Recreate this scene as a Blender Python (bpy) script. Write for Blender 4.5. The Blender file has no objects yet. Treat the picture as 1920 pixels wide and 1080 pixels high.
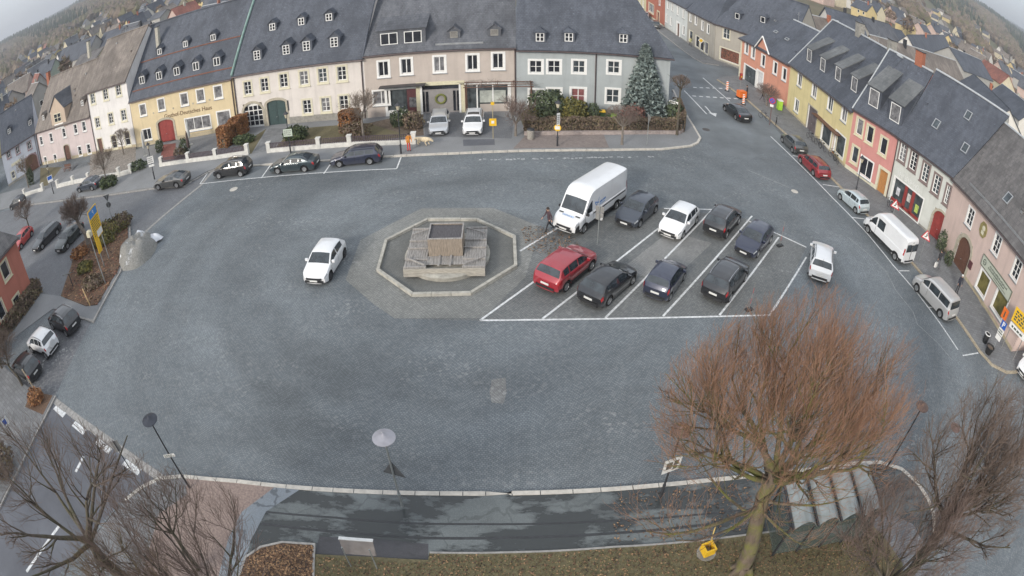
import bpy, bmesh, math, random
from mathutils import Vector, Matrix
S = bpy.context.scene
COL = S.collection
RAD = math.radians
PI = math.pi
random.seed(7)

# ---------------------------------------------------------------- lens of the tower camera (a real wide lens with barrel distortion)
LF, LK, PITCH, ROLL, CX, CY, CH = 1.25419742, 0.169778952, 0.640606781, -0.00933324382, 960.0, 559.314, 21.0
_cp, _sp, _cr, _sr = math.cos(PITCH), math.sin(PITCH), math.cos(ROLL), math.sin(ROLL)

def ray(px, py):
    x = (px - CX) / 960.0; y = -(py - CY) / 960.0
    r = math.hypot(x, y); th = (r / LF) * (1 + LK * r * r)
    s = math.sin(th) / max(r, 1e-9)
    dx, dy, dz = x * s, y * s, -math.cos(th)
    dx, dy = _cr * dx - _sr * dy, _sr * dx + _cr * dy
    return Vector((dx, dy * _sp - dz * _cp, dy * _cp + dz * _sp))

def G(px, py, z=0.0):
    """where the line of sight of a photo pixel meets the level z"""
    d = ray(px, py); t = (z - CH) / d.z
    return Vector((d.x * t, d.y * t, z))

def GL(pts, z=0.0):
    return [G(a, b, z) for a, b in pts]

def htop(P, px, py):
    """height over a ground point P of what shows at a pixel straight above it"""
    d = ray(px, py)
    return CH + math.hypot(P[0], P[1]) * d.z / math.hypot(d.x, d.y)

# ---------------------------------------------------------------- materials
MATS = {}
def lin(c):
    return tuple(((v / 12.92) if v <= 0.04045 else ((v + 0.055) / 1.055) ** 2.4) for v in c)

def _new(name):
    m = bpy.data.materials.new(name); m.use_nodes = True
    nt = m.node_tree; b = nt.nodes['Principled BSDF']
    return m, nt, b

def N(nt, typ, **kw):
    n = nt.nodes.new(typ)
    for k, v in kw.items():
        if k.startswith('i_'):
            n.inputs[k[2:].replace('_', ' ')].default_value = v
        else:
            setattr(n, k, v)
    return n

def mixc(nt, fac, a, b, mode='MIX'):
    n = nt.nodes.new('ShaderNodeMix'); n.data_type = 'RGBA'; n.blend_type = mode
    for sock, v in ((0, fac), (6, a), (7, b)):
        if hasattr(v, 'is_output') or isinstance(v, bpy.types.NodeSocket):
            nt.links.new(v, n.inputs[sock])
        else:
            if sock == 0: n.inputs[0].default_value = v
            else: n.inputs[sock].default_value = (*v[:3], 1)
    return n.outputs[2]

def mth(nt, op, a, b=None, c=None):
    n = nt.nodes.new('ShaderNodeMath'); n.operation = op
    for i, v in enumerate((a, b, c)):
        if v is None: continue
        if isinstance(v, bpy.types.NodeSocket): nt.links.new(v, n.inputs[i])
        else: n.inputs[i].default_value = v
    return n.outputs[0]

def coords(nt, kind='Object'):
    return nt.nodes.new('ShaderNodeTexCoord').outputs[kind]

def noise(nt, vec, scale, detail=4, rough=.55):
    n = nt.nodes.new('ShaderNodeTexNoise'); n.inputs['Scale'].default_value = scale
    n.inputs['Detail'].default_value = detail; n.inputs['Roughness'].default_value = rough
    if vec is not None: nt.links.new(vec, n.inputs['Vector'])
    return n.outputs[0]

def ramp(nt, fac, lo, hi):
    n = nt.nodes.new('ShaderNodeMapRange'); n.clamp = True
    n.inputs[1].default_value = lo; n.inputs[2].default_value = hi
    nt.links.new(fac, n.inputs[0])
    return n.outputs[0]

def scaled(nt, vec, sx, sy, sz):
    n = nt.nodes.new('ShaderNodeVectorMath'); n.operation = 'MULTIPLY'
    nt.links.new(vec, n.inputs[0]); n.inputs[1].default_value = (sx, sy, sz)
    return n.outputs[0]

def bump(nt, b, h, strength=.4, dist=.02):
    n = nt.nodes.new('ShaderNodeBump'); n.inputs['Strength'].default_value = strength
    n.inputs['Distance'].default_value = dist
    nt.links.new(h, n.inputs['Height']); nt.links.new(n.outputs[0], b.inputs['Normal'])

def mat(name, col, rough=.8, var=.15, scale=3.0, metal=0.0, bmp=0.0, coat=0.0, col2=None, spec=None, perobj=0.0, stretch=None):
    """a plain surface with mottled colour; var is the depth of the mottling"""
    if name in MATS: return MATS[name]
    m, nt, b = _new(name)
    co = coords(nt)
    if stretch: co = scaled(nt, co, *stretch)
    n1 = noise(nt, co, scale, 6, .6)
    a = col2 if col2 else tuple(c * (1 - var) for c in col)
    c = mixc(nt, ramp(nt, n1, .3, .7), a, col if col2 else tuple(min(1, x * (1 + var)) for x in col))
    if perobj:
        oi = nt.nodes.new('ShaderNodeObjectInfo')
        v = mth(nt, 'MULTIPLY_ADD', oi.outputs['Random'], perobj * 2, 1 - perobj)
        h = nt.nodes.new('ShaderNodeHueSaturation'); nt.links.new(v, h.inputs['Value']); nt.links.new(c, h.inputs['Color']); c = h.outputs[0]
    nt.links.new(c, b.inputs['Base Color'])
    b.inputs['Roughness'].default_value = rough; b.inputs['Metallic'].default_value = metal
    if coat: b.inputs['Coat Weight'].default_value = coat; b.inputs['Coat Roughness'].default_value = .06
    if spec is not None: b.inputs['Specular IOR Level'].default_value = spec
    if bmp: bump(nt, b, noise(nt, co, scale * 6, 4), bmp, .02)
    MATS[name] = m
    return m

def glass(name, col=(.02, .024, .03), rough=.08, spec=.6):
    if name in MATS: return MATS[name]
    m, nt, b = _new(name)
    n1 = noise(nt, coords(nt), 1.3, 2)
    c = mixc(nt, ramp(nt, n1, .35, .65), tuple(x * .6 for x in col), tuple(x * 1.5 for x in col))
    nt.links.new(c, b.inputs['Base Color']); b.inputs['Roughness'].default_value = rough
    b.inputs['Specular IOR Level'].default_value = spec
    MATS[name] = m
    return m

# ---------------------------------------------------------------- mesh building
class MB:
    def __init__(s): s.v = []; s.f = []; s.m = []
    def add(s, vs, fs, mi=0):
        o = len(s.v); s.v += [tuple(p) for p in vs]
        for f in fs: s.f.append([o + i for i in f]); s.m.append(mi)
        return s
    def box(s, x0, y0, z0, x1, y1, z1, mi=0, M=None):
        vs = [Vector(p) for p in ((x0, y0, z0), (x1, y0, z0), (x1, y1, z0), (x0, y1, z0), (x0, y0, z1), (x1, y0, z1), (x1, y1, z1), (x0, y1, z1))]
        if M is not None: vs = [M @ p for p in vs]
        return s.add(vs, [(0, 3, 2, 1), (4, 5, 6, 7), (0, 1, 5, 4), (1, 2, 6, 5), (2, 3, 7, 6), (3, 0, 4, 7)], mi)
    def cyl(s, p0, p1, r0, r1=None, n=8, mi=0, caps=True):
        p0 = Vector(p0); p1 = Vector(p1); r1 = r0 if r1 is None else r1
        d = (p1 - p0)
        if d.length < 1e-6: return s
        d.normalize(); a = d.orthogonal().normalized(); b = d.cross(a)
        vs = []
        for P, r in ((p0, r0), (p1, r1)):
            for i in range(n):
                t = 2 * PI * i / n; vs.append(P + a * (r * math.cos(t)) + b * (r * math.sin(t)))
        fs = [(i, (i + 1) % n, n + (i + 1) % n, n + i) for i in range(n)]
        if caps: fs += [tuple(range(n - 1, -1, -1)), tuple(range(n, 2 * n))]
        return s.add(vs, fs, mi)
    def tube(s, pts, r, n=6, mi=0):
        for a, b in zip(pts[:-1], pts[1:]): s.cyl(a, b, r, r, n, mi)
        return s
    def lathe(s, prof, n=16, mi=0, c=(0, 0, 0), axis='z'):
        vs = []; k = len(prof)
        for i in range(n):
            t = 2 * PI * i / n
            for r, z in prof:
                if axis == 'z': vs.append((c[0] + r * math.cos(t), c[1] + r * math.sin(t), c[2] + z))
                else: vs.append((c[0] + r * math.cos(t), c[1] + z, c[2] + r * math.sin(t)))
        fs = []
        for i in range(n):
            j = (i + 1) % n
            for q in range(k - 1):
                f = (i * k + q, j * k + q, j * k + q + 1, i * k + q + 1)
                fs.append(f if axis == 'z' else f[::-1])
        return s.add(vs, fs, mi)
    def prism(s, poly, z0, z1, mi=0, bottom=True):
        """upright prism over a plan polygon"""
        n = len(poly)
        ar = sum(poly[i][0] * poly[(i + 1) % n][1] - poly[(i + 1) % n][0] * poly[i][1] for i in range(n))
        if ar < 0: poly = poly[::-1]
        vs = [(p[0], p[1], z0) for p in poly] + [(p[0], p[1], z1) for p in poly]
        fs = [tuple(range(n, 2 * n))] + [(i, (i + 1) % n, n + (i + 1) % n, n + i) for i in range(n)]
        if bottom: fs.append(tuple(range(n - 1, -1, -1)))
        return s.add(vs, fs, mi)
    def slab(s, poly, th, mi=0):
        """a planar polygon in space given some thickness along its normal (downwards)"""
        P = [Vector(p) for p in poly]; n = Vector((0, 0, 0))
        for i in range(len(P)): n += P[i].cross(P[(i + 1) % len(P)])
        n.normalize()
        if n.z < 0: P = P[::-1]; n = -n
        k = len(P); vs = P + [p - n * th for p in P]
        fs = [tuple(range(k)), tuple(range(2 * k - 1, k - 1, -1))] + [(i, k + i, k + (i + 1) % k, (i + 1) % k) for i in range(k)]
        return s.add(vs, fs, mi)
    def ribbon(s, pts, w, z0, z1, mi=0, side=0.0):
        """a bar of width w along a plan polyline; side shifts it left(+)/right(-) in widths"""
        P = [Vector((p[0], p[1])) for p in pts]; L = []; Rr = []
        for i, p in enumerate(P):
            d0 = (P[i] - P[i - 1]).normalized() if i else (P[1] - P[0]).normalized()
            d1 = (P[i + 1] - P[i]).normalized() if i < len(P) - 1 else d0
            d = (d0 + d1)
            d = d.normalized() if d.length > 1e-6 else d0
            nn = Vector((-d.y, d.x)) / max(.5, d.dot(d0))
            L.append(p + nn * w * (.5 + side)); Rr.append(p - nn * w * (.5 - side))
        for i in range(len(P) - 1):
            a, b, c, d = Rr[i], Rr[i + 1], L[i + 1], L[i]
            vs = [(q.x, q.y, z) for z in (z0, z1) for q in (a, b, c, d)]
            fs = [(4, 5, 6, 7), (0, 1, 5, 4), (2, 3, 7, 6)]
            if i == 0: fs.append((3, 0, 4, 7))
            if i == len(P) - 2: fs.append((1, 2, 6, 5))
            s.add(vs, fs, mi)
        return s
    def build(s, name, mats, parent=None, smooth=False, loc=None, rz=0.0, sharp=None):
        me = bpy.data.meshes.new(name); me.from_pydata(s.v, [], s.f)
        for m in (mats if isinstance(mats, (list, tuple)) else [mats]): me.materials.append(m)
        if any(s.m): me.polygons.foreach_set('material_index', s.m)
        if smooth:
            me.polygons.foreach_set('use_smooth', [True] * len(me.polygons))
            if sharp: me.set_sharp_from_angle(angle=RAD(sharp))
        me.update()
        o = bpy.data.objects.new(name, me); COL.objects.link(o)
        if parent: o.parent = parent
        if loc is not None: o.location = loc
        o.rotation_euler[2] = rz
        return o

def tag(o, label, cat=None, group=None, kind=None):
    if label: o['label'] = label
    if cat: o['category'] = cat
    if group: o['group'] = group
    if kind: o['kind'] = kind
    return o

def thing(name, label, cat, loc=(0, 0, 0), rz=0.0, group=None):
    o = bpy.data.objects.new(name, None); COL.objects.link(o); o.empty_display_size = .3
    o.location = loc; o.rotation_euler[2] = rz
    return tag(o, label, cat, group)

def struct(o):
    o['kind'] = 'structure'; return o

KIDS = {}
def dup(root, loc, rz, label, group=None):
    """a copy of a thing, of each of its parts and of their sub-parts"""
    if not KIDS:
        pass
    r = root.copy(); COL.objects.link(r); r.location = loc; r.rotation_euler[2] = rz; r['label'] = label
    if group: r['group'] = group
    for ch in list(root.children):
        c = ch.copy(); COL.objects.link(c); c.parent = r
        for g in list(ch.children):
            d = g.copy(); COL.objects.link(d); d.parent = c
    return r
# ================================================================ THE SETTING
def cobble_mat(name, c1, c2, mortar, speck=.5, wear=1.0, bw=.14, bh=.11, fan=.45, period=1.9):
    m, nt, b = _new(name)
    co = coords(nt)
    sep = nt.nodes.new('ShaderNodeSeparateXYZ'); nt.links.new(co, sep.inputs[0])
    wob = mth(nt, 'MULTIPLY', noise(nt, co, .35, 2), .8)
    xx = mth(nt, 'ADD', sep.outputs[0], wob)
    arc = mth(nt, 'ABSOLUTE', mth(nt, 'SINE', mth(nt, 'MULTIPLY', xx, PI / period)))
    yy = mth(nt, 'MULTIPLY_ADD', arc, fan, sep.outputs[1])
    cmb = nt.nodes.new('ShaderNodeCombineXYZ'); nt.links.new(sep.outputs[0], cmb.inputs[0]); nt.links.new(yy, cmb.inputs[1])
    br = nt.nodes.new('ShaderNodeTexBrick'); nt.links.new(cmb.outputs[0], br.inputs['Vector'])
    br.inputs['Scale'].default_value = 1.0; br.inputs['Brick Width'].default_value = bw; br.inputs['Row Height'].default_value = bh
    br.inputs['Mortar Size'].default_value = .013; br.inputs['Mortar Smooth'].default_value = .6
    br.inputs['Color1'].default_value = (*c1, 1); br.inputs['Color2'].default_value = (*c2, 1); br.inputs['Mortar'].default_value = (*mortar, 1)
    big = noise(nt, scaled(nt, co, .055, .10, 1), 1.0, 6, .62)
    mid = noise(nt, scaled(nt, co, .5, .9, 1), 1.0, 5, .6)
    k = mth(nt, 'ADD', mth(nt, 'MULTIPLY', ramp(nt, big, .33, .67), .34 * wear), mth(nt, 'MULTIPLY', ramp(nt, mid, .3, .7), .22 * wear))
    k = mth(nt, 'ADD', k, 1 - .34 * wear)
    # bands worn and darkened by years of traffic circling the fountain
    rx = mth(nt, 'ADD', sep.outputs[0], 3.0); ry = mth(nt, 'ADD', sep.outputs[1], -32.0)
    rr_ = mth(nt, 'SQRT', mth(nt, 'ADD', mth(nt, 'MULTIPLY', rx, rx), mth(nt, 'MULTIPLY', ry, ry)))
    an_ = mth(nt, 'ARCTAN2', rx, ry)
    cv = nt.nodes.new('ShaderNodeCombineXYZ'); nt.links.new(mth(nt, 'MULTIPLY', rr_, .24), cv.inputs[0]); nt.links.new(mth(nt, 'MULTIPLY', mth(nt, 'SINE', an_), .8), cv.inputs[1]); nt.links.new(mth(nt, 'MULTIPLY', mth(nt, 'COSINE', an_), .8), cv.inputs[2])
    band = ramp(nt, noise(nt, cv.outputs[0], 1.0, 5, .55), .36, .64)
    k = mth(nt, 'ADD', mth(nt, 'MULTIPLY', k, .86), mth(nt, 'MULTIPLY_ADD', band, .30 * wear, -.08 * wear))
    cc = mixc(nt, 1.0, br.outputs[0], (1, 1, 1), 'MULTIPLY')
    g = nt.nodes.new('ShaderNodeCombineColor'); [nt.links.new(k, g.inputs[i]) for i in range(3)]
    cc = mixc(nt, 1.0, br.outputs[0], g.outputs[0], 'MULTIPLY')
    # scattered pale stones and grit
    vo = nt.nodes.new('ShaderNodeTexVoronoi'); vo.inputs['Scale'].default_value = 6.5; nt.links.new(co, vo.inputs['Vector'])
    wn = nt.nodes.new('ShaderNodeTexWhiteNoise'); nt.links.new(vo.outputs['Color'], wn.inputs['Vector'])
    patch = ramp(nt, noise(nt, scaled(nt, co, .16, .3, 1), 1.0, 4), .47, .66)
    sp = mth(nt, 'MULTIPLY', ramp(nt, wn.outputs[0], .80, .97), mth(nt, 'MULTIPLY', patch, speck))
    cc = mixc(nt, sp, cc, (.42, .42, .41))
    nt.links.new(cc, b.inputs['Base Color'])
    nt.links.new(mth(nt, 'MULTIPLY_ADD', mid, .25, .55), b.inputs['Roughness'])
    bump(nt, b, br.outputs['Fac'], -.35, .015)
    MATS[name] = m
    return m

def asphalt_mat(name, col, wet=0.0, crack=0.0, var=.25):
    m, nt, b = _new(name); co = coords(nt)
    big = noise(nt, co, .22, 5, .6); fine = noise(nt, co, 24, 3)
    c = mixc(nt, ramp(nt, big, .35, .65), tuple(x * (1 - var) for x in col), tuple(x * (1 + var) for x in col))
    c = mixc(nt, mth(nt, 'MULTIPLY', ramp(nt, fine, .45, .75), .35), c, tuple(x * 2.0 for x in col))
    rg = mth(nt, 'MULTIPLY_ADD', fine, .2, .7)
    if wet:
        w = ramp(nt, noise(nt, scaled(nt, co, .26, .62, 1), 1.0, 7, .66), .45, .51)
        w = mth(nt, 'MULTIPLY', w, wet)
        c = mixc(nt, w, c, tuple(x * .30 for x in col))
        rg = mth(nt, 'MULTIPLY_ADD', w, -.62, .80)
    if crack:
        vo = nt.nodes.new('ShaderNodeTexVoronoi'); vo.feature = 'DISTANCE_TO_EDGE'; vo.inputs['Scale'].default_value = .42
        wv = nt.nodes.new('ShaderNodeVectorMath'); wv.operation = 'ADD'; nt.links.new(co, wv.inputs[0])
        nz = nt.nodes.new('ShaderNodeTexNoise'); nz.inputs['Scale'].default_value = 1.5; nt.links.new(co, nz.inputs['Vector']); nt.links.new(nz.outputs[1], wv.inputs[1])
        nt.links.new(wv.outputs[0], vo.inputs['Vector'])
        ck = mth(nt, 'MULTIPLY', ramp(nt, vo.outputs[0], .03, .012), crack)
        c = mixc(nt, ck, c, tuple(x * .3 for x in col))
    nt.links.new(c, b.inputs['Base Color']); nt.links.new(rg, b.inputs['Roughness'])
    bump(nt, b, fine, .2, .01)
    MATS[name] = m
    return m

def paver_mat(name, c1, c2, mortar, bw, bh, rot=0.0, rough=.8):
    m, nt, b = _new(name); co = coords(nt)
    if rot:
        vr = nt.nodes.new('ShaderNodeVectorRotate'); vr.rotation_type = 'Z_AXIS'; vr.inputs['Angle'].default_value = rot
        nt.links.new(co, vr.inputs[0]); cv = vr.outputs[0]
    else: cv = co
    br = nt.nodes.new('ShaderNodeTexBrick'); nt.links.new(cv, br.inputs['Vector'])
    br.inputs['Scale'].default_value = 1.0; br.inputs['Brick Width'].default_value = bw; br.inputs['Row Height'].default_value = bh
    br.inputs['Mortar Size'].default_value = .012
    br.inputs['Color1'].default_value = (*c1, 1); br.inputs['Color2'].default_value = (*c2, 1); br.inputs['Mortar'].default_value = (*mortar, 1)
    n = noise(nt, co, .6, 6, .65)
    c = mixc(nt, mth(nt, 'MULTIPLY', ramp(nt, n, .35, .7), .4), br.outputs[0], tuple(x * .5 for x in c1))
    nt.links.new(c, b.inputs['Base Color']); b.inputs['Roughness'].default_value = rough
    bump(nt, b, br.outputs['Fac'], -.3, .01)
    MATS[name] = m
    return m

M_sq = cobble_mat('cobbles', (.148, .170, .184), (.214, .236, .248), (.074, .082, .089), speck=.28)
M_cob2 = cobble_mat('cobbles_light', (.24, .24, .235), (.33, .33, .315), (.12, .122, .12), speck=.5, bw=.12, bh=.1)
M_cob3 = cobble_mat('cobbles_dark', (.12, .125, .135), (.20, .205, .215), (.06, .062, .068), speck=.9, bw=.18, bh=.14, fan=0)
M_cob4 = cobble_mat('cobbles_bay', (.150, .160, .160), (.22, .226, .222), (.075, .08, .08), speck=.3)
M_cob5 = cobble_mat('cobbles_ring', (.215, .222, .212), (.30, .302, .285), (.108, .11, .105), speck=.35, wear=.8)
M_asph = asphalt_mat('asphalt_street', (.14, .155, .165))
M_lane = asphalt_mat('asphalt_lane', (.105, .11, .125))
M_plat = asphalt_mat('asphalt_platform', (.125, .14, .142), wet=.95, crack=.35)
M_pav = asphalt_mat('pavement_grey', (.20, .205, .21), var=.15)
M_pavb = paver_mat('pavement_brown', (.235, .195, .178), (.30, .255, .232), (.16, .14, .13), .22, .12)
M_pavg = paver_mat('pavement_slab', (.175, .18, .185), (.23, .235, .24), (.10, .10, .105), .45, .3, .35)
M_drive = paver_mat('drive_pavers', (.165, .172, .185), (.21, .217, .23), (.11, .115, .12), .22, .12, .8)
M_path = asphalt_mat('path_blue_grey', (.20, .225, .25), crack=.6, var=.15)
M_grav = mat('red_gravel', (.26, .20, .175), .95, .3, 9, bmp=.6)
M_kerb = mat('granite_kerb', (.50, .47, .42), .75, .2, 3)
M_kerbd = mat('dark_kerb', (.30, .29, .275), .8, .25, 4)
M_white = mat('road_paint', (.62, .63, .63), .6, .32, 5)
M_lawn = mat('winter_lawn', (.175, .15, .085), .95, .4, 7, bmp=.9, col2=(.095, .085, .045))
M_dead = mat('dead_leaf_bed', (.20, .12, .075), .95, .5, 9, bmp=1.0, col2=(.075, .05, .035))
M_soil = mat('soil', (.13, .10, .075), .95, .4, 5, bmp=.8)

def sheet(name, pix, z, m, world=None):
    P = world if world else GL(pix)
    mb = MB(); n = len(P)
    ar = sum(P[i][0] * P[(i + 1) % n][1] - P[(i + 1) % n][0] * P[i][1] for i in range(n))
    if ar < 0: P = P[::-1]
    mb.add([(p[0], p[1], z) for p in P], [tuple(range(n))])
    return struct(mb.build(name, m))

def raised(name, pix, z1, m, world=None):
    P = world if world else GL(pix)
    mb = MB(); mb.prism([(p[0], p[1]) for p in P], -.06, z1, 0, False)
    return struct(mb.build(name, m))

def kerb(name, pix, w=.24, z=.13, m=None, world=None, side=0.0, joints=True):
    P = world if world else GL(pix, .1)
    mb = MB(); rnd = random.Random(len(P) * 7 + int(P[0][0]))
    if not joints: mb.ribbon(P, w, -.05, z, 0, side)
    else:                                         # single granite stones with thin joints
        Q = [Vector((p[0], p[1])) for p in P]; acc = []; need = rnd.uniform(.9, 1.4)
        pts = [Q[0]]; run = 0.0
        for a, b in zip(Q[:-1], Q[1:]):
            L = (b - a).length; t = 0.0
            while run + (L - t) >= need:
                t += need - run; q = a + (b - a) * (t / L); pts.append(q)
                g = (b - a).normalized() * .018
                pts[-1] = q - g
                if len(pts) > 1 and (pts[-1] - pts[0]).length > .05: mb.ribbon(pts, w, -.05, z + rnd.uniform(-.006, .006), 0, side)
                pts = [q + g]; run = 0.0; need = rnd.uniform(.9, 1.4)
            run += L - t; pts.append(b)
        if len(pts) > 1 and (pts[-1] - pts[0]).length > .05: mb.ribbon(pts, w, -.05, z, 0, side)
    return struct(mb.build(name, m or M_kerb))

def line(mb, a, b, w, z=.010):
    A = G(*a); B = G(*b); mb.ribbon([A, B], w, z - .004, z); return mb

# far land: one sheet to the horizon, then hills
def hill_h(az, d):
    """height of the land at bearing az (deg, 0 = straight ahead, + right) and distance d"""
    t = max(0.0, min(1.0, (d - 420) / 1900.0)); t = t * t * (3 - 2 * t)
    top = 118 + 26 * math.sin(az * .055 + 1.0) + 14 * math.sin(az * .17 + .4) + 6 * math.sin(az * .45)
    t2 = max(0.0, min(1.0, (d - 2400) / 2200.0)); t2 = t2 * t2 * (3 - 2 * t2)
    far = (90 + 30 * math.sin(az * .04 - .6)) * t2
    return -6 * max(0, min(1, (d - 70) / 80)) * 0 + top * t + far

def build_land():
    m, nt, b = _new('fields'); co = coords(nt)
    n1 = noise(nt, co, .004, 5); n2 = noise(nt, co, .05, 5)
    c = mixc(nt, ramp(nt, n1, .42, .58), (.12, .115, .055), (.15, .115, .075))
    c = mixc(nt, mth(nt, 'MULTIPLY', ramp(nt, n2, .4, .7), .6), c, (.075, .08, .04))
    nt.links.new(c, b.inputs['Base Color']); b.inputs['Roughness'].default_value = .95
    mb = MB(); na = 120; ds = [0.0, 60, 160, 300, 420, 520, 640, 800, 1000, 1250, 1500, 1750, 2000, 2300, 2600, 3000, 3400, 3900, 4600, 6500]
    rows = []
    for i, d in enumerate(ds):
        row = []
        for k in range(na):
            az = -180 + 360.0 * k / na
            x, y = d * math.sin(RAD(az)), d * math.cos(RAD(az))
            row.append(len(mb.v)); mb.v.append((x, y, hill_h(az, d) - .12))
        rows.append(row)
    for r0, r1 in zip(rows[:-1], rows[1:]):
        for k in range(na):
            j = (k + 1) % na
            if r0 is rows[0]: mb.f.append([r0[0], r1[j], r1[k]])
            else: mb.f.append([r0[k], r0[j], r1[j], r1[k]])
            mb.m.append(0)
    for f in mb.f: f.reverse()
    struct(mb.build('ground', m, smooth=True))
build_land()

# the cobbled square
sheet('market_square', None, 0.0, M_sq, [(-120, -25), (75, -25), (75, 62), (40, 175), (10, 175), (-5, 95), (-120, 95)])

# streets in asphalt
sheet('street', [(1318, 262), (1285, 205), (1245, 140), (1210, 95), (1150, 0), (1185, -2), (1215, 27), (1250, 62), (1300, 105), (1345, 146), (1365, 165), (1440, 225), (1475, 265), (1405, 300), (1350, 285)], .004, M_asph)
sheet('side_street', [(1300, 105), (1345, 148), (1372, 150), (1420, 150), (1420, 120), (1330, 118)], .006, M_asph)
sheet('near_street', [(97, 748), (297, 893), (225, 945), (160, 1010), (90, 1110), (-250, 1110), (-160, 1000), (0, 930)], .004, M_lane)
sheet('bay_paving', [(104, 742), (170, 606), (128, 588), (118, 590), (20, 700), (60, 735)], .004, M_cob3)
sheet('left_lane', [(-60, 420), (40, 386), (120, 376), (216, 364), (300, 352), (345, 349), (414, 301), (376, 346), (262, 442), (243, 425), (226, 410), (190, 417), (160, 449), (130, 510), (110, 560), (20, 545), (-60, 520)], .004, M_drive)
sheet('parking_strip', [(376, 345), (744, 317), (755, 296), (410, 312)], .004, M_asph)

# around the covered fountain and under the parked cars
sheet('fountain_paving', [(648, 525), (676, 450), (790, 391), (925, 390), (1010, 424), (1040, 440), (1115, 410), (1245, 390), (1400, 410), (1512, 462), (1455, 585), (1440, 592), (900, 601), (740, 597), (700, 570)], .004, M_cob4)
sheet('fountain_ring', [(648, 525), (676, 450), (790, 391), (925, 390), (1010, 424), (1000, 470), (985, 520), (905, 596), (740, 597), (700, 570)], .008, M_cob5)
sheet('worn_paving', [(1255, 434), (1335, 456), (1255, 530), (1160, 508)], .008, M_cob2)
sheet('patch_of_pale_stones', [(922, 712), (948, 708), (950, 735), (944, 757), (922, 755), (918, 735)], .004, M_cob2)

# pavements
back = [(1313, 258), (1308, 267), (1295, 273), (1240, 279), (1130, 280.5), (1050, 281), (960, 282.5), (860, 286.5), (716, 293.5), (610, 300.5), (480, 309.5), (412, 314)]
raised('pavement', back + [(390, 322), (345, 347), (290, 352), (216, 363), (110, 376), (35, 386), (-30, 400), (-25, 372), (70, 346), (262, 280), (440, 245), (683, 212), (968, 206), (1250, 222), (1262, 175), (1268, 160), (1285, 212)], .11, M_pav)
kerb('kerb', back)
kerb('kerb', [(1313, 258), (1300, 236), (1286, 214), (1272, 190), (1262, 168)], .2)
kerb('kerb', [(412, 314), (391, 322), (345, 347.5), (290, 352.5), (216, 363.5), (110, 376.5), (35, 386.5)], .2, .10, M_kerbd)
sheet('brown_paving', [(962, 281), (1045, 279.5), (1142, 279), (1131, 253), (985, 256)], .116, M_pavb)
sheet('dark_patch', [(868, 264), (927, 263), (928, 274), (869, 276)], .116, M_lane)
sheet('driveway', [(796, 258), (960, 262), (962, 225), (905, 213), (800, 207)], .118, M_drive)
sheet('house_path', [(473, 290), (510, 283), (548, 243), (505, 242)], .118, M_pavg)

right_k = [(1345, 149), (1362, 160), (1400, 186), (1432, 214), (1462, 240), (1500, 276), (1530, 305), (1560, 334), (1578, 352), (1640, 417), (1715, 497), (1760, 552), (1798, 600), (1837, 657), (1860, 683), (1887, 697), (1903, 697), (1925, 690)]
raised('pavement', right_k + [(1960, 655), (1893, 632), (1840, 575), (1800, 500), (1757, 450), (1661, 368), (1584, 312), (1476, 198), (1385, 142), (1372, 144), (1352, 145)], .11, M_pavg)
kerb('kerb', right_k, .22, .125, mat('kerb_ochre', (.36, .31, .23), .8, .25, 4))
far_k = [(1348, 122), (1318, 118), (1300, 108), (1275, 90), (1240, 62), (1215, 40), (1190, 18), (1172, 2)]
raised('pavement', far_k + [(1178, 0), (1212, 25), (1246, 50), (1287, 77), (1338, 110), (1387, 129)], .10, M_pavg)
kerb('kerb', far_k, .2, .12, M_kerbd)

# the platform along the near edge
near_k = [(235, 938), (265, 914), (300, 897), (340, 893), (440, 902), (560, 914.5), (700, 922.5), (850, 925.5), (960, 925), (1120, 919), (1240, 909.5), (1330, 900.5), (1430, 890), (1540, 878), (1600, 869), (1650, 867), (1690, 879), (1720, 905), (1740, 935), (1750, 962), (1752, 1000)]
raised('platform', near_k + [(1760, 1110), (150, 1110), (175, 1010)], .10, M_plat)
kerb('kerb', near_k, .22, .125)
sheet('red_gravel_bed', [(352, 899), (520, 913), (456, 962), (432, 1012), (405, 1110), (260, 1110), (300, 960)], .107, M_grav)
sheet('blue_grey_path', [(520, 913), (566, 919), (500, 962), (474, 1012), (462, 1050), (440, 1110), (405, 1110), (430, 1012), (455, 962)], .109, M_path)
sheet('small_pavers', [(235, 942), (300, 900), (350, 897), (352, 930), (300, 965), (262, 1110), (150, 1110), (175, 1012)], .108, M_pavg)
sheet('granite_sett_path', [(1610, 975), (1660, 962), (1710, 985), (1740, 1040), (1750, 1110), (1690, 1110), (1680, 1050), (1650, 1005)], .107, M_cob3)
# beds and lawn at the foot of the picture
raised('leaf_bed', [(440, 1110), (462, 1048), (490, 1028), (530, 1019), (590, 1023), (590, 1045), (586, 1110)], .17, M_dead)
kerb('kerb', [(440, 1110), (462, 1046), (490, 1027), (530, 1018), (590, 1022), (588, 1110)], .10, .2, M_kerbd, joints=False)
raised('lawn', [(593, 1042), (700, 1047), (804, 1053), (806, 1038), (960, 1038), (1150, 1028), (1310, 1016), (1400, 1005), (1480, 995), (1560, 978), (1620, 975), (1655, 1010), (1690, 1060), (1690, 1120), (590, 1120)], .15, M_lawn)
kerb('kerb', [(806, 1037), (960, 1036.5), (1150, 1026.5), (1310, 1014.5), (1400, 1003.5), (1480, 993.5)], .09, .16, M_kerbd, joints=False)

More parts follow.
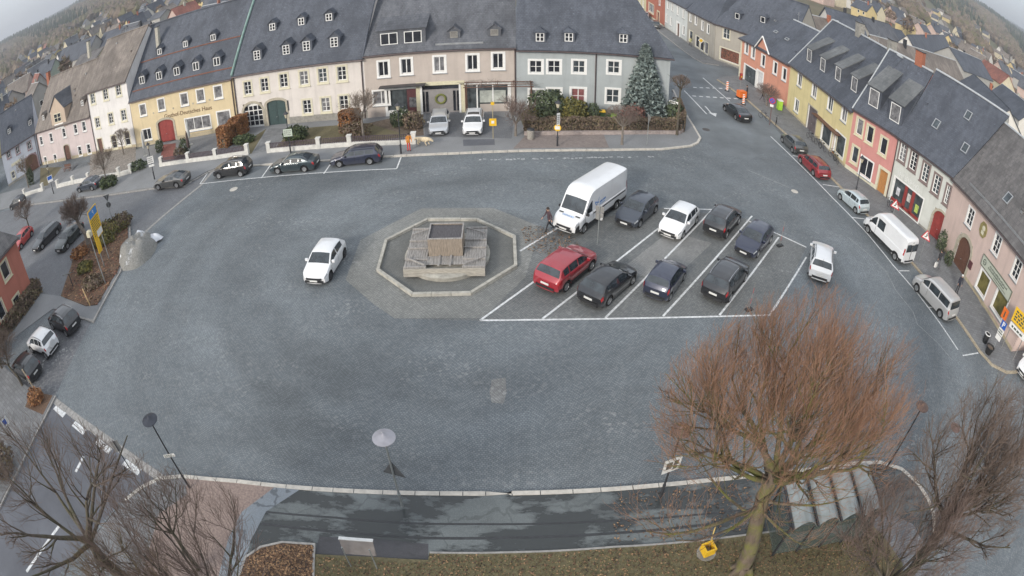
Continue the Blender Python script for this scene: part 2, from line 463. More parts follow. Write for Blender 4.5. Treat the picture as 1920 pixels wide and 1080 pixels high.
pl = MB()
pl.ribbon(GL([(500, 962), (620, 972), (760, 983), (900, 985), (1100, 981), (1300, 968), (1500, 945)]), .10, .09, .104); pl.ribbon(GL([(492, 984), (640, 1000), (800, 1011), (960, 1010), (1150, 1002), (1330, 985)]), .13, .09, .104)
struct(pl.build('tar_seam', mat('tar', (.035, .037, .04), .5, .3, 5)))
sheet('new_tarmac', [(592, 1040), (600, 1008), (700, 1012), (804, 1022), (803, 1051)], .105, asphalt_mat('tarmac_patch', (.062, .062, .068), wet=.5))
# pavement left of the near street, traffic island
raised('left_pavement', [(103, 743), (84, 782), (30, 890), (0, 948), (-120, 1010), (-170, 800), (-80, 700), (10, 690), (60, 733), (85, 742)], .11, M_pavg)
sheet('corner_bed', [(62, 735), (100, 744), (82, 780), (48, 765)], .116, M_dead)
sheet('front_lawn', [(549, 244), (690, 233), (772, 258), (657, 271), (512, 284)], .117, M_lawn)
sheet('front_lawn', [(470, 262), (500, 243), (472, 290), (430, 290)], .117, M_lawn)
sheet('front_bed', [(690, 233), (790, 212), (795, 256), (772, 258)], .119, M_soil)
sheet('front_bed', [(985, 247), (1275, 246), (1262, 226), (970, 212)], .119, M_lawn)
sheet('door_carpet', [(306, 273), (330, 270), (328, 300), (300, 303)], .119, mat('red_paving', (.23, .085, .07), .9, .3, 4))
sheet('inn_yard', [(335, 270), (425, 252), (462, 285), (332, 302)], .118, M_drive)
sheet('front_bed', [(170, 292), (255, 276), (255, 318), (168, 335)], .117, mat('rubble_bed', (.24, .215, .19), .95, .5, 5, bmp=.8))
sheet('front_bed', [(76, 316), (125, 314), (110, 345), (75, 352)], .117, M_lawn)
sheet('house_path', [(116, 315), (146, 309), (108, 350), (84, 356)], .119, M_pavg)
kerb('kerb', [(104, 742), (84, 782), (30, 890), (0, 950), (-60, 1040)], .16, .13, M_kerbd)
raised('island', [(225, 508), (175, 602), (120, 585), (100, 580), (20, 640), (-40, 660), (-80, 560), (60, 550), (115, 557), (134, 502), (160, 449), (191, 417), (226, 410), (243, 425), (244, 451)], .10, M_pav)
kerb('kerb', [(191, 417), (226, 410), (243, 425), (244, 451), (226, 508), (175, 602), (120, 586)], .18, .13, M_kerbd)
raised('leaf_bed', [(115, 557), (134, 502), (143, 466), (162, 450), (192, 419), (224, 412), (240, 426), (241, 451), (222, 508), (183, 574), (162, 576)], .16, M_dead)

# painted lines
pl = MB()
for a, b in (((900, 601), (1443, 591)), ((900, 601), (1014, 519)), ((975, 471), (1050, 425)), ((1017, 598), (1245, 420)), ((1135, 596), (1334, 395)), ((1243, 593), (1410, 405)), ((1349, 591), (1460, 445)), ((1443, 591), (1512, 482)), ((1245, 391), (1335, 393)), ((1400, 413), (1512, 464))):
    line(pl, a, b, .13, .014)
struct(pl.build('parking_lines', M_white))
pl = MB()
line(pl, (375, 345), (744, 316.5), .12, .014)
for a, b in (((375, 345), (392, 321)), ((490, 334), (507, 310)), ((607, 326), (624, 302)), ((744, 316), (752, 295))): line(pl, a, b, .12, .018)
struct(pl.build('parking_lines', M_white))
pl = MB()
rl = [(1445, 256), (1500, 309), (1560, 370), (1625, 437), (1675, 498), (1720, 550), (1760, 603), (1796, 656)]
pl.ribbon(GL(rl), .12, .010, .014)
for a, b in (((1486, 292), (1500, 294)), ((1543, 346), (1574, 351)), ((1598, 408), (1625, 411)), ((1686, 508), (1705, 508)), ((1742, 577), (1758, 575)), ((1805, 667), (1834, 662))): line(pl, a, b, .12, .018)
struct(pl.build('parking_lines', M_white))
pl = MB()
for a, b in (((103, 763), (121, 779)), ((138, 794), (159, 811)), ((181, 826), (207, 847)), ((233, 866), (262, 886))): line(pl, a, b, .45, .012)
for a, b in (((50, 1072), (112, 985)), ((142, 885), (157, 856)), ((-80, 1200), (-20, 1120))): line(pl, a, b, .22, .012)
struct(pl.build('street_markings', M_white))
pl = MB()
line(pl, (1318, 146), (1368, 190), .14, .012); line(pl, (1283, 170), (1325, 214), .14, .012); line(pl, (1221, 68), (1262, 108), .14, .012)
for k in range(9): line(pl, (1300 + k * 12, 164 + k * .4), (1306 + k * 12, 164.2 + k * .4), .3, .012)
for k in range(9): line(pl, (1298 + k * 13, 180 + k * .8), (1305 + k * 13, 180.4 + k * .8), .3, .012)
line(pl, (1322, 199), (1336, 215), .16, .012)
A = G(1336, 212); u = (G(1322, 199) - G(1336, 215)).normalized(); v = Vector((-u.y, u.x, 0))
pl.add([(A + q).to_tuple()[:2] + (.016,) for q in (-u * 1.2, v * .5, -v * .5)], [(0, 2, 1)])
struct(pl.build('street_markings', M_white))
# row of granite setts between square and near street
kerb('sett_row', [(100, 748), (200, 822), (300, 894)], .5, .012, M_kerbd)
# worn white line along the far kerb, with gaps
pl = MB(); rr = random.Random(3)
for k in range(46):
    x = 898 + k * 7.2
    if rr.random() < .72: line(pl, (x, 299.5 - k * .12 + rr.uniform(-1.3, 1.3)), (x + rr.uniform(3, 7), 299.3 - k * .12 + rr.uniform(-1.3, 1.3)), rr.uniform(.1, .3), .012)
struct(pl.build('worn_road_marking', mat('worn_paint', (.36, .37, .375), .8, .35, 3)))
# hairline seams in the paving of the right-hand lane
pl = MB()
pl.ribbon(GL([(1590, 445), (1630, 478), (1662, 510), (1680, 545), (1712, 585), (1720, 608), (1760, 645), (1785, 675)]), .06, .006, .010)
pl.ribbon(GL([(1400, 318), (1440, 335), (1480, 352)]), .08, .006, .010)
struct(pl.build('paving_seam', mat('seam_grey', (.27, .28, .28), .85, .3, 3)))
# boundary between asphalt and cobbles at the left
kerb('sett_row', [(414, 301), (376, 346), (300, 408), (262, 442)], .3, .012, M_kerbd, joints=False)
def cover(px, py, r, m):
    P = G(px, py); o = MB().lathe([(r * 1.15, .0), (r * 1.15, .014), (r, .016), (0, .016)], 16).build('manhole_cover', m, None, loc=(P.x, P.y, .004))
    return o
M_iron = mat('cast_iron', (.10, .09, .085), .6, .3, 8, .5)
tag(cover(438, 355, .35, M_kerb), 'pale round manhole cover in the asphalt in front of the black compact suv', 'manhole cover')
tag(cover(1791, 802, .38, mat('rusty_iron', (.16, .10, .085), .7, .3, 8)), 'rusty round manhole cover in the cobbles beside the bare bottom right tree', 'manhole cover')
tag(cover(1490, 359, .30, M_kerb), 'small pale manhole cover in the lane before the cherry red estate', 'manhole cover')
tag(cover(1324, 243, .36, M_iron), 'dark iron manhole cover in the asphalt off the pavement corner', 'manhole cover')

# ================================================================ HOUSES
def roof_mat(name, c1, c2, bw=.28, bh=.2, streak=.35, rough=.7, pro=0):
    m, nt, b = _new(name); co = coords(nt)
    sp = nt.nodes.new('ShaderNodeSeparateXYZ'); nt.links.new(co, sp.inputs[0])
    cm = nt.nodes.new('ShaderNodeCombineXYZ'); nt.links.new(mth(nt, 'ADD', sp.outputs[0], mth(nt, 'MULTIPLY', sp.outputs[1], .02)), cm.inputs[0]); nt.links.new(mth(nt, 'MULTIPLY', sp.outputs[2], 1.28), cm.inputs[1])
    br = nt.nodes.new('ShaderNodeTexBrick'); nt.links.new(cm.outputs[0], br.inputs['Vector'])
    br.inputs['Scale'].default_value = 1; br.inputs['Brick Width'].default_value = bw; br.inputs['Row Height'].default_value = bh
    br.inputs['Mortar Size'].default_value = .012; br.inputs['Bias'].default_value = -.1
    br.inputs['Color1'].default_value = (*c1, 1); br.inputs['Color2'].default_value = (*c2, 1); br.inputs['Mortar'].default_value = (*[x * .55 for x in c1], 1)
    st = noise(nt, scaled(nt, co, 2.2, 1.0, .16), .8, 7, .65)
    big = noise(nt, co, .25, 5)
    c = mixc(nt, mth(nt, 'MULTIPLY', ramp(nt, st, .38, .7), streak), br.outputs[0], tuple(x * 1.7 for x in c2))
    c = mixc(nt, mth(nt, 'MULTIPLY', ramp(nt, big, .45, .62), .55), c, tuple(x * .62 for x in c1))
    sp2 = noise(nt, co, 2.6, 3); c = mixc(nt, mth(nt, 'MULTIPLY', ramp(nt, sp2, .66, .72), .35), c, tuple(min(1, x * 2.2) for x in c2))
    nt.links.new(c, b.inputs['Base Color']); b.inputs['Roughness'].default_value = rough
    bump(nt, b, br.outputs['Fac'], -.5, .03)
    MATS[name] = m; return m

def plaster(name, col, dirt=.42):
    if name in MATS: return MATS[name]
    m, nt, b = _new(name); co = coords(nt)
    n1 = noise(nt, co, .6, 6, .6); st = noise(nt, scaled(nt, co, 1.5, 1.5, .18), 1.2, 5, .6)
    sp = nt.nodes.new('ShaderNodeSeparateXYZ'); nt.links.new(co, sp.inputs[0])
    c = mixc(nt, ramp(nt, n1, .3, .7), tuple(x * .90 for x in col), tuple(min(1, x * 1.06) for x in col))
    c = mixc(nt, mth(nt, 'MULTIPLY', ramp(nt, st, .5, .75), dirt), c, tuple(x * .62 for x in col))
    splash = mth(nt, 'MULTIPLY', ramp(nt, mth(nt, 'ADD', sp.outputs[2], mth(nt, 'MULTIPLY', n1, .8)), 1.5, .3), .3)
    c = mixc(nt, splash, c, tuple(x * .55 for x in col))
    nt.links.new(c, b.inputs['Base Color']); b.inputs['Roughness'].default_value = .9
    bump(nt, b, noise(nt, co, 18, 3), .12, .02)
    MATS[name] = m; return m

R_slate = roof_mat('slate_blue', (.060, .069, .088), (.088, .098, .120), .3, .22)
R_slate2 = roof_mat('slate_grey', (.076, .081, .094), (.112, .118, .132), .3, .22, .5)
R_brown = roof_mat('tiles_brown', (.135, .115, .10), (.19, .165, .145), .24, .32, .6)
R_greyb = roof_mat('tiles_grey_brown', (.088, .084, .084), (.14, .133, .131), .34, .42, .45)
R_lid = roof_mat('slate_lid', (.105, .112, .115), (.14, .146, .15), .5, .4, .5)
R_red = roof_mat('tiles_red', (.20, .075, .055), (.27, .11, .08), .25, .3, .3)
W_white = mat('window_white', (.78, .78, .76), .45, .06, 4)
W_cream = mat('surround_cream', (.62, .585, .45), .7, .1, 4)
W_stone = mat('surround_stone', (.40, .365, .29), .85, .2, 4)
W_mauve = mat('surround_mauve', (.33, .235, .245), .85, .15, 4)
W_brown = mat('surround_brown', (.215, .165, .155), .85, .15, 4)
W_yel = mat('surround_pale_yellow', (.60, .56, .40), .8, .1, 4)
G_dark = glass('pane_dark', (.022, .024, .030)); G_curt = mat('pane_curtain', (.28, .28, .29), .25, .4, 2.2, col2=(.05, .05, .055)); G_blue = glass('pane_blue', (.05, .062, .07), .06)
G_red = mat('pane_red_curtain', (.24, .10, .10), .25, .3, 2)
M_metal = mat('grey_metal', (.42, .43, .44), .4, .15, 3, .6); M_dmetal = mat('dark_metal', (.06, .062, .068), .45, .2, 4, .4)
M_copper = mat('copper_green', (.20, .30, .27), .7, .25, 2); M_gut = mat('gutter_brown', (.10, .075, .075), .5, .2, 3, .3)
D_red = mat('door_red', (.26, .045, .040), .5, .2, 3); D_green = mat('door_green', (.045, .075, .075), .5, .2, 3)
D_brown = mat('door_brown', (.13, .065, .045), .6, .3, 3, stretch=(6, 6, 1)); D_orange = mat('door_oak', (.42, .20, .07), .5, .2, 3, stretch=(6, 6, 1)); D_grey = mat('door_grey', (.27, .255, .25), .5, .1, 3)
D_maroon = mat('door_maroon', (.11, .045, .05), .4, .2, 3); M_brick = mat('chimney_brick', (.33, .125, .075), .9, .3, 9); M_chim = mat('chimney_pale', (.42, .40, .34), .9, .2, 4)

def text_mesh(name, txt, size, m, parent, loc, rot, extr=.012):
    cu = bpy.data.curves.new(name, 'FONT'); cu.body = txt; cu.size = size; cu.extrude = extr; cu.align_x = 'CENTER'; cu.align_y = 'CENTER'
    t = bpy.data.objects.new(name, cu); COL.objects.link(t)
    dg = bpy.context.evaluated_depsgraph_get(); me = bpy.data.meshes.new_from_object(t.evaluated_get(dg))
    bpy.data.objects.remove(t); bpy.data.curves.remove(cu)
    me.name = name; me.materials.clear(); me.materials.append(m)
    o = bpy.data.objects.new(name, me); COL.objects.link(o)
    if parent: o.parent = parent
    o.location = loc; o.rotation_euler = rot
    return o

def glazing_bars(mb, x0, z0, x1, z1, y0, y1, style, t=.07, mi=0):
    """sash frame with bars inside an opening"""
    mb.box(x0, y0, z0, x0 + t, y1, z1, mi); mb.box(x1 - t, y0, z0, x1, y1, z1, mi)
    mb.box(x0 + t, y0, z0, x1 - t, y1, z0 + t, mi); mb.box(x0 + t, y0, z1 - t, x1 - t, y1, z1, mi)
    nx, nz = style
    xc = [x0 + (x1 - x0) * (i + 1) / nx for i in range(nx - 1)]
    zc = [z0 + (z1 - z0) * (i + 1) / nz for i in range(nz - 1)]
    for x in xc: mb.box(x - t * .62, y0 + .006, z0 + t, x + t * .62, y1 - .006, z1 - t, mi)
    ed = [x0 + t] + [v for x in xc for v in (x - t * .62, x + t * .62)] + [x1 - t]
    for z in zc:
        for a, b in zip(ed[::2], ed[1::2]): mb.box(a, y0 + .012, z - t * .35, b, y1 - .012, z + t * .35, mi)

class House:
    def __init__(s, name, label, A, B, D, He, Hr, wall, roof, ends=('gable', 'gable'), yr=None, ov=.32, hip=4.5, verge=None, plinth=None, cat='house', group=None, gut=True, skew=(0, 0), pipe=(), rsh=(0, 0), vs=(1, 1), reveal=None):
        s.A = Vector(A); s.B = Vector(B); s.W = (s.B - s.A).length; s.D = D; s.He = He; s.Hr = Hr
        s.u = (s.B - s.A) / s.W; s.n = Vector((-s.u.y, s.u.x)); s.yr = yr or D / 2; s.ov = ov
        s.t = (Hr - He - .1) / (s.yr + ov)
        s.wall, s.roofm, s.ends, s.hip, s.vergem, s.plinth, s.gut, s.skew, s.pipe = wall, roof, ends, hip, verge, plinth, gut, skew, pipe; s.rsh = rsh; s.vs = vs; s.reveal = reveal or wall
        s.root = thing(name, label, cat, (A[0], A[1], 0), math.atan2(s.u.y, s.u.x), group)
        s.holes = []; s.doors = []; s.busy = []
    def loc(s, P):
        q = Vector((P[0], P[1])) - s.A; return Vector((q @ s.u, q @ s.n, P[2]))
    def _ray(s, px, py):
        d = ray(px, py); o = s.loc((0, 0, CH)); return o, Vector((Vector((d.x, d.y)) @ s.u, Vector((d.x, d.y)) @ s.n, d.z))
    def fp(s, px, py, y=0.0):
        o, d = s._ray(px, py); t = (y - o.y) / d.y; P = o + d * t; return P.x, P.z
    def rz(s, y): return s.He + .1 + (y + s.ov) * s.t
    def rp(s, px, py):
        o, d = s._ray(px, py)   # o.z + t d.z = He+.1+(o.y+t d.y+ov)*T
        t = (s.He + .1 + (o.y + s.ov) * s.t - o.z) / (d.z - d.y * s.t); return o + d * t
    # ---- openings
    def win(s, px, py, w=1.0, h=1.45, st=(2, 2), sur=W_white, tw=.14, pane=None, sill=True, frame=None, at=None, label=None, depth=.12):
        x, z = at if at else s.fp(px, py)
        x0, x1, z0, z1 = x - w / 2, x + w / 2, z - h / 2, z + h / 2
        x0 = max(.1, x0); x1 = min(s.W - .1, x1)
        s.holes.append((x0, z0, x1, z1))
        mb = MB(); e = .002
        glazing_bars(mb, x0 + e, z0 + e, x1 - e, z1 - e, depth - .04, depth + .02, st)
        if tw:
            mb.box(x0 - tw, -.035, z0 - tw, x0, .01, z1 + tw, 1); mb.box(x1, -.035, z0 - tw, x1 + tw, .01, z1 + tw, 1)
            mb.box(x0, -.035, z1, x1, .01, z1 + tw, 1); mb.box(x0, -.035, z0 - tw, x1, .01, z0, 1)
        o = mb.build('window', [frame or W_white, sur], s.root)
        if label: o['label'] = label
        MB().box(x0 + .03, depth - .005, z0 + .03, x1 - .03, depth + .005, z1 - .03).build('pane', pane or random.choice((G_dark, G_dark, G_curt, G_blue)), o)
        if sill: MB().box(x0 - tw - .05, -.13, z0 - tw - .07, x1 + tw + .05, -.002, z0 - tw + .0).build('sill', sur if sur is not W_white else M_metal, o)
        return o
    def arch_fill(s, x0, x1, z0, zs, rise, zt, sur, tw, name_parent=None, y0=-.05, y1=.16):
        """stone surround of an arched opening: fills the corners of its rectangular hole"""
        mb = MB(); n = 12; xc = (x0 + x1) / 2; r = (x1 - x0) / 2
        ins = [(x0, z0)] + [(xc - r * math.cos(PI * i / n), zs + rise * math.sin(PI * i / n)) for i in range(n + 1)] + [(x1, z0)]
        out = [(x0 - tw, z0)] + [(xc - (r + tw) * math.cos(PI * i / n), zs + (rise + tw) * math.sin(PI * i / n)) for i in range(n + 1)] + [(x1 + tw, z0)]
        k = len(ins)
        vs = [(p[0], y, p[1]) for y in (y0, y1) for p in ins] + [(p[0], y, p[1]) for y in (y0, y1) for p in out]
        fs = []
        for i in range(k - 1):
            fs += [(2 * k + i, i, i + 1, 2 * k + i + 1), (i, k + i, k + i + 1, i + 1), (2 * k + i + 1, 3 * k + i + 1, 3 * k + i, 2 * k + i)]
        mb.add(vs, fs)
        # corner fill behind the ring up to the hole's top
        top = zs + rise
        for sg in (-1, 1):
            pts = [(xc + sg * r, zs)] + [(xc + sg * r * math.cos(PI / 2 * i / 6), zs + rise * math.sin(PI / 2 * i / 6)) for i in range(1, 7)] + [(xc + sg * r, top)]
            mb.add([(p[0], y1 - .02, p[1]) for p in pts], [tuple(range(len(pts)))] if sg < 0 else [tuple(range(len(pts) - 1, -1, -1))])
        return mb
    def door(s, px, py, w, h, m, sur=W_stone, tw=.2, leaves=2, arch=0.0, at=None, top=None, name='door', label=None, panel=True, z0=None):
        x, z = at if at else s.fp(px, py)
        z = 0.0 if z0 is None else z0
        x0, x1, z1 = x - w / 2, x + w / 2, z + h
        s.holes.append((x0, z, x1, z1)); s.doors.append((x0 - tw, x1 + tw))
        mb = MB(); y = .16; lw = w / leaves; zt = z1 - arch if arch else z1
        for i in range(leaves):
            a = x0 + i * lw + .012; b = x0 + (i + 1) * lw - .012
            mb.box(a, y, z + .01, b, y + .06, z1 - .01)
            if panel:
                for q in range(3):
                    pz = z + .15 + (zt - z - .2) * q / 3; mb.box(a + lw * .14, y - .02, pz, b - lw * .14, y + .01, pz + (zt - z - .2) / 3 - .12)
        o = mb.build(name, m, s.root)
        if label: o['label'] = label
        if arch: s.arch_fill(x0, x1, z, zt, arch, z1, sur, tw).build('door_surround', sur, o)
        elif tw:
            f = MB(); f.box(x0 - tw, -.045, z, x0, .02, z1 + tw); f.box(x1, -.045, z, x1 + tw, .02, z1 + tw); f.box(x0, -.045, z1, x1, .02, z1 + tw)
            f.build('door_surround', sur, o)
        hx = x0 + lw - .14 if leaves > 1 else x1 - .16
        MB().cyl((hx, y - .07, z + 1.05), (hx, y, z + 1.05), .03, .03, 6).box(hx - .07, y - .08, z + 1.03, hx + .07, y - .06, z + 1.07).build('handle', M_metal, o)
        return o
    def dormer(s, px, py, w=1.3, h=1.25, kind='gable', ww=.8, wh=1.0, st=(2, 2), cheek=None, frame=W_white, roofm=None, slope=.25, n=1, pane=None, fm=None, louvre=False):
        """px,py: bottom centre of the dormer front on the roof slope"""
        P = s.rp(px, py); y = P.y; z = s.rz(y) - .05; x = P.x
        s.busy.append(x); ck = cheek or s.roofm; rm = roofm or s.roofm
        t = s.t; mb = MB(); x0, x1, zt = x - w / 2, x + w / 2, z + h
        if kind == 'shed':
            rise = slope; yb = y + (h) / max(.15, (t - rise))       # low pitched lid running back into the slope
            zb = s.rz(yb)
        else:
            rise = 0; yb = y + h / t
        for xx, sg in ((x0, 1), (x1, -1)):
            a = [(xx, y, z), (xx, y, zt), (xx, yb, s.rz(yb) + .02), ]
            b = [(p[0] + sg * .06, p[1], p[2]) for p in a]
            mb.add(a + b, [(0, 1, 2), (5, 4, 3), (0, 3, 4, 1), (1, 4, 5, 2)])
        fw = (w - .12)
        g = w * .42 if kind == 'gable' else 0
        # front wall around the windows
        wx = [x0 + .06 + fw * (i + .5) / n for i in range(n)]
        zz0 = z + .12; zz1 = min(zt - .06, zz0 + wh)
        edges = [x0 + .06]
        for c in wx: edges += [c - ww / 2, c + ww / 2]
        edges.append(x1 - .06)
        F = 1
        for a, b in zip(edges[::2], edges[1::2]):
            if b - a > .005: mb.box(a, y, z, b, y + .06, zt, F)
        for c in wx: mb.box(c - ww / 2, y, z, c + ww / 2, y + .06, zz0, F); mb.box(c - ww / 2, y, zz1, c + ww / 2, y + .06, zt, F)
        if g: mb.add([(x0, y, zt), (x1, y, zt), (x, y, zt + g), (x0, y + .06, zt), (x1, y + .06, zt), (x, y + .06, zt + g)], [(0, 1, 2), (5, 4, 3), (1, 0, 3, 4)], F)
        o = mb.build('dormer', [ck, fm or ck], s.root)
        r = MB(); q = .12
        if kind == 'gable':
            yr = y + (h + g) / t
            for sg in (-1, 1):
                ex = x + sg * (w / 2 + q); ez = zt - q * g / (w / 2)
                yev = y + (ez - z) / t
                r.slab([(ex, y - q, ez), (x, y - q, zt + g), (x, yr + .05, zt + g), (ex, yev + .05, ez)], -.0 + .07)
        elif kind == 'hip':
            g = w * .38; yr = y + (h + g) / t
            ez = zt - .05
            for sg in (-1, 1):
                ex = x + sg * (w / 2 + q); yev = y + (ez - z) / t
                r.slab([(ex, y - q, ez), (x, y + w * .35, zt + g), (x, yr + .05, zt + g), (ex, yev + .05, ez)], .07)
            r.slab([(x - w / 2 - q, y - q, ez), (x + w / 2 + q, y - q, ez), (x, y + w * .35, zt + g)], .07)
        else:
            r.slab([(x0 - q, y - q, zt + .06 - q * rise), (x1 + q, y - q, zt + .06 - q * rise), (x1 + q, yb + .25, zt + .06 + (yb + .25 - y) * rise), (x0 - q, yb + .25, zt + .06 + (yb + .25 - y) * rise)], .1)
        r.build('dormer_roof', rm, o)
        for c in wx:
            f = MB(); glazing_bars(f, c - ww / 2 + .002, zz0 + .002, c + ww / 2 - .002, zz1 - .002, y - .02, y + .05, st, .075)
            if louvre:
                for k in range(5): f.box(c - ww / 2 + .05, y - .01, zz0 + .08 + k * .13, c + ww / 2 - .05, y + .02, zz0 + .17 + k * .13)
            f.build('dormer_window', frame, o)
            MB().box(c - ww / 2 + .03, y + .02, zz0 + .03, c + ww / 2 - .03, y + .03, zz1 - .03).build('pane', pane or G_dark, o)
        return o
    def skylight(s, px, py, w=.8, h=1.1):
        P = s.rp(px, py); s.busy.append(P.x); a = math.atan(s.t)
        M = Matrix.Translation(Vector((P.x, P.y, s.rz(P.y)))) @ Matrix.Rotation(a, 4, 'X')
        mb = MB()
        for bx in ((-w / 2, -h / 2, -w / 2 + .09, h / 2), (w / 2 - .09, -h / 2, w / 2, h / 2), (-w / 2 + .09, -h / 2, w / 2 - .09, -h / 2 + .09), (-w / 2 + .09, h / 2 - .09, w / 2 - .09, h / 2)):
            mb.box(bx[0], bx[1], -.02, bx[2], bx[3], .12, 0, M)
        o = mb.build('skylight', M_metal, s.root)
        MB().box(-w / 2 + .08, -h / 2 + .08, .05, w / 2 - .08, h / 2 - .08, .08, 0, M).build('pane', G_blue, o)
    def chimney(s, px, py, w=.7, d=.7, h=1.8, m=None, y=None):
        P = s.rp(px, py)
        if y is not None: x, zz = s.fp(px, py, y); P = Vector((x, y, zz))
        z = min(s.rz(P.y), s.Hr)
        mb = MB().box(P.x - w / 2, P.y - d / 2, z - 1.2, P.x + w / 2, P.y + d / 2, z + h)
        o = mb.build('chimney', m or M_brick, s.root)
        MB().box(P.x - w / 2 - .06, P.y - d / 2 - .06, z + h + .003, P.x + w / 2 + .06, P.y + d / 2 + .06, z + h + .1).build('chimney_cap', M_dmetal, o)
    def finish(s):
        W, D, He, Hr, yr, ov, t = s.W, s.D, s.He, s.Hr, s.yr, s.ov, s.t
        mb = MB(); zt = s.rz(0) - .1
        xs = sorted(set([0, W] + [round(v, 4) for h in s.holes for v in (h[0], h[2])])); zs = sorted(set([-.3, zt] + [round(v, 4) for h in s.holes for v in (h[1], h[3])]))
        zs = [z for z in zs if z <= zt]
        for a, b in zip(xs[:-1], xs[1:]):
            for c, d in zip(zs[:-1], zs[1:]):
                xm, zm = (a + b) / 2, (c + d) / 2
                if any(h[0] < xm < h[2] and h[1] < zm < h[3] for h in s.holes): continue
                mb.add([(a, 0, c), (b, 0, c), (b, 0, d), (a, 0, d)], [(0, 1, 2, 3)])
        for h in s.holes:
            a, c, b, d = h; q = .24
            mb.add([(a, 0, c), (a, q, c), (a, q, d), (a, 0, d)], [(0, 1, 2, 3)], 2); mb.add([(b, 0, c), (b, 0, d), (b, q, d), (b, q, c)], [(0, 1, 2, 3)], 2)
            mb.add([(a, 0, c), (b, 0, c), (b, q, c), (a, q, c)], [(0, 1, 2, 3)]); mb.add([(a, 0, d), (a, q, d), (b, q, d), (b, 0, d)], [(0, 1, 2, 3)])
            mb.add([(a, q, c), (b, q, c), (b, q, d), (a, q, d)], [(0, 1, 2, 3)], 1)
        tb = (Hr - He - .1) / max(.1, (D - yr + ov)); zb = He + .1 + ov * tb - .1
        mb.add([(0, D, -.3), (W, D, -.3), (W, D, zb), (0, D, zb)], [(3, 2, 1, 0)])
        for x, e, sh in ((0, s.ends[0], s.rsh[0]), (W, s.ends[1], s.rsh[1])):
            tops = [(x, 0, zt)] + ([(x + sh, yr, Hr - .15)] if e == 'gable' else []) + [(x, D, zb)]
            p = [(x, 0, -.3)] + tops + [(x, D, -.3)]; k = tuple(range(len(p)))
            mb.add(p, [k if x == 0 else k[::-1]])
        mb.build('wall', [s.wall, G_dark, s.reveal], s.root)
        # roof
        o0 = -.02 + s.skew[0]; o1 = W + .02 + s.skew[1]
        h0 = s.hip if s.ends[0] == 'hip' else 0; h1 = s.hip if s.ends[1] == 'hip' else 0
        if h0: o0 = -ov
        if h1: o1 = W + ov
        e = He + .1; r0 = (o0 + h0 + s.rsh[0], yr, Hr); r1 = (o1 - h1 + s.rsh[1], yr, Hr)
        r = MB(); r.slab([(o0, -ov, e), (o1, -ov, e), r1, r0], .16)
        r.slab([(o1, D + ov, e), (o0, D + ov, e), (r0[0], yr + .002, Hr), (r1[0], yr + .002, Hr)], .16)
        if h0: r.slab([(o0 - .002, D + ov, e), (o0 - .002, -ov, e), (r0[0] - .002, yr, Hr)], .16)
        if h1: r.slab([(o1 + .002, -ov, e), (o1 + .002, D + ov, e), (r1[0] + .002, yr, Hr)], .16)
        s.roof = r.build('roof', s.roofm, s.root)
        MB().cyl((r0[0], yr, Hr + .0), (r1[0], yr, Hr + .0), .13, .13, 8).build('ridge_cap', s.vergem or s.roofm, s.roof)
        if s.vergem:
            for x, h, sh, ok in ((o0, h0, s.rsh[0], s.vs[0]), (o1, h1, s.rsh[1], s.vs[1])):
                v = MB()
                if h or not ok: continue
                a = Vector((x, -ov, e + .03)); b = Vector((x + sh, yr, Hr + .03)); v.cyl(a, b, .09, .09, 4)
                v.build('verge_trim', s.vergem, s.roof)
        if s.gut:
            g = MB().cyl((o0, -ov - .07, e - .12), (o1, -ov - .07, e - .12), .075, .075, 8); g.build('gutter', M_gut, s.roof)
        for px in s.pipe:
            MB().cyl((px, -.1, .1), (px, -.1, He - .1), .06, .06, 8).cyl((px, -.1, He - .1), (px, -ov - .05, He + .02), .06, .06, 8).build('downpipe', M_gut, s.root)
        q_ = random.Random(int(W * 100)); vn = 0
        for i in range(int(W * yr / 22)):
            x, y = q_.uniform(.8, W - .8), q_.uniform(.18, .9) * yr
            if not any(abs(x - c) < 1.6 for c in s.busy): MB().box(x - .14, y - .12, s.rz(y) - .05, x + .14, y + .14, s.rz(y) + .17).build('roof_vent', s.roofm if i % 3 else M_metal, s.root)
        if W > 9 and s.rsh == (0, 0):
            x = W * q_.uniform(.3, .7); a = MB().cyl((x, yr, Hr), (x, yr, Hr + 1.5), .025, .02, 5)
            for k in range(4): a.cyl((x - .45 + .08 * k, yr, Hr + 1.0 + .13 * k), (x + .45 - .08 * k, yr, Hr + 1.0 + .13 * k), .012, .012, 4)
            a.build('roof_aerial', M_metal, s.root)
        if s.plinth:
            m, hp = s.plinth; cur = 0.0
            for a, b in sorted(s.doors) + [(W, W)]:
                if a - cur > .05: MB().box(cur, -.03, -.2, a, -.003, hp).build('plinth', m, s.root)
                cur = max(cur, b)
        return s.root
P_lil = plaster('plaster_lilac', (.58, .50, .49)); P_white = plaster('plaster_white', (.72, .70, .68)); P_bluew = plaster('plaster_blue_white', (.53, .56, .62))
P_yel = plaster('plaster_yellow', (.65, .54, .345)); P_cream = plaster('plaster_cream', (.67, .625, .585)); P_beige = plaster('plaster_beige', (.49, .43, .385)); P_teal = plaster('plaster_pale_teal', (.375, .408, .415))
P_or = plaster('plaster_orange', (.60, .285, .20)); P_yel2 = plaster('plaster_pale_yellow', (.67, .58, .31)); P_red = plaster('plaster_rose', (.56, .26, .235)); P_grey = plaster('plaster_grey_white', (.58, .595, .555)); P_pink = plaster('plaster_pink', (.60, .47, .42))
P_terra = plaster('plaster_terracotta', (.44, .165, .12)); P_greyb = plaster('plaster_grey_beige', (.38, .355, .31)); P_teal2 = plaster('plaster_teal', (.22, .34, .33)); P_brick = plaster('plaster_brick_red', (.42, .15, .10))
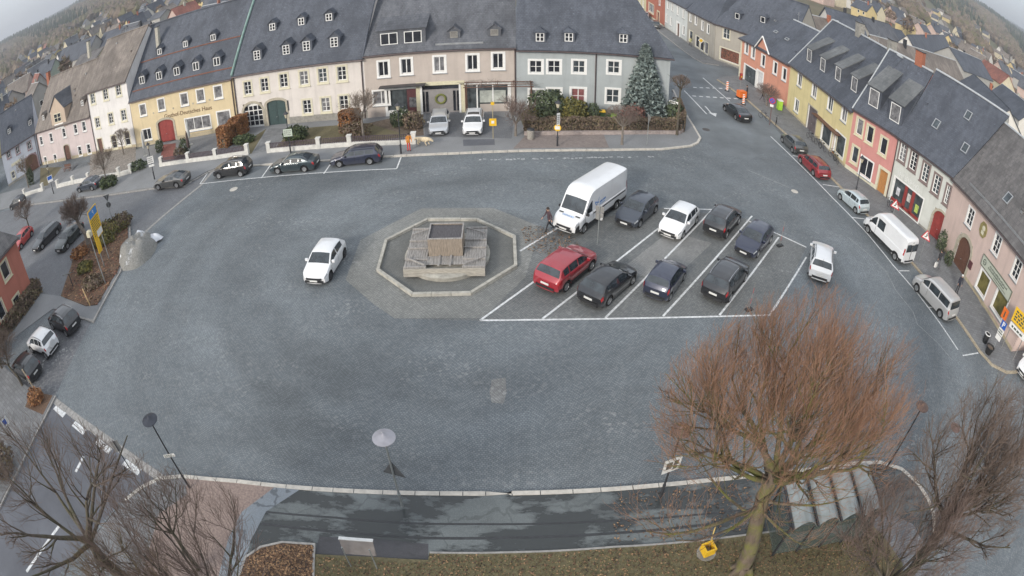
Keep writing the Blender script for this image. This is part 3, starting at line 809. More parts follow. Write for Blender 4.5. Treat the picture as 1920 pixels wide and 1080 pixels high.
M_sand = mat('plinth_sand', (.42, .36, .25), .9, .2, 3); M_stone = mat('plinth_stone', (.27, .26, .235), .9, .25, 3, bmp=.4)
V_metal = mat('verge_metal', (.50, .52, .53), .45, .15, 3, .3)

# ---- back row, from left
h = House('corner_house', 'teal gabled house at the far left end of the row beside the blue-white house', (-92, 50), (-83.5, 56.0), 9, 6.0, 11.0, P_teal2, R_slate)
h.win(0, 0, at=(6.6, 4.4)); h.win(0, 0, at=(3.2, 4.4)); h.win(0, 0, at=(6.6, 1.6)); h.finish()
h = House('row_house', 'pale blue-white house with mauve window surrounds and dark arched gateway, two small dormers', (-80.3, 59.3), (-74.5, 64.6), 11, 5.9, 12.3, P_bluew, R_slate, ends=('gable', 'gable'), plinth=(M_stone, .4), pipe=(7.6,))
for p in ((16, 289), (33, 281), (55, 272.5)): h.win(*p, .8, 1.3, (2, 2), W_mauve)
h.win(25, 328, .7, 1.2, (1, 2), W_cream)
h.door(67, 338, 2.6, 2.9, D_brown, W_mauve, .2, 2, .9, label='dark arched gateway')
for p in ((18, 251), (57, 235)): h.dormer(*p, 1.1, 1.1, 'gable', .7, .85)
bx, bz = h.fp(30, 305); MB().box(bx - 1.1, -.08, bz - .25, bx + 1.1, -.003, bz + .25).build('name_board', W_cream, h.root)
h.finish()
h = House('row_house', 'lilac pink house with brown tiled roof, big stepped gable dormer and brown arched door', (-74.4, 64.7), (-57, 62.3), 11.5, 5.9, 13.5, P_lil, R_brown, plinth=(M_sand, .5), pipe=(.15,))
for p in ((77.5, 264), (96, 258), (120, 249), (141.7, 241.7), (157.5, 236.7), (86, 301.7), (104, 297.5), (150, 283), (166.7, 279)): h.win(*p, .85, 1.45, (1, 2), W_white, .15)
h.door(131.7, 310, 1.7, 2.5, D_brown, W_stone, .16, 2, .35)
for p in ((82, 226), (155, 199)): h.dormer(*p, 1.0, 1.05, 'gable', .7, .85)
# the big cross gable over the eaves
gx, gz = h.fp(110, 222); gz = h.He - .3
mb = MB(); w2 = 2.3; z1 = h.He + 3.0; zt = h.He + 5.2; yb = (zt - h.He) / h.t + .6
mb.add([(gx - w2, -.1, gz), (gx + w2, -.1, gz), (gx + w2, -.1, z1), (gx, -.1, zt), (gx - w2, -.1, z1), (gx - w2, 4, gz), (gx + w2, 4, gz), (gx + w2, 4, z1), (gx - w2, 4, z1)], [(0, 1, 2, 3, 4), (1, 6, 7, 2), (0, 4, 8, 5)])
o = mb.build('cross_gable', plaster('plaster_sand', (.50, .40, .31)), h.root)
r = MB()
for sg in (-1, 1): r.slab([(gx + sg * (w2 + .2), -.3, z1 - .2), (gx, -.3, zt + .05), (gx, yb + 1.2, zt + .05), (gx + sg * (w2 + .2), 4.2, z1 - .2)], .12)
r.build('gable_roof', R_slate2, o)
f = MB(); glazing_bars(f, gx - 1.25, gz + 1.0, gx + 1.0, gz + 2.5, -.16, -.08, (2, 2), .12); f.build('gable_window', W_cream, o)
MB().box(gx - 1.2, -.12, gz + 1.05, gx + .95, -.105, gz + 2.45).build('pane', G_dark, o)
MB().box(gx - 1.5, -.18, gz - .1, gx + 1.3, -.103, gz + .75).build('gable_apron', W_white, o)
h.chimney(88, 118, .8, .6, 1.2, M_brick, 6.0); h.finish()
h = House('row_house', 'tall white three-storey house with brown tiled roof between the lilac house and the yellow inn', (-57, 62.3), (-47.5, 61), 12, 9.55, 15.8, P_white, R_brown, plinth=(M_sand, .5), pipe=(.12,))
for p in ((174, 185), (198, 177), (222, 169), (183, 230), (208, 222), (232, 216)): h.win(*p, 1.0, 1.5, (2, 3), W_cream, .2)
for p in ((214, 266), (239, 260)): h.win(*p, 1.1, 1.9, (1, 2), W_cream, .16, G_dark)
h.door(191, 285, 1.2, 2.3, D_brown, W_cream, .15, 1)
h.chimney(168, 105, .55, .5, 1.6, M_chim, 5.5); h.finish()
h = House('inn', 'yellow inn with red double door, gable dormers in two rows and lettering over the door', (-47.4, 61.), (-30.2, 60), 14, 6.5, 15.5, P_yel, R_slate, verge=None, plinth=(M_sand, .5), pipe=(17.0,), cat='inn')
for p in ((268, 206), (302.5, 196), (345.5, 186), (376, 179), (409, 172.5)): h.win(*p, 1.05, 1.5, (1, 1), W_white, .16, G_curt)
h.win(276, 252, 1.5, 1.5, (2, 1), W_white, .12); h.win(371, 231, 3.9, 1.6, (3, 1), W_white, .14, G_curt); h.win(420, 222, 1.8, 1.8, (1, 1), W_white, .16, G_curt)
h.door(317, 272, 2.7, 3.0, D_red, W_stone, .32, 2, .45, label='red arched double door')
for p in ((267, 158), (299, 150), (332, 142), (368, 132.5), (407, 124)): h.dormer(*p, 1.35, 1.25, 'gable', .95, 1.05, (2, 1))
for p in ((299.5, 103), (348, 89), (400, 77)): h.dormer(*p, 1.1, 1.0, 'gable', .75, .85, (2, 1))
h.chimney(297, 84, .5, .5, 2.6, M_chim)
tx, tz = h.fp(351, 210)
text_mesh('lettering', 'Gasthof-Deutsches Haus', .78, mat('lettering_brown', (.13, .075, .04), .7, .1, 3), h.root, (tx, -.02, tz), (PI / 2, 0, 0))
for q, zz in ((.55, 0), (3.2, 0)):
    y = q; MB().box(.4, y - .04, h.rz(y) + .02, h.W - .2, y + .04, h.rz(y) + .16).build('snow_guard', mat('rust', (.19, .085, .06), .8, .3, 4), h.root)
for p in ((288, 212), (325, 203), (362, 194), (393, 187)):
    x, z = h.fp(*p); MB().lathe([(0, -.05), (.13, -.04), (.13, -.003)], 10, 0, (x, 0, z), 'y').build('wall_anchor', W_stone, h.root)
h.finish()
h = House('row_house', 'long cream white house with arched glazed door, dark green gate and seven dormers', (-30.2, 60), (-14.3, 58.6), 14, 6.7, 15.3, P_cream, R_slate, plinth=(M_stone, .9), pipe=(.12, 15.7))
for p in ((464.5, 165), (496, 159), (532, 151), (570, 146), (605, 141), (641, 137.5), (576, 200), (611, 196), (645, 192)): h.win(*p, .95, 1.55, (2, 3), W_cream, .2)
h.door(479, 243, 2.6, 3.1, W_white, W_stone, .28, 4, 1.1, label='white arched door with small panes', panel=False)
x, _ = h.fp(479, 243)
for i in range(4):
    for k in range(4):
        a = x - 1.3 + .12 + i * .615; zz = .35 + k * .62; MB().box(a, .135, zz, a + .47, .157, zz + .5).build('door_pane', G_dark, h.root)
h.door(522.5, 236, 2.4, 3.1, D_green, W_stone, .3, 2, .4, label='dark green arched gate')
for p in ((482.5, 113), (537, 103), (575, 96), (627, 89)): h.dormer(*p, 1.35, 1.3, 'gable', .85, 1.1, (2, 3))
for p in ((511, 58), (565, 48), (617, 40)): h.dormer(*p, 1.15, 1.05, 'gable', .75, .9, (2, 2))
MB().cyl((.05, -.35, h.He + .25), (.05, h.yr, h.Hr + .15), .16, .16, 6).build('copper_valley', M_copper, h.root)
MB().cyl((h.W, -.35, h.He + .25), (h.W, h.yr, h.Hr + .15), .13, .13, 6).build('lead_valley', R_slate, h.root)
MB().box(15.0 - 8.2, -.06, 1.7, 15.0 - 8.05, -.003, 2.9).build('name_plate', M_dmetal, h.root)
h.finish()
h = House('row_house', 'beige brown house with garage door under a wreath, wide two-window dormer and shop entrances', (-14.3, 58.6), (.6, 58.5), 14, 7.0, 13.6, P_beige, R_slate2, plinth=(P_beige, .3), pipe=(14.8,))
for p in ((719, 129), (762, 124), (824, 120), (886, 117), (934, 114)): h.win(*p, 1.0, 1.6, (2, 1), W_white, .2)
h.win(715, 183, 1.6, 1.5, (2, 1), W_white, .16, G_curt)
o = h.door(758, 208, 3.3, 3.0, glass('shop_glass', (.06, .07, .075), .06), W_white, .26, 2, panel=False, label='shop front with a maroon door'); x, _ = h.fp(758, 208)
MB().box(x + .35, .10, .05, x + 1.62, .155, 2.95).build('shop_door', D_maroon, o); MB().box(x + .55, .09, .9, x + 1.4, .097, 2.0).build('shop_door_pane', G_curt, o); MB().box(x - 1.65, .0, .0, x + .3, .155, .7).build('shop_sill', W_white, o)
MB().box(x - 2.3, -.9, 3.45, x + 2.3, .0, 3.55).build('canopy', M_dmetal, h.root)
o = h.door(827, 207, 4.0, 3.2, D_grey, W_yel, .4, 1, panel=False, name='garage_door'); x, _ = h.fp(827, 207)
MB().box(x - 2, .09, 2.75, x + 2, .157, 3.15).build('door_pane', G_dark, o)
[MB().box(x + d - .12, .1, .3, x + d + .12, .155, 2.5).build('door_pane', G_dark, o) for d in (-1.72, -1.35, 1.35, 1.72)]
w_ = MB(); [w_.cyl((x + .48 * math.cos(t * PI / 8), .1, 1.65 + .48 * math.sin(t * PI / 8)), (x + .48 * math.cos((t + 1) * PI / 8), .1, 1.65 + .48 * math.sin((t + 1) * PI / 8)), .12, .12, 6) for t in range(16)]
wr = w_.build('door_wreath', mat('wreath', (.16, .17, .05), .9, .4, 20), None, loc=(h.root.location.x, h.root.location.y, 0), rz=h.root.rotation_euler[2]); tag(wr, 'round green wreath hanging on the grey garage door', 'wreath')
o = h.door(910, 210, 4.6, 3.1, glass('shop_glass', (.06, .07, .075), .06), W_white, .22, 1, panel=False, label='glazed shop entrance'); x, _ = h.fp(910, 210)
f = MB(); glazing_bars(f, x - 2.3, .0, x + 2.3, 3.1, .08, .157, (3, 1), .1); f.build('shop_frame', W_white, o); MB().box(x - .5, .1, 1.1, x + 2.0, .155, 2.4).build('shop_poster', mat('poster_pale', (.40, .42, .38), .5, .3, 2.5), o); MB().box(x - .5, .07, .02, x + 2.2, .078, .95).build('shop_parapet', P_beige, o)
h.dormer(752, 83, 4.9, 1.75, 'shed', 1.75, 1.3, (2, 1), n=2, slope=.3)
for p in ((851, 72), (927, 68)): h.dormer(*p, 1.25, .95, 'gable', .75, .7, (1, 1), frame=mat('louvre_grey', (.25, .24, .22), .8), louvre=True)
MB().box(7.2, .12, h.rz(.12) + .02, 11.8, .18, h.rz(.12) + .2).build('snow_guard', M_metal, h.root)
h.finish()
h = House('row_house', 'pale blue-green corner house with white framed square windows and steep slate hipped roof', (.6, 58.5), (15.7, 58.0), 14, 6.75, 16.4, P_teal, R_slate, ends=('gable', 'hip'), hip=5.5, plinth=(P_teal, .3), pipe=(7.65,))
for p in ((1004.7, 125), (1039, 125), (1085.6, 125), (1151, 126)): h.win(*p, 1.15, 1.3, (2, 2), W_white, .2, sill=False)
for p in ((1005, 181), (1039, 179), (1149, 180)): h.win(*p, 1.25, 1.45, (2, 2), W_white, .2, sill=False)
h.win(1084, 180, 1.3, 1.6, (2, 2), W_white, .22, G_red, label='window with red lower curtain')
for p in ((1012.5, 79), (1066.5, 79), (1168.5, 81)): h.dormer(*p, 1.15, 1.15, 'hip', .8, .95, (2, 2))
h.finish()

# ---- right hand row, from the far end
h = House('row_house', 'orange house with small cross gable and hipped slate roof at the street corner', (31.9, 79.3), (33.9, 66.5), 12, 6.0, 11.3, P_or, R_slate, ends=('hip', 'gable'), hip=5, verge=V_metal, plinth=(M_stone, .35), vs=(0, 0), reveal=W_white)
for p in ((1400, 90), (1412.5, 98.5), (1431, 113.5), (1453.5, 127.5), (1470.6, 139)): h.win(*p, .85, 1.6, (1, 1), W_white, .16)
o = h.door(1404, 162, 3.2, 2.5, glass('shop_glass', (.06, .07, .075), .06), W_white, .18, 2, panel=False, label='shop window')
h.door(1422, 176, 1.5, 2.7, mat('door_white', (.6, .6, .6), .5), W_white, .25, 1)
gx, gz = h.fp(1433, 84); mb = MB(); w2 = 1.7; z0 = h.He + .1; zt = h.He + 2.0; yb = 2.6
mb.add([(gx - w2, -.12, z0), (gx + w2, -.12, z0), (gx, -.12, zt), (gx - w2, .1, z0), (gx + w2, .1, z0), (gx, .1, zt)], [(0, 1, 2), (5, 4, 3)])
o = mb.build('cross_gable', P_or, h.root); r = MB()
for sg in (-1, 1): r.slab([(gx + sg * (w2 + .25), -.35, z0 - .2), (gx, -.35, zt + .12), (gx, (zt - h.He) / h.t + .2, zt + .12), (gx + sg * (w2 + .25), .0, z0 - .2)], .1)
r.build('gable_roof', R_slate, o)
v = MB(); [v.cyl((gx + sg * (w2 + .25), -.36, z0 - .15), (gx, -.36, zt + .15), .1, .1, 5) for sg in (-1, 1)]; v.build('gable_trim', W_white, o)
MB().box(-.04, -.06, 0, .32, -.003, 5.9).build('corner_stripe', W_cream, h.root)
for p in ((1455, 60), (1476, 74)): h.skylight(*p, .8, .5)
h.finish()
h = House('row_house', 'yellow house with four shed dormers in a row and dark shop windows', (33.9, 66.5), (33.6, 49.6), 12, 6.2, 13.9, P_yel2, R_slate, verge=V_metal, plinth=(M_sand, .35), vs=(1, 0), reveal=W_white)
for p in ((1499.6, 150), (1527, 170), (1557, 194.5), (1583, 214), (1493.6, 198)): h.win(*p, 1.2, 1.6, (2, 1), W_white, .1)
h.door(1519, 246, 2.5, 3.1, mat('gate_grey', (.13, .11, .115), .6, .3, 2), W_stone, .15, 2, label='dark open gateway')
h.win(1549, 251, 2.3, 2.3, (1, 1), W_white, .16, glass('shop_glass', (.06, .07, .075), .06), sill=False); h.win(1574, 271, 2.3, 2.3, (1, 1), W_white, .16, glass('shop_glass', (.06, .07, .075), .06), sill=False)
h.door(1561, 284, .95, 2.4, D_orange, W_yel, .1, 1)
for p in ((1516.5, 116), (1541.5, 134), (1570, 152), (1600, 172)): h.dormer(*p, 1.75, 1.85, 'shed', 1.25, 1.6, (1, 1), slope=.62, pane=G_curt, roofm=R_lid)
for p in ((1612, 62), ): h.chimney(*p, .9, .9, 1.4, M_stone, 6.0)
h.chimney(1672, 98, .9, .9, 1.3, M_stone, 6.3)
MB().box(8.6, -.75, 2.75, 15.0, -.003, 2.85).build('canopy', D_brown, h.root)
h.finish()
h = House('row_house', 'rose red house with two shed dormers, white bay window and orange door', (33.6, 49.6), (35.8, 43.6), 12, 6.65, 14.1, P_red, R_slate, verge=V_metal, plinth=(W_cream, .5), vs=(1, 0), reveal=W_yel)
for p in ((1612, 238), (1631, 252), (1656.5, 274), (1603, 290)): h.win(*p, .85, 1.7, (1, 1), W_yel, .2)
h.win(1624, 315, 1.7, 1.9, (2, 1), W_white, .15)
h.door(1650, 360, 1.15, 2.5, D_orange, W_cream, .3, 1)
for p in ((1636.5, 201), (1676, 229)): h.dormer(*p, 2.0, 2.2, 'shed', 1.35, 1.85, (1, 1), slope=.60, pane=G_curt, roofm=R_lid)
h.chimney(1726, 106, 1.0, .8, 1.5, M_brick, 6.2)
h.finish()
h = House('row_house', 'grey white house with red shop front, brown framed windows and an arched entrance', (35.8, 43.6), (38, 35.9), 12, 6.6, 14.6, P_grey, R_slate, verge=V_metal, plinth=(M_stone, .3), pipe=(.1,), rsh=(0, 2.5), vs=(0, 0), reveal=W_white)
for p in ((1692.6, 286), (1712.6, 302), (1735, 323.7), (1756, 346), (1778.5, 367)): h.win(*p, .85, 1.75, (2, 4), W_brown, .2)
x, z = h.fp(1697, 385); f = h.win(0, 0, 4.3, 2.5, (1, 1), W_white, .14, glass('shop_glass', (.06, .07, .075), .06), at=(x, 1.45), sill=False, label='wide shop window with red posts')
q = MB(); [q.box(x + d - .2, .02, .2, x + d + .2, .1, 2.7) for d in (-.35, .75)]; q.box(x - 2.14, .02, .2, x + 2.14, .075, .6); q.build('shop_post', D_red, h.root)
for d, zc, m_ in ((-1.4, 1.5, 'poster_a'), (.2, 1.7, 'poster_b'), (1.5, 1.3, 'poster_c')): MB().box(x + d - .25, .085, zc - .4, x + d + .25, .093, zc + .4).build('shop_poster', mat(m_, {'poster_a': (.55, .55, .58), 'poster_b': (.5, .48, .45), 'poster_c': (.4, .5, .12)}[m_], .5, .4, 6), h.root)
h.door(1752, 450, 2.0, 2.9, D_red, W_stone, .22, 2, .9, label='red arched entrance')
h.skylight(1756, 233); h.skylight(1815.5, 217); h.skylight(1810, 278)
# faded pale lettering in two lines, too worn to read: rows of small letter strokes
mb = MB(); rr = random.Random(5)
for row, (pa, pb) in enumerate((((1685, 322), (1722, 351)), ((1684, 325), (1723, 357)))):
    for k in range(13):
        f_ = k / 12; px = pa[0] + (pb[0] - pa[0]) * f_; py = pa[1] + (pb[1] - pa[1]) * f_; xx, zz = h.fp(px, py); hh = .28 if k in (0, 12) else .17
        if row == 1 and k % 5 == 3: continue
        mb.box(xx - .03, -.022, zz - hh, xx + .03, -.003, zz + hh * .6); mb.box(xx + .03, -.022, zz + (.1 if k % 2 else -.12) - .03, xx + .14, -.003, zz + (.1 if k % 2 else -.12) + .03)
mb.build('lettering', mat('faded_letter', (.66, .67, .65), .8, .1, 4), h.root)
h.finish()
h = House('row_house', 'pink house with brown arched gate, octagonal wall emblem and brown tiled roof', (38, 35.9), (37.2, 20.8), 12, 6.45, 13.7, P_pink, R_greyb, verge=V_metal, plinth=(M_sand, .4), vs=(0, 0), reveal=W_white)
for p in ((1819, 407), (1869, 458), (1906, 505)): h.win(*p, .95, 1.55, (2, 3), W_white, .13, G_dark)
h.win(1770, 456, .5, .9, (1, 1), W_cream, .1); h.win(1843, 531, 1.6, 1.7, (1, 1), W_white, .16, mat('pane_shop_ochre', (.16, .14, .05), .2, .4, 1.5)); h.win(1875, 568, 1.8, 1.9, (1, 1), W_white, .16, mat('pane_shop_ochre', (.16, .14, .05), .2, .4, 1.5))
h.door(1796, 503, 2.3, 3.1, D_brown, W_stone, .34, 2, 1.1, label='brown arched gate')
x, z = h.fp(1844, 431); n8 = [(x + .62 * math.cos(PI / 8 + k * PI / 4), z + .72 * math.sin(PI / 8 + k * PI / 4)) for k in range(8)]
em = MB(); em.add([(p[0], y, p[1]) for y in (-.06, -.003) for p in n8], [tuple(range(8))[::1]] + [(i, 8 + i, 8 + (i + 1) % 8, (i + 1) % 8) for i in range(8)]); o = em.build('wall_emblem', mat('emblem_olive', (.26, .22, .09), .7, .3, 4), h.root)
em = MB(); em.lathe([(0, -.02), (.22, -.018), (.24, 0)], 10, 0, (x + .05, -.062, z + .15), 'y'); em.box(x - .2, -.08, z - .42, x + .22, -.062, z - .1); em.build('emblem_relief', W_cream, o)
x, z = h.fp(1869, 520); o = MB().box(x - 2.5, -.16, z - .42, x + 2.5, -.02, z + .42).build('shop_sign', mat('sign_pale_green', (.46, .49, .41), .5, .1, 2), h.root)
f = MB(); f.box(x - 2.58, -.14, z - .50, x + 2.58, -.03, z - .425); f.box(x - 2.58, -.14, z + .425, x + 2.58, -.03, z + .50); f.box(x - 2.58, -.14, z - .425, x - 2.505, -.03, z + .425); f.box(x + 2.505, -.14, z - .425, x + 2.58, -.03, z + .425); f.build('sign_frame', mat('sign_frame_green', (.16, .18, .14), .5), o)
f = MB(); f.lathe([(.18, -.005), (.26, -.005), (.26, 0)], 16, 0, (x - 2.05, -.162, z), 'y'); f.box(x - 2.2, -.168, z - .03, x - 1.9, -.162, z + .03); rr = random.Random(9)
for row, (zz, hh, x0, x1) in enumerate(((z + .2, .09, x - 1.2, x + 1.9), (z - .02, .1, x - 1.4, x + 1.5), (z - .25, .05, x - .3, x + 1.9))):
    q = x0
    while q < x1: wl = rr.uniform(.05, .12); f.box(q, -.168, zz - hh, q + wl, -.162, zz + hh * rr.uniform(.2, 1)); q += wl + .05
f.build('sign_lettering', mat('sign_ink', (.07, .09, .07), .6), o)
h.skylight(1890, 372, .85, 1.1)
MB().box(2.2, .3, h.rz(.3) + .03, h.W - .2, .38, h.rz(.3) + .22).build('snow_guard', M_metal, h.root)
MB().box(5.6, -.12, 1.25, 6.15, -.003, 1.95).build('notice_case', D_maroon, h.root)
h.finish()

# ---- the street that runs away to the right of the corner
h = House('street_house', 'grey beige corner house with four upper windows along the street', (29.6, 99.2), (30.9, 88.2), 10, 6.2, 12.6, P_greyb, R_slate, ends=('gable', 'hip'), plinth=(M_stone, .3), reveal=W_white)
for p in ((1295, 32), (1305, 38), (1317.5, 48), (1328, 54)): h.win(*p, .8, 1.6, (1, 1), W_white, .1)
for p in ((1295.5, 68), (1307.5, 78), (1316, 84), (1324.5, 90)): h.win(*p, 1.5, 2.0, (1, 1), W_cream, .12, sill=False)
h.finish()
h = House('street_house', 'grey beige house turned to the square with colourful shop window and two dormers', (30.95, 88.1), (39.0, 77.2), 12, 6.2, 13.6, P_greyb, R_slate, ends=('hip', 'gable'), hip=3, plinth=(M_stone, .3))
h.win(1362, 63, 1.2, 1.7, (2, 2), W_cream, .14); x, z = h.fp(1368, 103); h.win(0, 0, 3.6, 2.0, (1, 1), W_cream, .15, mat('pane_goods', (.30, .12, .08), .25, .8, 4, col2=(.03, .035, .03)), at=(x, 1.6), sill=False)
for p in ((1382, 36), (1430, 43)): h.dormer(*p, 1.3, 1.2, 'hip', .8, .95, (1, 1))
h.finish()
h = House('street_house', 'pale grey house with tall narrow windows and brown door down the street', (28.8, 111.8), (29.6, 99.3), 10, 6.4, 12.2, plaster('plaster_pale_grey', (.60, .62, .60)), R_slate, plinth=(M_stone, .25), reveal=W_white)
for p in ((1253, 9), (1261, 13), (1271, 20), (1282, 26), (1250, 34), (1258, 40)): h.win(*p, .8, 1.7, (1, 1), W_white, .08)
h.door(1271, 66, 1.4, 2.7, D_brown, W_white, .35, 1); h.win(1282, 57, 1.0, 1.7, (1, 1), W_white, .1); h.finish()
h = House('street_house', 'brick red house with big white window far down the street', (28.4, 126.5), (28.75, 111.9), 10, 7.2, 12.5, P_brick, R_slate2, plinth=(W_cream, .4))
h.win(1221, 15, 4.2, 1.9, (3, 1), W_cream, .2, G_curt); h.win(1237, 3, .9, 1.4); h.door(1234, 38, 1.4, 2.5, D_maroon, W_yel, .3, 1); h.finish()
h = House('street_house', 'yellow white house beyond the brick red one far down the street', (28.2, 141), (28.4, 126.6), 10, 6.5, 12, plaster('plaster_far_yellow', (.58, .52, .33)), R_slate2)
for p in ((1200, 6), (1206, 8)): h.win(*p, .9, 1.5)
h.finish()
# ---- terracotta house at the left edge of the square
h = House('end_house', 'terracotta red house with cream window surrounds and stone plinth at the left edge', (-41.6, 17.5), (-41.05, 29.2), 9, 5.75, 10.5, P_terra, R_greyb, ends=('gable', 'hip'), hip=4, plinth=(M_stone, .75))
for p in ((10, 506), (34, 569), (2, 582)): h.win(*p, 1.0, 1.45, (1, 1), W_yel, .17, G_dark)
h.win(0, 0, 1.0, 1.45, (1, 1), W_yel, .17, G_dark, at=(3.4, 4.3)); h.finish()
# ================================================================ VEHICLES
def paint(name, col, metal=.0, rough=.32):
    if name in MATS: return MATS[name]
    m, nt, b = _new(name); co = coords(nt)
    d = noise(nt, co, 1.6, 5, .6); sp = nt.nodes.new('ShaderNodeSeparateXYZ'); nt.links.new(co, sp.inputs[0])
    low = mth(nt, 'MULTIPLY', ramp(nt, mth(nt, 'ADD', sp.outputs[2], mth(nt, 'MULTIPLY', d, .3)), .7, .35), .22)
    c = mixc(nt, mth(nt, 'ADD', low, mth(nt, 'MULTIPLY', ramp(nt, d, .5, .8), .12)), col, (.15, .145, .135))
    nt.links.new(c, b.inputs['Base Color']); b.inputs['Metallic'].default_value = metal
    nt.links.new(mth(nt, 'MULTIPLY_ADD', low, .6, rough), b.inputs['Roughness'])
    b.inputs['Coat Weight'].default_value = 1.0; b.inputs['Coat Roughness'].default_value = .05; b.inputs['Coat IOR'].default_value = 1.62
    MATS[name] = m; return m
C_under = mat('underbody', (.012, .012, .013), .9, .2, 5); C_glass = glass('car_glass', (.03, .038, .044), .04, 1.0); C_tyre = mat('tyre', (.016, .016, .017), .85, .3, 12)
C_rim = mat('rim_silver', (.38, .39, .40), .35, .15, 6, .7); C_rimd = mat('rim_dark', (.08, .08, .085), .4, .2, 6, .6)
C_head = mat('headlamp', (.40, .42, .44), .1, .5, 16, .3, coat=1); C_tail = mat('tail_lamp', (.36, .018, .02), .15, .3, 12, coat=1); C_plate = mat('number_plate', (.66, .66, .64), .5, .08, 20)
C_black = mat('black_plastic', (.022, .023, .025), .55, .25, 6); C_chrome = mat('chrome', (.55, .56, .57), .2, .1, 6, .9)
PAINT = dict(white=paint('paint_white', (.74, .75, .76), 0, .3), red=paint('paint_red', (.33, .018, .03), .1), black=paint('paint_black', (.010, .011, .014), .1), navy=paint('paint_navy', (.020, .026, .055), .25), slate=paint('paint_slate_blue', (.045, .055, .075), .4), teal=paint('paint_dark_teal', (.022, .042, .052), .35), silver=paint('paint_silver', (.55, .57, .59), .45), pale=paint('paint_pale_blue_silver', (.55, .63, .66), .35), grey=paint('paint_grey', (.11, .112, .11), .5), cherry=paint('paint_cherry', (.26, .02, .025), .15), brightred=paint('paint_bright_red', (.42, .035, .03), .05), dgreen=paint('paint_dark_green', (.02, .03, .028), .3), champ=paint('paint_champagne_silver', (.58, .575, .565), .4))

CT = {}
CT['hatch'] = dict(L=4.02, W=1.76, H=1.47, wb=2.52, rw=.315, fo=.80, top=[(0, .60), (.02, .69), (.06, .77), (.14, .86), (.23, .945), (.265, .985), (.435, 1.405), (.50, 1.45), (.60, 1.47), (.72, 1.455), (.84, 1.40), (.945, 1.04), (.965, .96), (.985, .90), (1, .84)], belt=(.90, 1.0), ws=(.272, .425), rg=(.852, .938), side=[(.315, .545), (.565, .745), (.765, .835)])
CT['small'] = dict(CT['hatch'], L=3.65, wb=2.37, fo=.72, W=1.67, H=1.50, rw=.295, top=[(0, .62), (.02, .72), (.07, .82), (.16, .92), (.22, .98), (.25, 1.02), (.42, 1.43), (.50, 1.48), (.62, 1.50), (.76, 1.48), (.87, 1.42), (.96, 1.06), (.98, .95), (1, .85)], ws=(.257, .41), rg=(.88, .952), side=[(.30, .55), (.57, .77), (.79, .86)])
CT['suv'] = dict(CT['hatch'], L=4.4, W=1.84, H=1.63, wb=2.66, rw=.35, fo=.87, top=[(0, .72), (.02, .84), (.06, .93), (.14, 1.0), (.23, 1.06), (.26, 1.10), (.41, 1.55), (.48, 1.60), (.60, 1.63), (.76, 1.61), (.87, 1.55), (.955, 1.14), (.975, 1.05), (1, .92)], belt=(1.03, 1.12), ws=(.267, .40), rg=(.88, .948), side=[(.305, .52), (.54, .72), (.74, .85)], sill=.30, rails=True, clad=True)
CT['compact_suv'] = dict(CT['suv'], L=4.1, W=1.78, H=1.60, wb=2.55, rw=.335, fo=.8)
CT['estate'] = dict(CT['hatch'], L=4.6, W=1.80, H=1.48, wb=2.68, rw=.325, fo=.9, top=[(0, .58), (.02, .68), (.06, .76), (.14, .84), (.23, .92), (.26, .96), (.40, 1.39), (.46, 1.44), (.58, 1.47), (.78, 1.46), (.88, 1.42), (.955, 1.04), (.975, .96), (1, .84)], ws=(.267, .39), rg=(.89, .948), side=[(.30, .495), (.51, .685), (.70, .86)], rails=True)
CT['sedan'] = dict(CT['hatch'], L=4.65, W=1.80, H=1.46, wb=2.69, rw=.325, fo=.92, top=[(0, .58), (.02, .68), (.06, .76), (.14, .84), (.23, .92), (.265, .96), (.40, 1.37), (.46, 1.43), (.56, 1.46), (.66, 1.43), (.72, 1.38), (.865, 1.06), (.89, 1.03), (.97, 1.0), (.985, .95), (1, .84)], ws=(.272, .39), rg=(.73, .858), side=[(.305, .495), (.51, .66), (.67, .74)])
CT['coupe'] = dict(CT['hatch'], L=4.48, W=1.90, H=1.31, wb=2.62, rw=.345, fo=.88, top=[(0, .52), (.02, .62), (.06, .70), (.15, .80), (.28, .88), (.34, .92), (.475, 1.25), (.53, 1.30), (.60, 1.31), (.68, 1.27), (.87, 1.0), (.92, .95), (.98, .93), (1, .82)], belt=(.86, .96), ws=(.347, .465), rg=(.69, .86), side=[(.39, .575), (.59, .70)], wrf=.70)
CT['cabrio'] = dict(CT['sedan'], H=1.42, L=4.4, wb=2.55)
CT['van'] = dict(L=6.9, W=2.0, H=2.75, wb=4.2, rw=.35, fo=1.02, top=[(0, .72), (.008, .92), (.02, 1.03), (.06, 1.14), (.125, 1.24), (.14, 1.28), (.225, 2.22), (.235, 2.32), (.275, 2.60), (.31, 2.70), (.36, 2.74), (.97, 2.73), (.99, 2.68), (1, 2.55)], belt=(1.22, 1.25), ws=(.147, .218), rg=None, side=[(.19, .285, 6.05, 6.62)], wrf=.86, sill=.34, clad=True, cap=.06)
CT['cargo'] = dict(CT['van'], L=6.0, W=2.0, H=2.45, wb=4.03, rw=.34, fo=.95, top=[(0, .75), (.01, .95), (.03, 1.06), (.09, 1.18), (.13, 1.25), (.15, 1.30), (.25, 2.12), (.28, 2.30), (.33, 2.42), (.38, 2.45), (.96, 2.44), (.985, 2.38), (1, 2.25)], belt=(1.2, 1.22), ws=(.158, .24), side=[(.195, .305, 6.05, 6.72), (.335, .49, 6.05, 6.72)], reardoors=True)
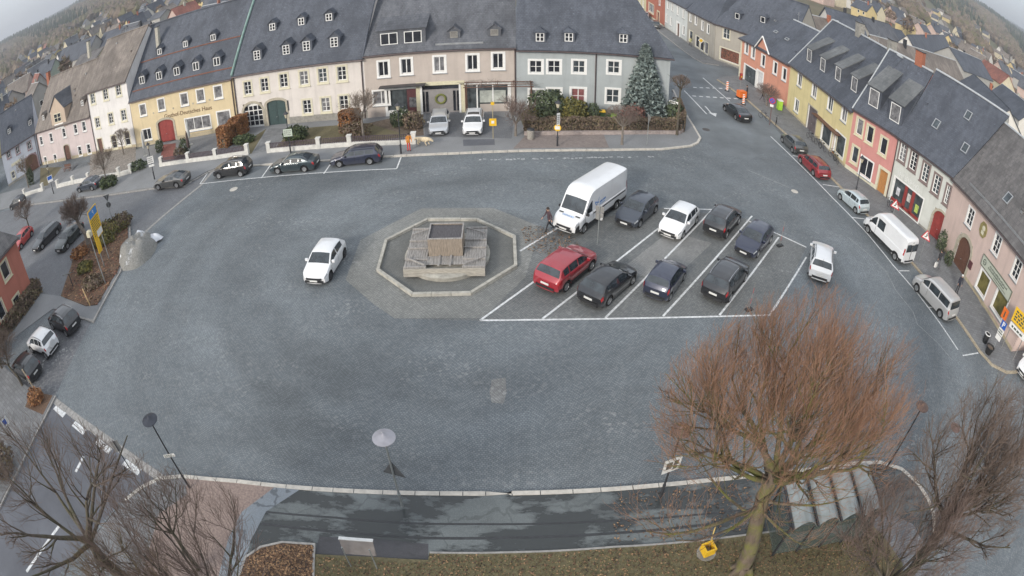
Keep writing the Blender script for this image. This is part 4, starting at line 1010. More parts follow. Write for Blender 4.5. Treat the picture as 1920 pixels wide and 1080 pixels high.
CT['people_van'] = dict(CT['van'], L=4.95, W=1.90, H=1.90, wb=3.2, rw=.34, fo=.85, top=[(0, .68), (.015, .86), (.04, .96), (.12, 1.08), (.17, 1.16), (.20, 1.2), (.33, 1.72), (.37, 1.82), (.43, 1.88), (.55, 1.90), (.90, 1.89), (.95, 1.83), (.985, 1.15), (1, .95)], belt=(1.10, 1.14), ws=(.208, .325), rg=(.955, .982), side=[(.26, .40, 6.08, 6.9), (.42, .66, 6.08, 6.9), (.675, .92, 6.08, 6.9)], wrf=.80, cap=.1, clad=False, sill=.26)

WHEELS = {}
def wheel_meshes(rw, rim):
    k = (rw, rim.name)
    if k not in WHEELS:
        t = MB().lathe([(rw * .62, -.09), (rw * .93, -.10), (rw, -.06), (rw, .06), (rw * .93, .10), (rw * .62, .09)], 22, 0, axis='y')
        r = MB().lathe([(rw * .62, .08), (rw * .64, .104), (rw * .58, .100), (rw * .55, .06), (rw * .14, .05)], 22, 0, axis='y')
        for q in range(5):
            M = Matrix.Rotation(2 * PI * q / 5, 4, 'Y'); r.box(-.045, .06, .03, .045, .095, rw * .6, 0, M)
        r.cyl((0, .05, 0), (0, .10, 0), .055, .05, 10); r.lathe([(rw * .56, .02), (0, .02)], 14, 1, axis='y')
        me = []
        for nm, mb, ms in (('wheel', t, [C_tyre]), ('rim', r, [rim, C_under])):
            o = mb.build(nm, ms, None, True, sharp=40); me.append(o.data); bpy.data.objects.remove(o)
        WHEELS[k] = me
    return WHEELS[k]

def car(name, label, typ, F, Rr, side, color, z=0.0, rim=None, wins=None, group='cars in the square', cat='car', roofm=None, sunroof=False, extra=None, off=None, **ov):
    c = dict(CT[typ]); c.update(ov)
    if wins: c['side'] = wins
    L, W, H, wb, rw, fo = c['L'], c['W'], c['H'], c['wb'], c['rw'], c['fo']; sill = c.get('sill', .22); wrf = c.get('wrf', .74)
    rim = rim or C_rim; pm = PAINT[color]
    F = G(*F, z); Rr = G(*Rr, z); hd = (F - Rr); hd.z = 0; hd.normalize(); mid = (F + Rr) / 2
    rgt = Vector((hd.y, -hd.x, 0)); cen = mid + rgt * ((W / 2 - .06) if side == 'L' else -(W / 2 - .06) if side == 'R' else 0)
    root = thing(name, label, cat, (cen.x, cen.y, z), math.atan2(hd.y, hd.x), group)
    T = c['top']
    def top(s):
        for (a, za), (b, zb) in zip(T[:-1], T[1:]):
            if s <= b: return za + (zb - za) * (s - a) / (b - a)
        return T[-1][1]
    ax = [(fo) / L, (fo + wb) / L]; Ra = (rw + .065)
    def ring(s):
        hw = W / 2 * (1 - .15 * max(0, 1 - s / .11) ** 2 - .10 * max(0, 1 - (1 - s) / .10) ** 2)
        t = top(s); bl = c['belt'][0] + (c['belt'][1] - c['belt'][0]) * max(0, min(1, (s - .25) / .65)); bl = min(bl, t - .07)
        k = max(0, min(1, (t - .07 - bl) / (H - .07 - bl))); za = sill + .05 * max(0, 1 - s / .06) + .08 * max(0, 1 - (1 - s) / .05)
        for a in ax:
            d = abs(s - a) * L
            if d < Ra: za = max(za, rw + math.sqrt(Ra * Ra - d * d))
        zm = max(sill + (bl - sill) * .55, za + .02); zm = min(zm, bl - .03)
        y7 = hw * (.93 * (1 - k) + wrf * 1.04 * k); cr = c.get('cap', .05)
        return [(0, sill - .02), (hw - .24, sill - .02), (hw - .24, za), (hw * .975, za), (hw, zm), (hw * .985, bl - .035), (hw * .955, bl), (y7, t - (.03 + cr * k)), (y7 * (.9 - .04 * k), t - .014 - .012 * k), (y7 * .5, t), (0, t + .012)]
    def X(s, y):
        q = (y / (W / 2)) ** 2
        return wb / 2 + fo - s * L - .17 * q * max(0, 1 - s / .14) + .10 * q * max(0, 1 - (1 - s) / .10)
    def surf(s, t, sg=1):
        r = ring(s); i = min(9, int(t)); f = t - i; y = r[i][0] * (1 - f) + r[i + 1][0] * f; zz = r[i][1] * (1 - f) + r[i + 1][1] * f
        return Vector((X(s, y), sg * y, zz))
    ss = set([round(s, 4) for s, _ in T]) | {0, 1} | {round(i / 26, 4) for i in range(27)}
    for a in ax:
        for q in (-1, -.93, -.75, -.45, 0, .45, .75, .93, 1): ss.add(round(a + q * Ra / L, 4))
    ss = sorted(s for s in ss if 0 <= s <= 1); clean = [ss[0]]
    for s in ss[1:]:
        if s - clean[-1] > .0035: clean.append(s)
    clean[-1] = 1.0; ss = clean; b = MB(); n = 21
    for s in ss:
        r = ring(s); full = [(-y, zz) for y, zz in r[:0:-1]] ; pts = [(y, zz) for y, zz in r] + [(-y, zz) for y, zz in r[9:0:-1]]
        b.v += [(X(s, y), y, zz) for y, zz in pts]
    n = 20
    for i in range(len(ss) - 1):
        for j in range(n):
            k = (j + 1) % n; b.f.append([i * n + j, i * n + k, (i + 1) * n + k, (i + 1) * n + j]); b.m.append(1 if (j < 3 or j >= 17) else (2 if roofm and (7 <= j <= 12) and c['ws'][1] - .01 < ss[i] < .9 else 0))
    b.f.append(list(range(n - 1, -1, -1))); b.m.append(0); e = (len(ss) - 1) * n; b.f.append([e + j for j in range(n)]); b.m.append(0)
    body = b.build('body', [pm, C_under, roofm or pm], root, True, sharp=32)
    def patch(nm, m, s0, s1, t0, t1, sides=(1, -1), join=False, off=.007, ns=5, nt_=3, parent=root, across=False):
        mbs = []
        for sg in sides:
            p = MB(); idx = []
            cols = [t0 + (t1 - t0) * j / nt_ for j in range(nt_ + 1)]
            seq = [(t, 1) for t in cols] + ([(t, -1) for t in cols[-2::-1]] if across else [])
            for i in range(ns + 1):
                s = s0 + (s1 - s0) * i / ns
                for t, g in seq:
                    P = surf(s, t, sg * g); dS = surf(min(1, s + .004), t, sg * g) - surf(max(0, s - .004), t, sg * g); dT = surf(s, min(10, t + .05), sg * g) - surf(s, t - .05, sg * g)
                    nn = dT.cross(dS); nn = nn.normalized() if nn.length > 1e-9 else Vector((0, 0, 1))
                    if nn.dot(Vector((0, P.y, .9 * (P.z - .6) + .2))) < 0: nn = -nn
                    p.v.append(tuple(P + nn * off))
            m_ = len(seq)
            for i in range(ns):
                for j in range(m_ - 1):
                    f = [i * m_ + j, i * m_ + j + 1, (i + 1) * m_ + j + 1, (i + 1) * m_ + j]; p.f.append(f); p.m.append(0)
            o = p.build(nm, m, parent, True); mbs.append(o)
        return mbs
    w0, w1 = c['ws']; patch('windscreen', C_glass, w0, w1, 7.95, 10, (1,), across=True, ns=6)
    if c['rg']: patch('rear_window', C_glass, c['rg'][0], c['rg'][1], 7.95, 10, (1,), across=True)
    for sw in c['side']: patch('side_window', C_glass, sw[0], sw[1], *(sw[2:] if len(sw) > 2 else (6.1, 6.93)))
    patch('headlight', C_head, .004, .085 if H < 1.7 else .05, 4.75 if H > 1.7 else 5.0, 6.9, off=.012)
    tl = (.955, .998) if H < 1.7 else (.975, .998)
    patch('tail_light', C_tail, *tl, 4.5, 6.6 if H < 1.7 else 6.35, off=.012)
    if c.get('clad'): patch('sill_trim', C_black, .02, .98, 3.02, 3.5, ns=40, nt_=1)
    for s_ in [x[0] - .008 for x in c['side'][:2]] + [c['side'][-1][1] if len(c['side']) < 3 else c['side'][1][1] + .006]:
        pass
    g = MB()
    nx = wb / 2 + fo; tx = nx - L; zt0 = T[0][1]; zr = T[-1][1]
    g.box(nx - .10, -.5, zt0 - .14, nx + .006, .5, zt0 - .005); g.box(nx - .12, -.62, sill + .05, nx + .008, .62, sill + .17); g.build('grille', C_black, root)
    MB().box(nx - .02, -.26, zt0 - .25, nx + .022, .26, zt0 - .14).build('number_plate', C_plate, root)
    MB().box(tx - .022, -.26, zr - .28, tx + .02, .26, zr - .17).build('number_plate', C_plate, root)
    MB().box(tx - .012, -.6, sill + .08, tx + .1, .6, sill + .22).build('rear_bumper', C_black, root)
    sm = w0 + (w1 - w0) * .45
    for sg in (1, -1):
        P = surf(sm, 6.0, sg); m_ = MB(); m_.box(P.x - .06, min(P.y, P.y + sg * .2), P.z + .02, P.x + .05, max(P.y, P.y + sg * .2), P.z + .17); o = m_.build('wing_mirror', pm if H < 2 else C_black, root)
        dn = c['side'][:2] if H < 1.9 else c['side'][:1]
        for i_, q in enumerate(dn):
            sa = (q[0] - .035 if i_ == 0 else q[0] - .012); sb = q[1] + .011; cols = [sa, sa + .004] + [sa + .004 + (sb - sa - .008) * k_ / 5 for k_ in range(1, 5)] + [sb - .004, sb]; rows = (3.55, 4.0, 4.5, 5.0, 5.5, 5.98); d_ = MB()
            for s_ in cols:
                for t_ in rows: P = surf(s_, t_, sg); d_.v.append((P.x, P.y + sg * .005, P.z))
            m_ = len(rows)
            for x_ in range(len(cols) - 1):
                for y_ in range(m_ - 1): f_ = [x_ * m_ + y_, x_ * m_ + y_ + 1, (x_ + 1) * m_ + y_ + 1, (x_ + 1) * m_ + y_]; d_.f.append(f_ if sg > 0 else f_[::-1]); d_.m.append(1 if x_ in (0, len(cols) - 2) else 0)
            o = d_.build('door', [pm, C_under], root, True)
            P = surf(q[1] - .03, 5.0, sg); MB().box(P.x - .08, P.y - .02, P.z - .09, P.x + .08, P.y + .026, P.z - .06).build('handle', pm, o)
    if c.get('rails'):
        for sg in (1, -1):
            m_ = MB(); s0, s1 = w1 + .04, .86; pts = [surf(s0 + (s1 - s0) * i / 8, 7.6, sg) + Vector((0, 0, .05 if 0 < i < 8 else .0)) for i in range(9)]; m_.tube(pts, .02, 6); m_.build('roof_rail', C_chrome if color in ('black', 'silver', 'champ') else C_black, root)
    if sunroof: patch('sunroof', C_glass, w1 + .07, w1 + .20, 8.3, 10, (1,), across=True)
    if c.get('reardoors'):
        for sg in (1, -1): MB().box(tx - .012, min(sg * .08, sg * .78), 1.35, tx + .02, max(sg * .08, sg * .78), 2.0).build('rear_window', C_glass, root)
        MB().box(tx - .01, -.012, .45, tx + .02, .012, 2.2).build('door_gap', C_under, root)
    if H < 1.9: MB().cyl((tx + .55, 0, top(1 - .55 / L)), (tx + .42, 0, top(1 - .55 / L) + .22), .008, .005, 5).build('aerial', C_black, root)
    wm, rm = wheel_meshes(rw, rim)
    for xx in (wb / 2, -wb / 2):
        for sg in (1, -1):
            o = bpy.data.objects.new('wheel', wm); COL.objects.link(o); o.parent = root; o.location = (xx, sg * (W / 2 - .115), rw); o.rotation_euler[2] = 0 if sg > 0 else PI
            r = bpy.data.objects.new('rim', rm); COL.objects.link(r); r.parent = o
    if extra: extra(root, surf, patch, tx, nx, pm)
    return root

Q8 = lambda x, y: (980 + x / 3.2, 300 + y / 3.2)
G1 = 'cars parked in the marked bays'
def van_marks(root, surf, patch, tx, nx, pm):
    blue = mat('logo_blue', (.12, .25, .52), .5, .2, 5); m = MB()
    for sg in (1, -1):
        for s0, z0, s1, z1, w in ((.33, 1.75, .36, 1.45, .05), (.36, 1.45, .41, 1.95, .05), (.33, 1.78, .40, 1.60, .04), (.42, 1.55, .47, 1.58, .07), (.48, 1.58, .53, 1.62, .07), (.42, 1.38, .52, 1.43, .03)):
            y = sg * (surf((s0 + s1) / 2, 6.4, 1).y + .02); x0 = nx - s0 * 6.9; x1 = nx - s1 * 6.9
            yy = [sg * (surf(s, 6 + (zz - 1.24) / 1.45, 1).y + .012) for s, zz in ((s0, z0), (s1, z1))]
            m.add([(x0, yy[0], z0 - w), (x1, yy[1], z1 - w), (x1, yy[1], z1 + w), (x0, yy[0], z0 + w)], [(0, 1, 2, 3)])
    m.build('logo', blue, root)
    m = MB(); zz = surf(.07, 9.5).z + .012
    m.add([(nx - .62, -.42, zz + .05), (nx - .62, .42, zz + .05), (nx - .50, .42, zz + .012), (nx - .50, -.42, zz + .012)], [(0, 1, 2, 3)]); m.build('bonnet_lettering', mat('logo_pale_blue', (.35, .45, .66), .5, .6, 12), root)
    pp = MB()
    for a, b_, q in ((-.5, .1, .2), (.15, .2, .25), (.5, .08, .15)): pp.box(nx - 1.22, a - q, 1.36, nx - 1.0, a + q, 1.39)
    for sg in (1, -1): MB().box(nx - .78, sg * .62 - .16, surf(.11, 8.6).z - .005, nx - .68, sg * .62 + .16, surf(.11, 8.6).z + .025).build('bonnet_vent', C_black, root)
    for sg in (1, -1): patch('side_trim', C_black, .30, .94, 4.55, 4.8, (sg,), ns=12, nt_=1)
    patch('front_bumper', C_black, .0, .05, 3.0, 4.6, ns=4)
car('delivery_van', 'tall white high-roof delivery van with blue logo parked beside the walking man', 'van', Q8(370, 437), Q8(553, 300), 'L', 'white', group='vans', cat='van', extra=van_marks)
car('parked_car', 'dark slate blue hatchback parked right next to the tall white van', 'hatch', Q8(700, 405), Q8(793, 320), 'L', 'slate', group=G1)
car('parked_car', 'white hatchback parked nose to camera in the bay row beside the worn paving', 'hatch', Q8(960, 470), Q8(1035, 387), 'L', 'white', group=G1, H=1.44)
car('parked_car', 'small black suv with red tail lamps parked tail first beside the white hatchback', 'compact_suv', Q8(1292, 388), Q8(1218, 473), 'R', 'black', group=G1)
car('parked_car', 'navy blue older hatchback parked nose to camera at the row end by the red post', 'hatch', Q8(1400, 592), Q8(1485, 497), 'L', 'navy', group=G1)
car('parked_car', 'dark red compact suv parked tail first, only red car in the marked bays', 'suv', Q8(408, 665), Q8(262, 788), 'R', 'red', group=G1, rails=False)
car('parked_car', 'black hatchback parked between the dark red suv and the small navy car', 'hatch', Q8(655, 750), Q8(515, 873), 'R', 'black', group=G1, L=4.2)
car('parked_car', 'small navy blue car with pale rear window sticker in the front bay row', 'small', Q8(962, 725), Q8(880, 845), 'R', 'navy', group=G1)
car('parked_car', 'black estate suv with silver roof rails at the right of the front bay row', 'suv', Q8(1338, 720), Q8(1228, 865), 'R', 'black', group=G1, H=1.55)
car('parked_car', 'white suv standing alone at the right edge of the parking bays', 'suv', (1519, 474), (1514, 517), 'L', 'white')
car('moving_car', 'white three-door hatchback driving across the open square left of the fountain', 'hatch', (620.7, 525), (646.7, 482), 'L', 'white', rim=C_rimd, wins=[(.315, .56), (.58, .80)], L=3.95)
G2 = 'cars parked along the far kerb'
car('parked_car', 'black compact suv parked in the first marked bay by the far kerb', 'compact_suv', (410, 336), (453, 332), 'L', 'black', group=G2)
car('parked_car', 'dark teal saloon parked in the middle bay by the far kerb', 'sedan', (518, 327), (575, 323), 'L', 'teal', group=G2)
car('parked_car', 'dark blue estate parked in the last far bay near the person in orange', 'estate', (640, 314), (690, 309.5), 'L', 'navy', group=G2)
car('parked_car', 'low grey sports coupe parked on the pavement near the yellow inn', 'coupe', (296, 357), (334, 353), 'L', 'grey', z=.11, group=G2)
car('parked_car', 'dark car half hidden behind the pollarded tree on the left pavement', 'sedan', (146, 362), (178, 357), 'L', 'slate', z=.11, group=G2)
car('parked_car', 'small black car parked at the far left end beneath the lilac house', 'small', (20.5, 395), (40, 389), 'L', 'black', z=.0, group=G2)
G3 = 'cars parked by the traffic island'
car('parked_car', 'bright red hatchback parked behind the terracotta house', 'hatch', (38, 471), (64, 439), 'L', 'brightred', group=G3)
car('parked_car', 'black estate parked between the bright red hatchback and the dark open saloon', 'estate', (80.6, 468), (109, 440), 'L', 'black', group=G3)
car('parked_car', 'dark green-black saloon parked against the planted traffic island', 'cabrio', (127, 468), (154, 438), 'L', 'dgreen', group=G3)
G4 = 'cars parked in the left bay'
car('parked_car', 'black suv parked tail out in the cobbled bay below the planted island', 'compact_suv', (97, 616), (131, 634), 'L', 'black', group=G4)
def spare(root, surf, patch, tx, nx, pm):
    MB().lathe([(0, -.12), (.30, -.12), (.34, -.08), (.34, 0), (0, 0)], 18, 0, (0, 0, 0), 'y').build('spare_wheel_cover', pm, root, True, loc=(tx - .01, 0, .92), rz=-PI / 2, sharp=40)
car('parked_car', 'white off-roader with a spare wheel cover on its tail in the left bay', 'compact_suv', (60, 661), (92, 675), 'L', 'white', group=G4, extra=spare, L=3.9, H=1.68)
car('parked_car', 'black car half hidden by bare branches, lowest in the left bay', 'hatch', (31, 703), (58, 721), 'L', 'black', group=G4)
G5 = 'cars on the house driveway'
car('parked_car', 'pale silver estate parked on the driveway in front of the wreath door', 'estate', (840, 251.5), (842, 228), 'L', 'silver', z=.118, group=G5)
car('parked_car', 'white estate with dark glass roof parked on the driveway', 'estate', (904, 252), (907, 228), 'L', 'white', z=.118, group=G5, sunroof=True)
G6 = 'vehicles along the right hand houses'
car('moving_car', 'dark saloon driving out of the square past the striped beacons', 'sedan', (1359.5, 209), (1378, 224), 'L', 'black')
car('parked_car', 'dark grey hatchback parked at the kerb by the yellow house', 'hatch', (1466, 267), (1485, 286.5), 'L', 'grey', group=G6)
car('parked_car', 'cherry red estate parked at the kerb before the rose red house', 'estate', (1500, 306), (1524, 330), 'L', 'cherry', group=G6)
car('parked_car', 'tiny pale blue-silver hatchback parked between cherry red estate and white cargo van', 'small', (1575, 375), (1602, 399), 'L', 'pale', group=G6)
car('cargo_van', 'white cargo van with two dark rear door windows parked by the grey shop', 'cargo', (1626, 437), (1675, 487), 'L', 'white', group='vans', cat='van')
car('people_van', 'silver passenger van with long dark side windows parked by the pink house', 'people_van', (1715, 545), (1761, 597), 'L', 'champ', group='vans', cat='van')
car('parked_car', 'white car cut off by the right picture edge below the pink house', 'hatch', (1918, 725), (1952, 690), 'L', 'white', group=G6)
car('parked_car', 'dark estate parked at the kerb beside the pale grey street house', 'suv', (1216, 46), (1221, 55), 'L', 'grey', group=G6)
car('parked_car', 'pale car parked far down the street by the brick red house', 'estate', (1197, 27), (1202, 36), 'L', 'silver', group=G6)
# ================================================================ TREES, HEDGES, PLANTS
def bark(name, col, moss=None, amt=.5):
    if name in MATS: return MATS[name]
    m, nt, b = _new(name); co = coords(nt)
    n = noise(nt, scaled(nt, co, 3, 3, 1), 2.2, 6, .65); c = mixc(nt, ramp(nt, n, .3, .7), tuple(x * .6 for x in col), tuple(x * 1.35 for x in col))
    if moss: c = mixc(nt, mth(nt, 'MULTIPLY', ramp(nt, noise(nt, co, 1.1, 5, .6), .42, .62), amt), c, moss)
    nt.links.new(c, b.inputs['Base Color']); b.inputs['Roughness'].default_value = .95; bump(nt, b, noise(nt, scaled(nt, co, 9, 9, 2), 2, 4), .7, .03)
    MATS[name] = m; return m

class Tubes:
    def __init__(s): s.v = []; s.f = []; s.m = []
    def seg(s, p, q, r0, r1, n, mi=0):
        d = (q - p)
        if d.length < 1e-5: return
        d.normalize(); a = d.orthogonal().normalized(); b = d.cross(a); o = len(s.v)
        for P, r in ((p, r0), (q, r1)):
            for i in range(n):
                t = 2 * PI * i / n; s.v.append((P.x + r * (a.x * math.cos(t) + b.x * math.sin(t)), P.y + r * (a.y * math.cos(t) + b.y * math.sin(t)), P.z + r * (a.z * math.cos(t) + b.z * math.sin(t))))
        for i in range(n): j = (i + 1) % n; s.f.append((o + i, o + j, o + n + j, o + n + i)); s.m.append(mi)

def bare_tree(name, label, base, path, C, Rv, spec, mats, seed=1, group=None, cat='tree', up=.12, rtw=.007, clip=True, low=()):
    """base: world point; path: trunk points (relative); C, Rv: crown ellipsoid centre (relative) and radii;
    spec: per level (children, length, radius, steps, spread deg, wander, upward pull)"""
    rnd = random.Random(seed); root = thing(name, label, cat, base, 0, group)
    C = Vector(C); Rv = Vector(Rv)
    tr = Tubes(); P = [Vector(p) for p in path]; rs = [p[3] for p in spec['trunk']] if isinstance(spec['trunk'][0], tuple) else spec['trunk']
    for i in range(len(P) - 1): tr.seg(P[i], P[i + 1], rs[i], rs[i + 1], 10)
    for k in range(6):   # root flare
        a = k * PI / 3 + rnd.random(); tr.seg(P[0] + Vector((math.cos(a), math.sin(a), -.1)) * rs[0] * 1.7, P[0] + Vector((0, 0, rs[0] * 2.0)) + Vector((math.cos(a), math.sin(a), 0)) * rs[0] * .4, rs[0] * .3, rs[0] * .5, 6)
    cr = Tubes(); lv = spec['levels']; nl = len(lv); st = dict(clip=clip)
    def inside(p, k=1.0):
        q = p - C; return (q.x / Rv.x) ** 2 + (q.y / Rv.y) ** 2 + (q.z / Rv.z) ** 2 < k
    def grow(p, d, L, r, lev):
        n, _, _, steps, spread, wan, pull = lv[lev]
        pts = [p]; rr = [r]; dd = d.copy()
        for i in range(steps):
            dd = (dd + Vector((rnd.gauss(0, wan), rnd.gauss(0, wan), rnd.gauss(0, wan))) + Vector((0, 0, pull))).normalized()
            q = pts[-1] + dd * (L / steps)
            if st['clip'] and not inside(q, rnd.uniform(.85, 1.12)) and lev > 0: break
            pts.append(q); rr.append(max(rtw * .6, r * (1 - .75 * (i + 1) / steps)))
        ns = 7 if r > .06 else 5 if r > .025 else 3
        for i in range(len(pts) - 1): cr.seg(pts[i], pts[i + 1], rr[i], rr[i + 1], ns, 0 if lev < nl - 2 else 1)
        if lev + 1 < nl and len(pts) > 1:
            m = lv[lev + 1]
            for k in range(m[0]):
                t = rnd.uniform(.25, 1.0) if k else 1.0
                f = t * (len(pts) - 1); i = min(len(pts) - 2, int(f)); q = pts[i].lerp(pts[i + 1], f - i)
                ax = (pts[i + 1] - pts[i]).normalized(); o = ax.orthogonal().normalized(); o = Matrix.Rotation(rnd.uniform(0, 2 * PI), 3, ax) @ o
                ang = RAD(m[4]) * rnd.uniform(.55, 1.25)
                nd = (ax * math.cos(ang) + o * math.sin(ang)).normalized()
                grow(q, nd, m[1] * rnd.uniform(.65, 1.2) * (1.1 - .35 * t), max(rtw, min(m[2], rr[i] * .75)) * rnd.uniform(.75, 1.1), lev + 1)
    m = lv[0]
    for k in range(m[0]):
        a = 2 * PI * (k + rnd.uniform(-.25, .25)) / m[0] * 1.0; an = RAD(m[4]) * rnd.uniform(.35, 1.2)
        d = Vector((math.cos(a) * math.sin(an), math.sin(a) * math.sin(an), math.cos(an)))
        t = rnd.uniform(.55, 1.0) if k % 3 else 1.0
        q = P[-2].lerp(P[-1], t); grow(q, d, m[1] * rnd.uniform(.8, 1.15), m[2] * rnd.uniform(.75, 1.1), 0)
    st['clip'] = False
    for (z_, d_, L_, r_) in low:
        for a_, b_ in zip(P[:-1], P[1:]):
            if a_.z <= z_ <= b_.z: grow(a_.lerp(b_, (z_ - a_.z) / (b_.z - a_.z)), Vector(d_).normalized(), L_, r_, 1); break
    def mk(nm, T, ms):
        me = bpy.data.meshes.new(nm); me.from_pydata(T.v, [], T.f)
        for x in ms: me.materials.append(x)
        if any(T.m): me.polygons.foreach_set('material_index', T.m)
        me.polygons.foreach_set('use_smooth', [True] * len(T.f)); o = bpy.data.objects.new(nm, me); COL.objects.link(o); o.parent = root; return o
    mk('trunk', tr, [mats[0]]); mk('crown', cr, [mats[0], mats[1]])
    return root

B_moss = bark('bark_mossy', (.13, .10, .075), (.15, .155, .035), .85); B_dark = bark('bark_dark', (.10, .082, .068), (.085, .09, .03), .45); B_grey = bark('bark_grey', (.20, .175, .15))
T_red = mat('twig_red', (.29, .165, .105), .9, .3, 2); T_brown = mat('twig_brown', (.175, .13, .105), .9, .3, 2); T_mauve = mat('twig_mauve', (.185, .135, .115), .9, .3, 2); T_och = mat('twig_ochre', (.21, .15, .085), .9, .3, 2); T_grey = mat('twig_grey', (.22, .175, .14), .9, .3, 2)

# the big lime by the bus shelter
bare_tree('bare_tree', 'huge bare reddish-twigged tree with mossy trunk beside the bus shelter', (8.9, 9.9, .1), [(0, 0, -.2), (-.1, .2, 1.6), (-.35, .5, 3.2), (-.55, .7, 4.6), (-.45, .9, 5.8)], (-.15, .9, 8.4), (5.15, 3.5, 4.15),
          dict(trunk=[.38, .33, .30, .28, .22], levels=[(14, 4.4, .13, 7, 62, .11, .06), (8, 2.2, .05, 5, 46, .14, .12), (8, 1.6, .016, 4, 40, .13, .22), (6, 1.25, .007, 3, 32, .10, .25), (2, .55, .005, 2, 30, .08, .22)]), (B_moss, T_red), seed=4, rtw=.0055,
          low=((3.9, (-1, -.1, .12), 4.6, .10), (4.3, (-.8, -.6, .05), 4.2, .08), (3.4, (-1, .5, .02), 3.6, .07), (4.4, (.9, -.5, .1), 3.4, .07), (4.0, (.2, -1, .2), 2.6, .06), (4.5, (1, .4, .1), 3.8, .08)))
# bottom left: trees rooted below the picture edge
bare_tree('bare_tree', 'wide bare dark tree spreading over the near street with broad white dashes', (-15.0, 6.5, 0), [(0, 0, -.2), (.0, 0, 2.0), (-.4, 0, 4.0), (-.6, .2, 5.2)], (-.6, .2, 7.1), (6.6, 3.2, 4.3),
          dict(trunk=[.34, .30, .26, .2], levels=[(9, 4.6, .12, 6, 56, .10, .05), (7, 2.3, .05, 5, 42, .14, .10), (7, 1.5, .02, 4, 40, .12, .12), (5, .9, .009, 3, 36, .10, .12)]), (B_dark, T_brown), seed=11)
bare_tree('bare_tree', 'many-stemmed bare mauve-brown tree before the blue-grey path by the platform', (-9.6, 5.6, 0), [(0, 0, -.2), (.0, 0, 1.5), (.1, 0, 3.0), (.1, .2, 4.2)], (.0, .3, 7.0), (4.0, 3.0, 4.6),
          dict(trunk=[.26, .24, .2, .16], levels=[(12, 4.0, .085, 6, 46, .10, .10), (7, 2.0, .035, 5, 38, .13, .16), (7, 1.3, .014, 4, 34, .10, .22), (5, .8, .008, 3, 30, .08, .2)]), (B_dark, T_mauve), seed=12)
bare_tree('bare_tree', 'low ochre-twigged bare bush tree below the many-stemmed mauve-brown tree', (-12.0, 4.6, 0), [(0, 0, -.2), (.0, 0, 1.2), (.1, 0, 2.4)], (.0, .4, 6.2), (3.6, 3.0, 4.6),
          dict(trunk=[.2, .18, .14], levels=[(12, 4.0, .07, 6, 42, .10, .10), (8, 1.9, .03, 5, 36, .12, .16), (8, 1.2, .012, 4, 34, .10, .2), (4, .7, .008, 3, 30, .08, .2)]), (B_moss, T_och), seed=14)
bare_tree('bare_tree', 'small dark bare tree with crooked forks standing on the red gravel', tuple(G(372, 1066, .1)), [(0, 0, -.2), (.05, 0, 1.2), (.2, 0, 2.4), (.25, 0, 3.0)], (.3, 0, 5.0), (2.2, 1.9, 2.9),
          dict(trunk=[.13, .11, .09, .07], levels=[(7, 2.3, .055, 5, 48, .13, .06), (6, 1.2, .025, 4, 42, .16, .08), (6, .8, .012, 3, 42, .12, .1), (4, .45, .007, 2, 36, .1, .1)]), (B_dark, T_brown), seed=13)
# bottom right
bare_tree('bare_tree', 'tall dark bare tree beyond the granite sett path', (16.2, 6.6, 0), [(0, 0, -.2), (-.2, 0, 2.2), (-.5, .1, 4.5), (-.7, .2, 6.0)], (-.4, .3, 8.0), (4.4, 3.2, 4.4),
          dict(trunk=[.34, .30, .26, .2], levels=[(13, 4.0, .11, 6, 50, .11, .09), (8, 2.1, .045, 5, 42, .14, .12), (8, 1.3, .018, 4, 40, .12, .12), (6, .8, .009, 3, 36, .10, .12)]), (B_dark, T_brown), seed=21)
bare_tree('bare_tree', 'broad bare reddish-mauve tree beside the granite sett path, below the tall dark tree', (13.8, 5.9, 0), [(0, 0, -.2), (-.1, 0, 1.4), (-.2, .1, 2.6), (-.2, .2, 3.2)], (-.1, .3, 5.2), (4.5, 3.2, 3.9),
          dict(trunk=[.25, .22, .18, .14], levels=[(13, 3.6, .085, 6, 62, .11, .07), (8, 1.9, .035, 5, 42, .13, .14), (8, 1.2, .014, 4, 38, .10, .16), (6, .8, .008, 3, 34, .08, .16)]), (B_dark, T_mauve), seed=22)
small = dict(trunk=[.13, .11, .09, .07], levels=[(9, 1.7, .05, 5, 50, .12, .06), (7, 1.0, .022, 4, 42, .14, .08), (6, .65, .012, 3, 42, .12, .1), (3, .4, .010, 2, 36, .1, .1)])
def sm(label, px, py, h, cw, tw, seed, clear=.42, z=.1, name='bare_tree', bk=None, spec=None, rt=.012, sway=0):
    P = G(px, py, z); c = h * clear
    return bare_tree(name, label, P, [(0, 0, -.2), (0, 0, c * .5), (sway, 0, c * .9), (sway * 1.4, 0, c * 1.15)], (sway, 0, (h + c) / 2), (cw, cw, (h - c) / 2 * 1.08), spec or small, (bk or B_grey, tw), seed=seed, rtw=rt)
sm('knobbly pollarded tree with dense brown head behind the tall yellow signboard', 166, 458, 5.4, 2.1, T_brown, 31, .42, spec=dict(trunk=[.24, .22, .20, .16], levels=[(9, 1.8, .10, 4, 46, .14, .05), (12, .9, .03, 3, 55, .15, .06), (10, .6, .014, 3, 40, .1, .15), (3, .4, .011, 2, 30, .1, .1)]), bk=B_grey, sway=-.5)
sm('low bare street tree behind the red and black cars', 55, 428, 3.6, 2.6, T_brown, 32, .3, z=0, bk=B_dark)
sm('bare street tree with pale twigs in front of the white three-storey house', 202, 350, 4.6, 2.6, T_grey, 33, .42)
sm('round bare tree in the walled front garden of the blue-white house', 54, 352, 5.3, 2.6, T_och, 34, .42)
sm('bare garden tree with pale brown twigs between cream white and beige houses', 682, 262, 5.2, 2.5, T_grey, 35, .38)
sm('bare reddish shrub-like tree beside the driveway of the beige house', 967, 255, 4.3, 2.2, T_mauve, 36, .25)
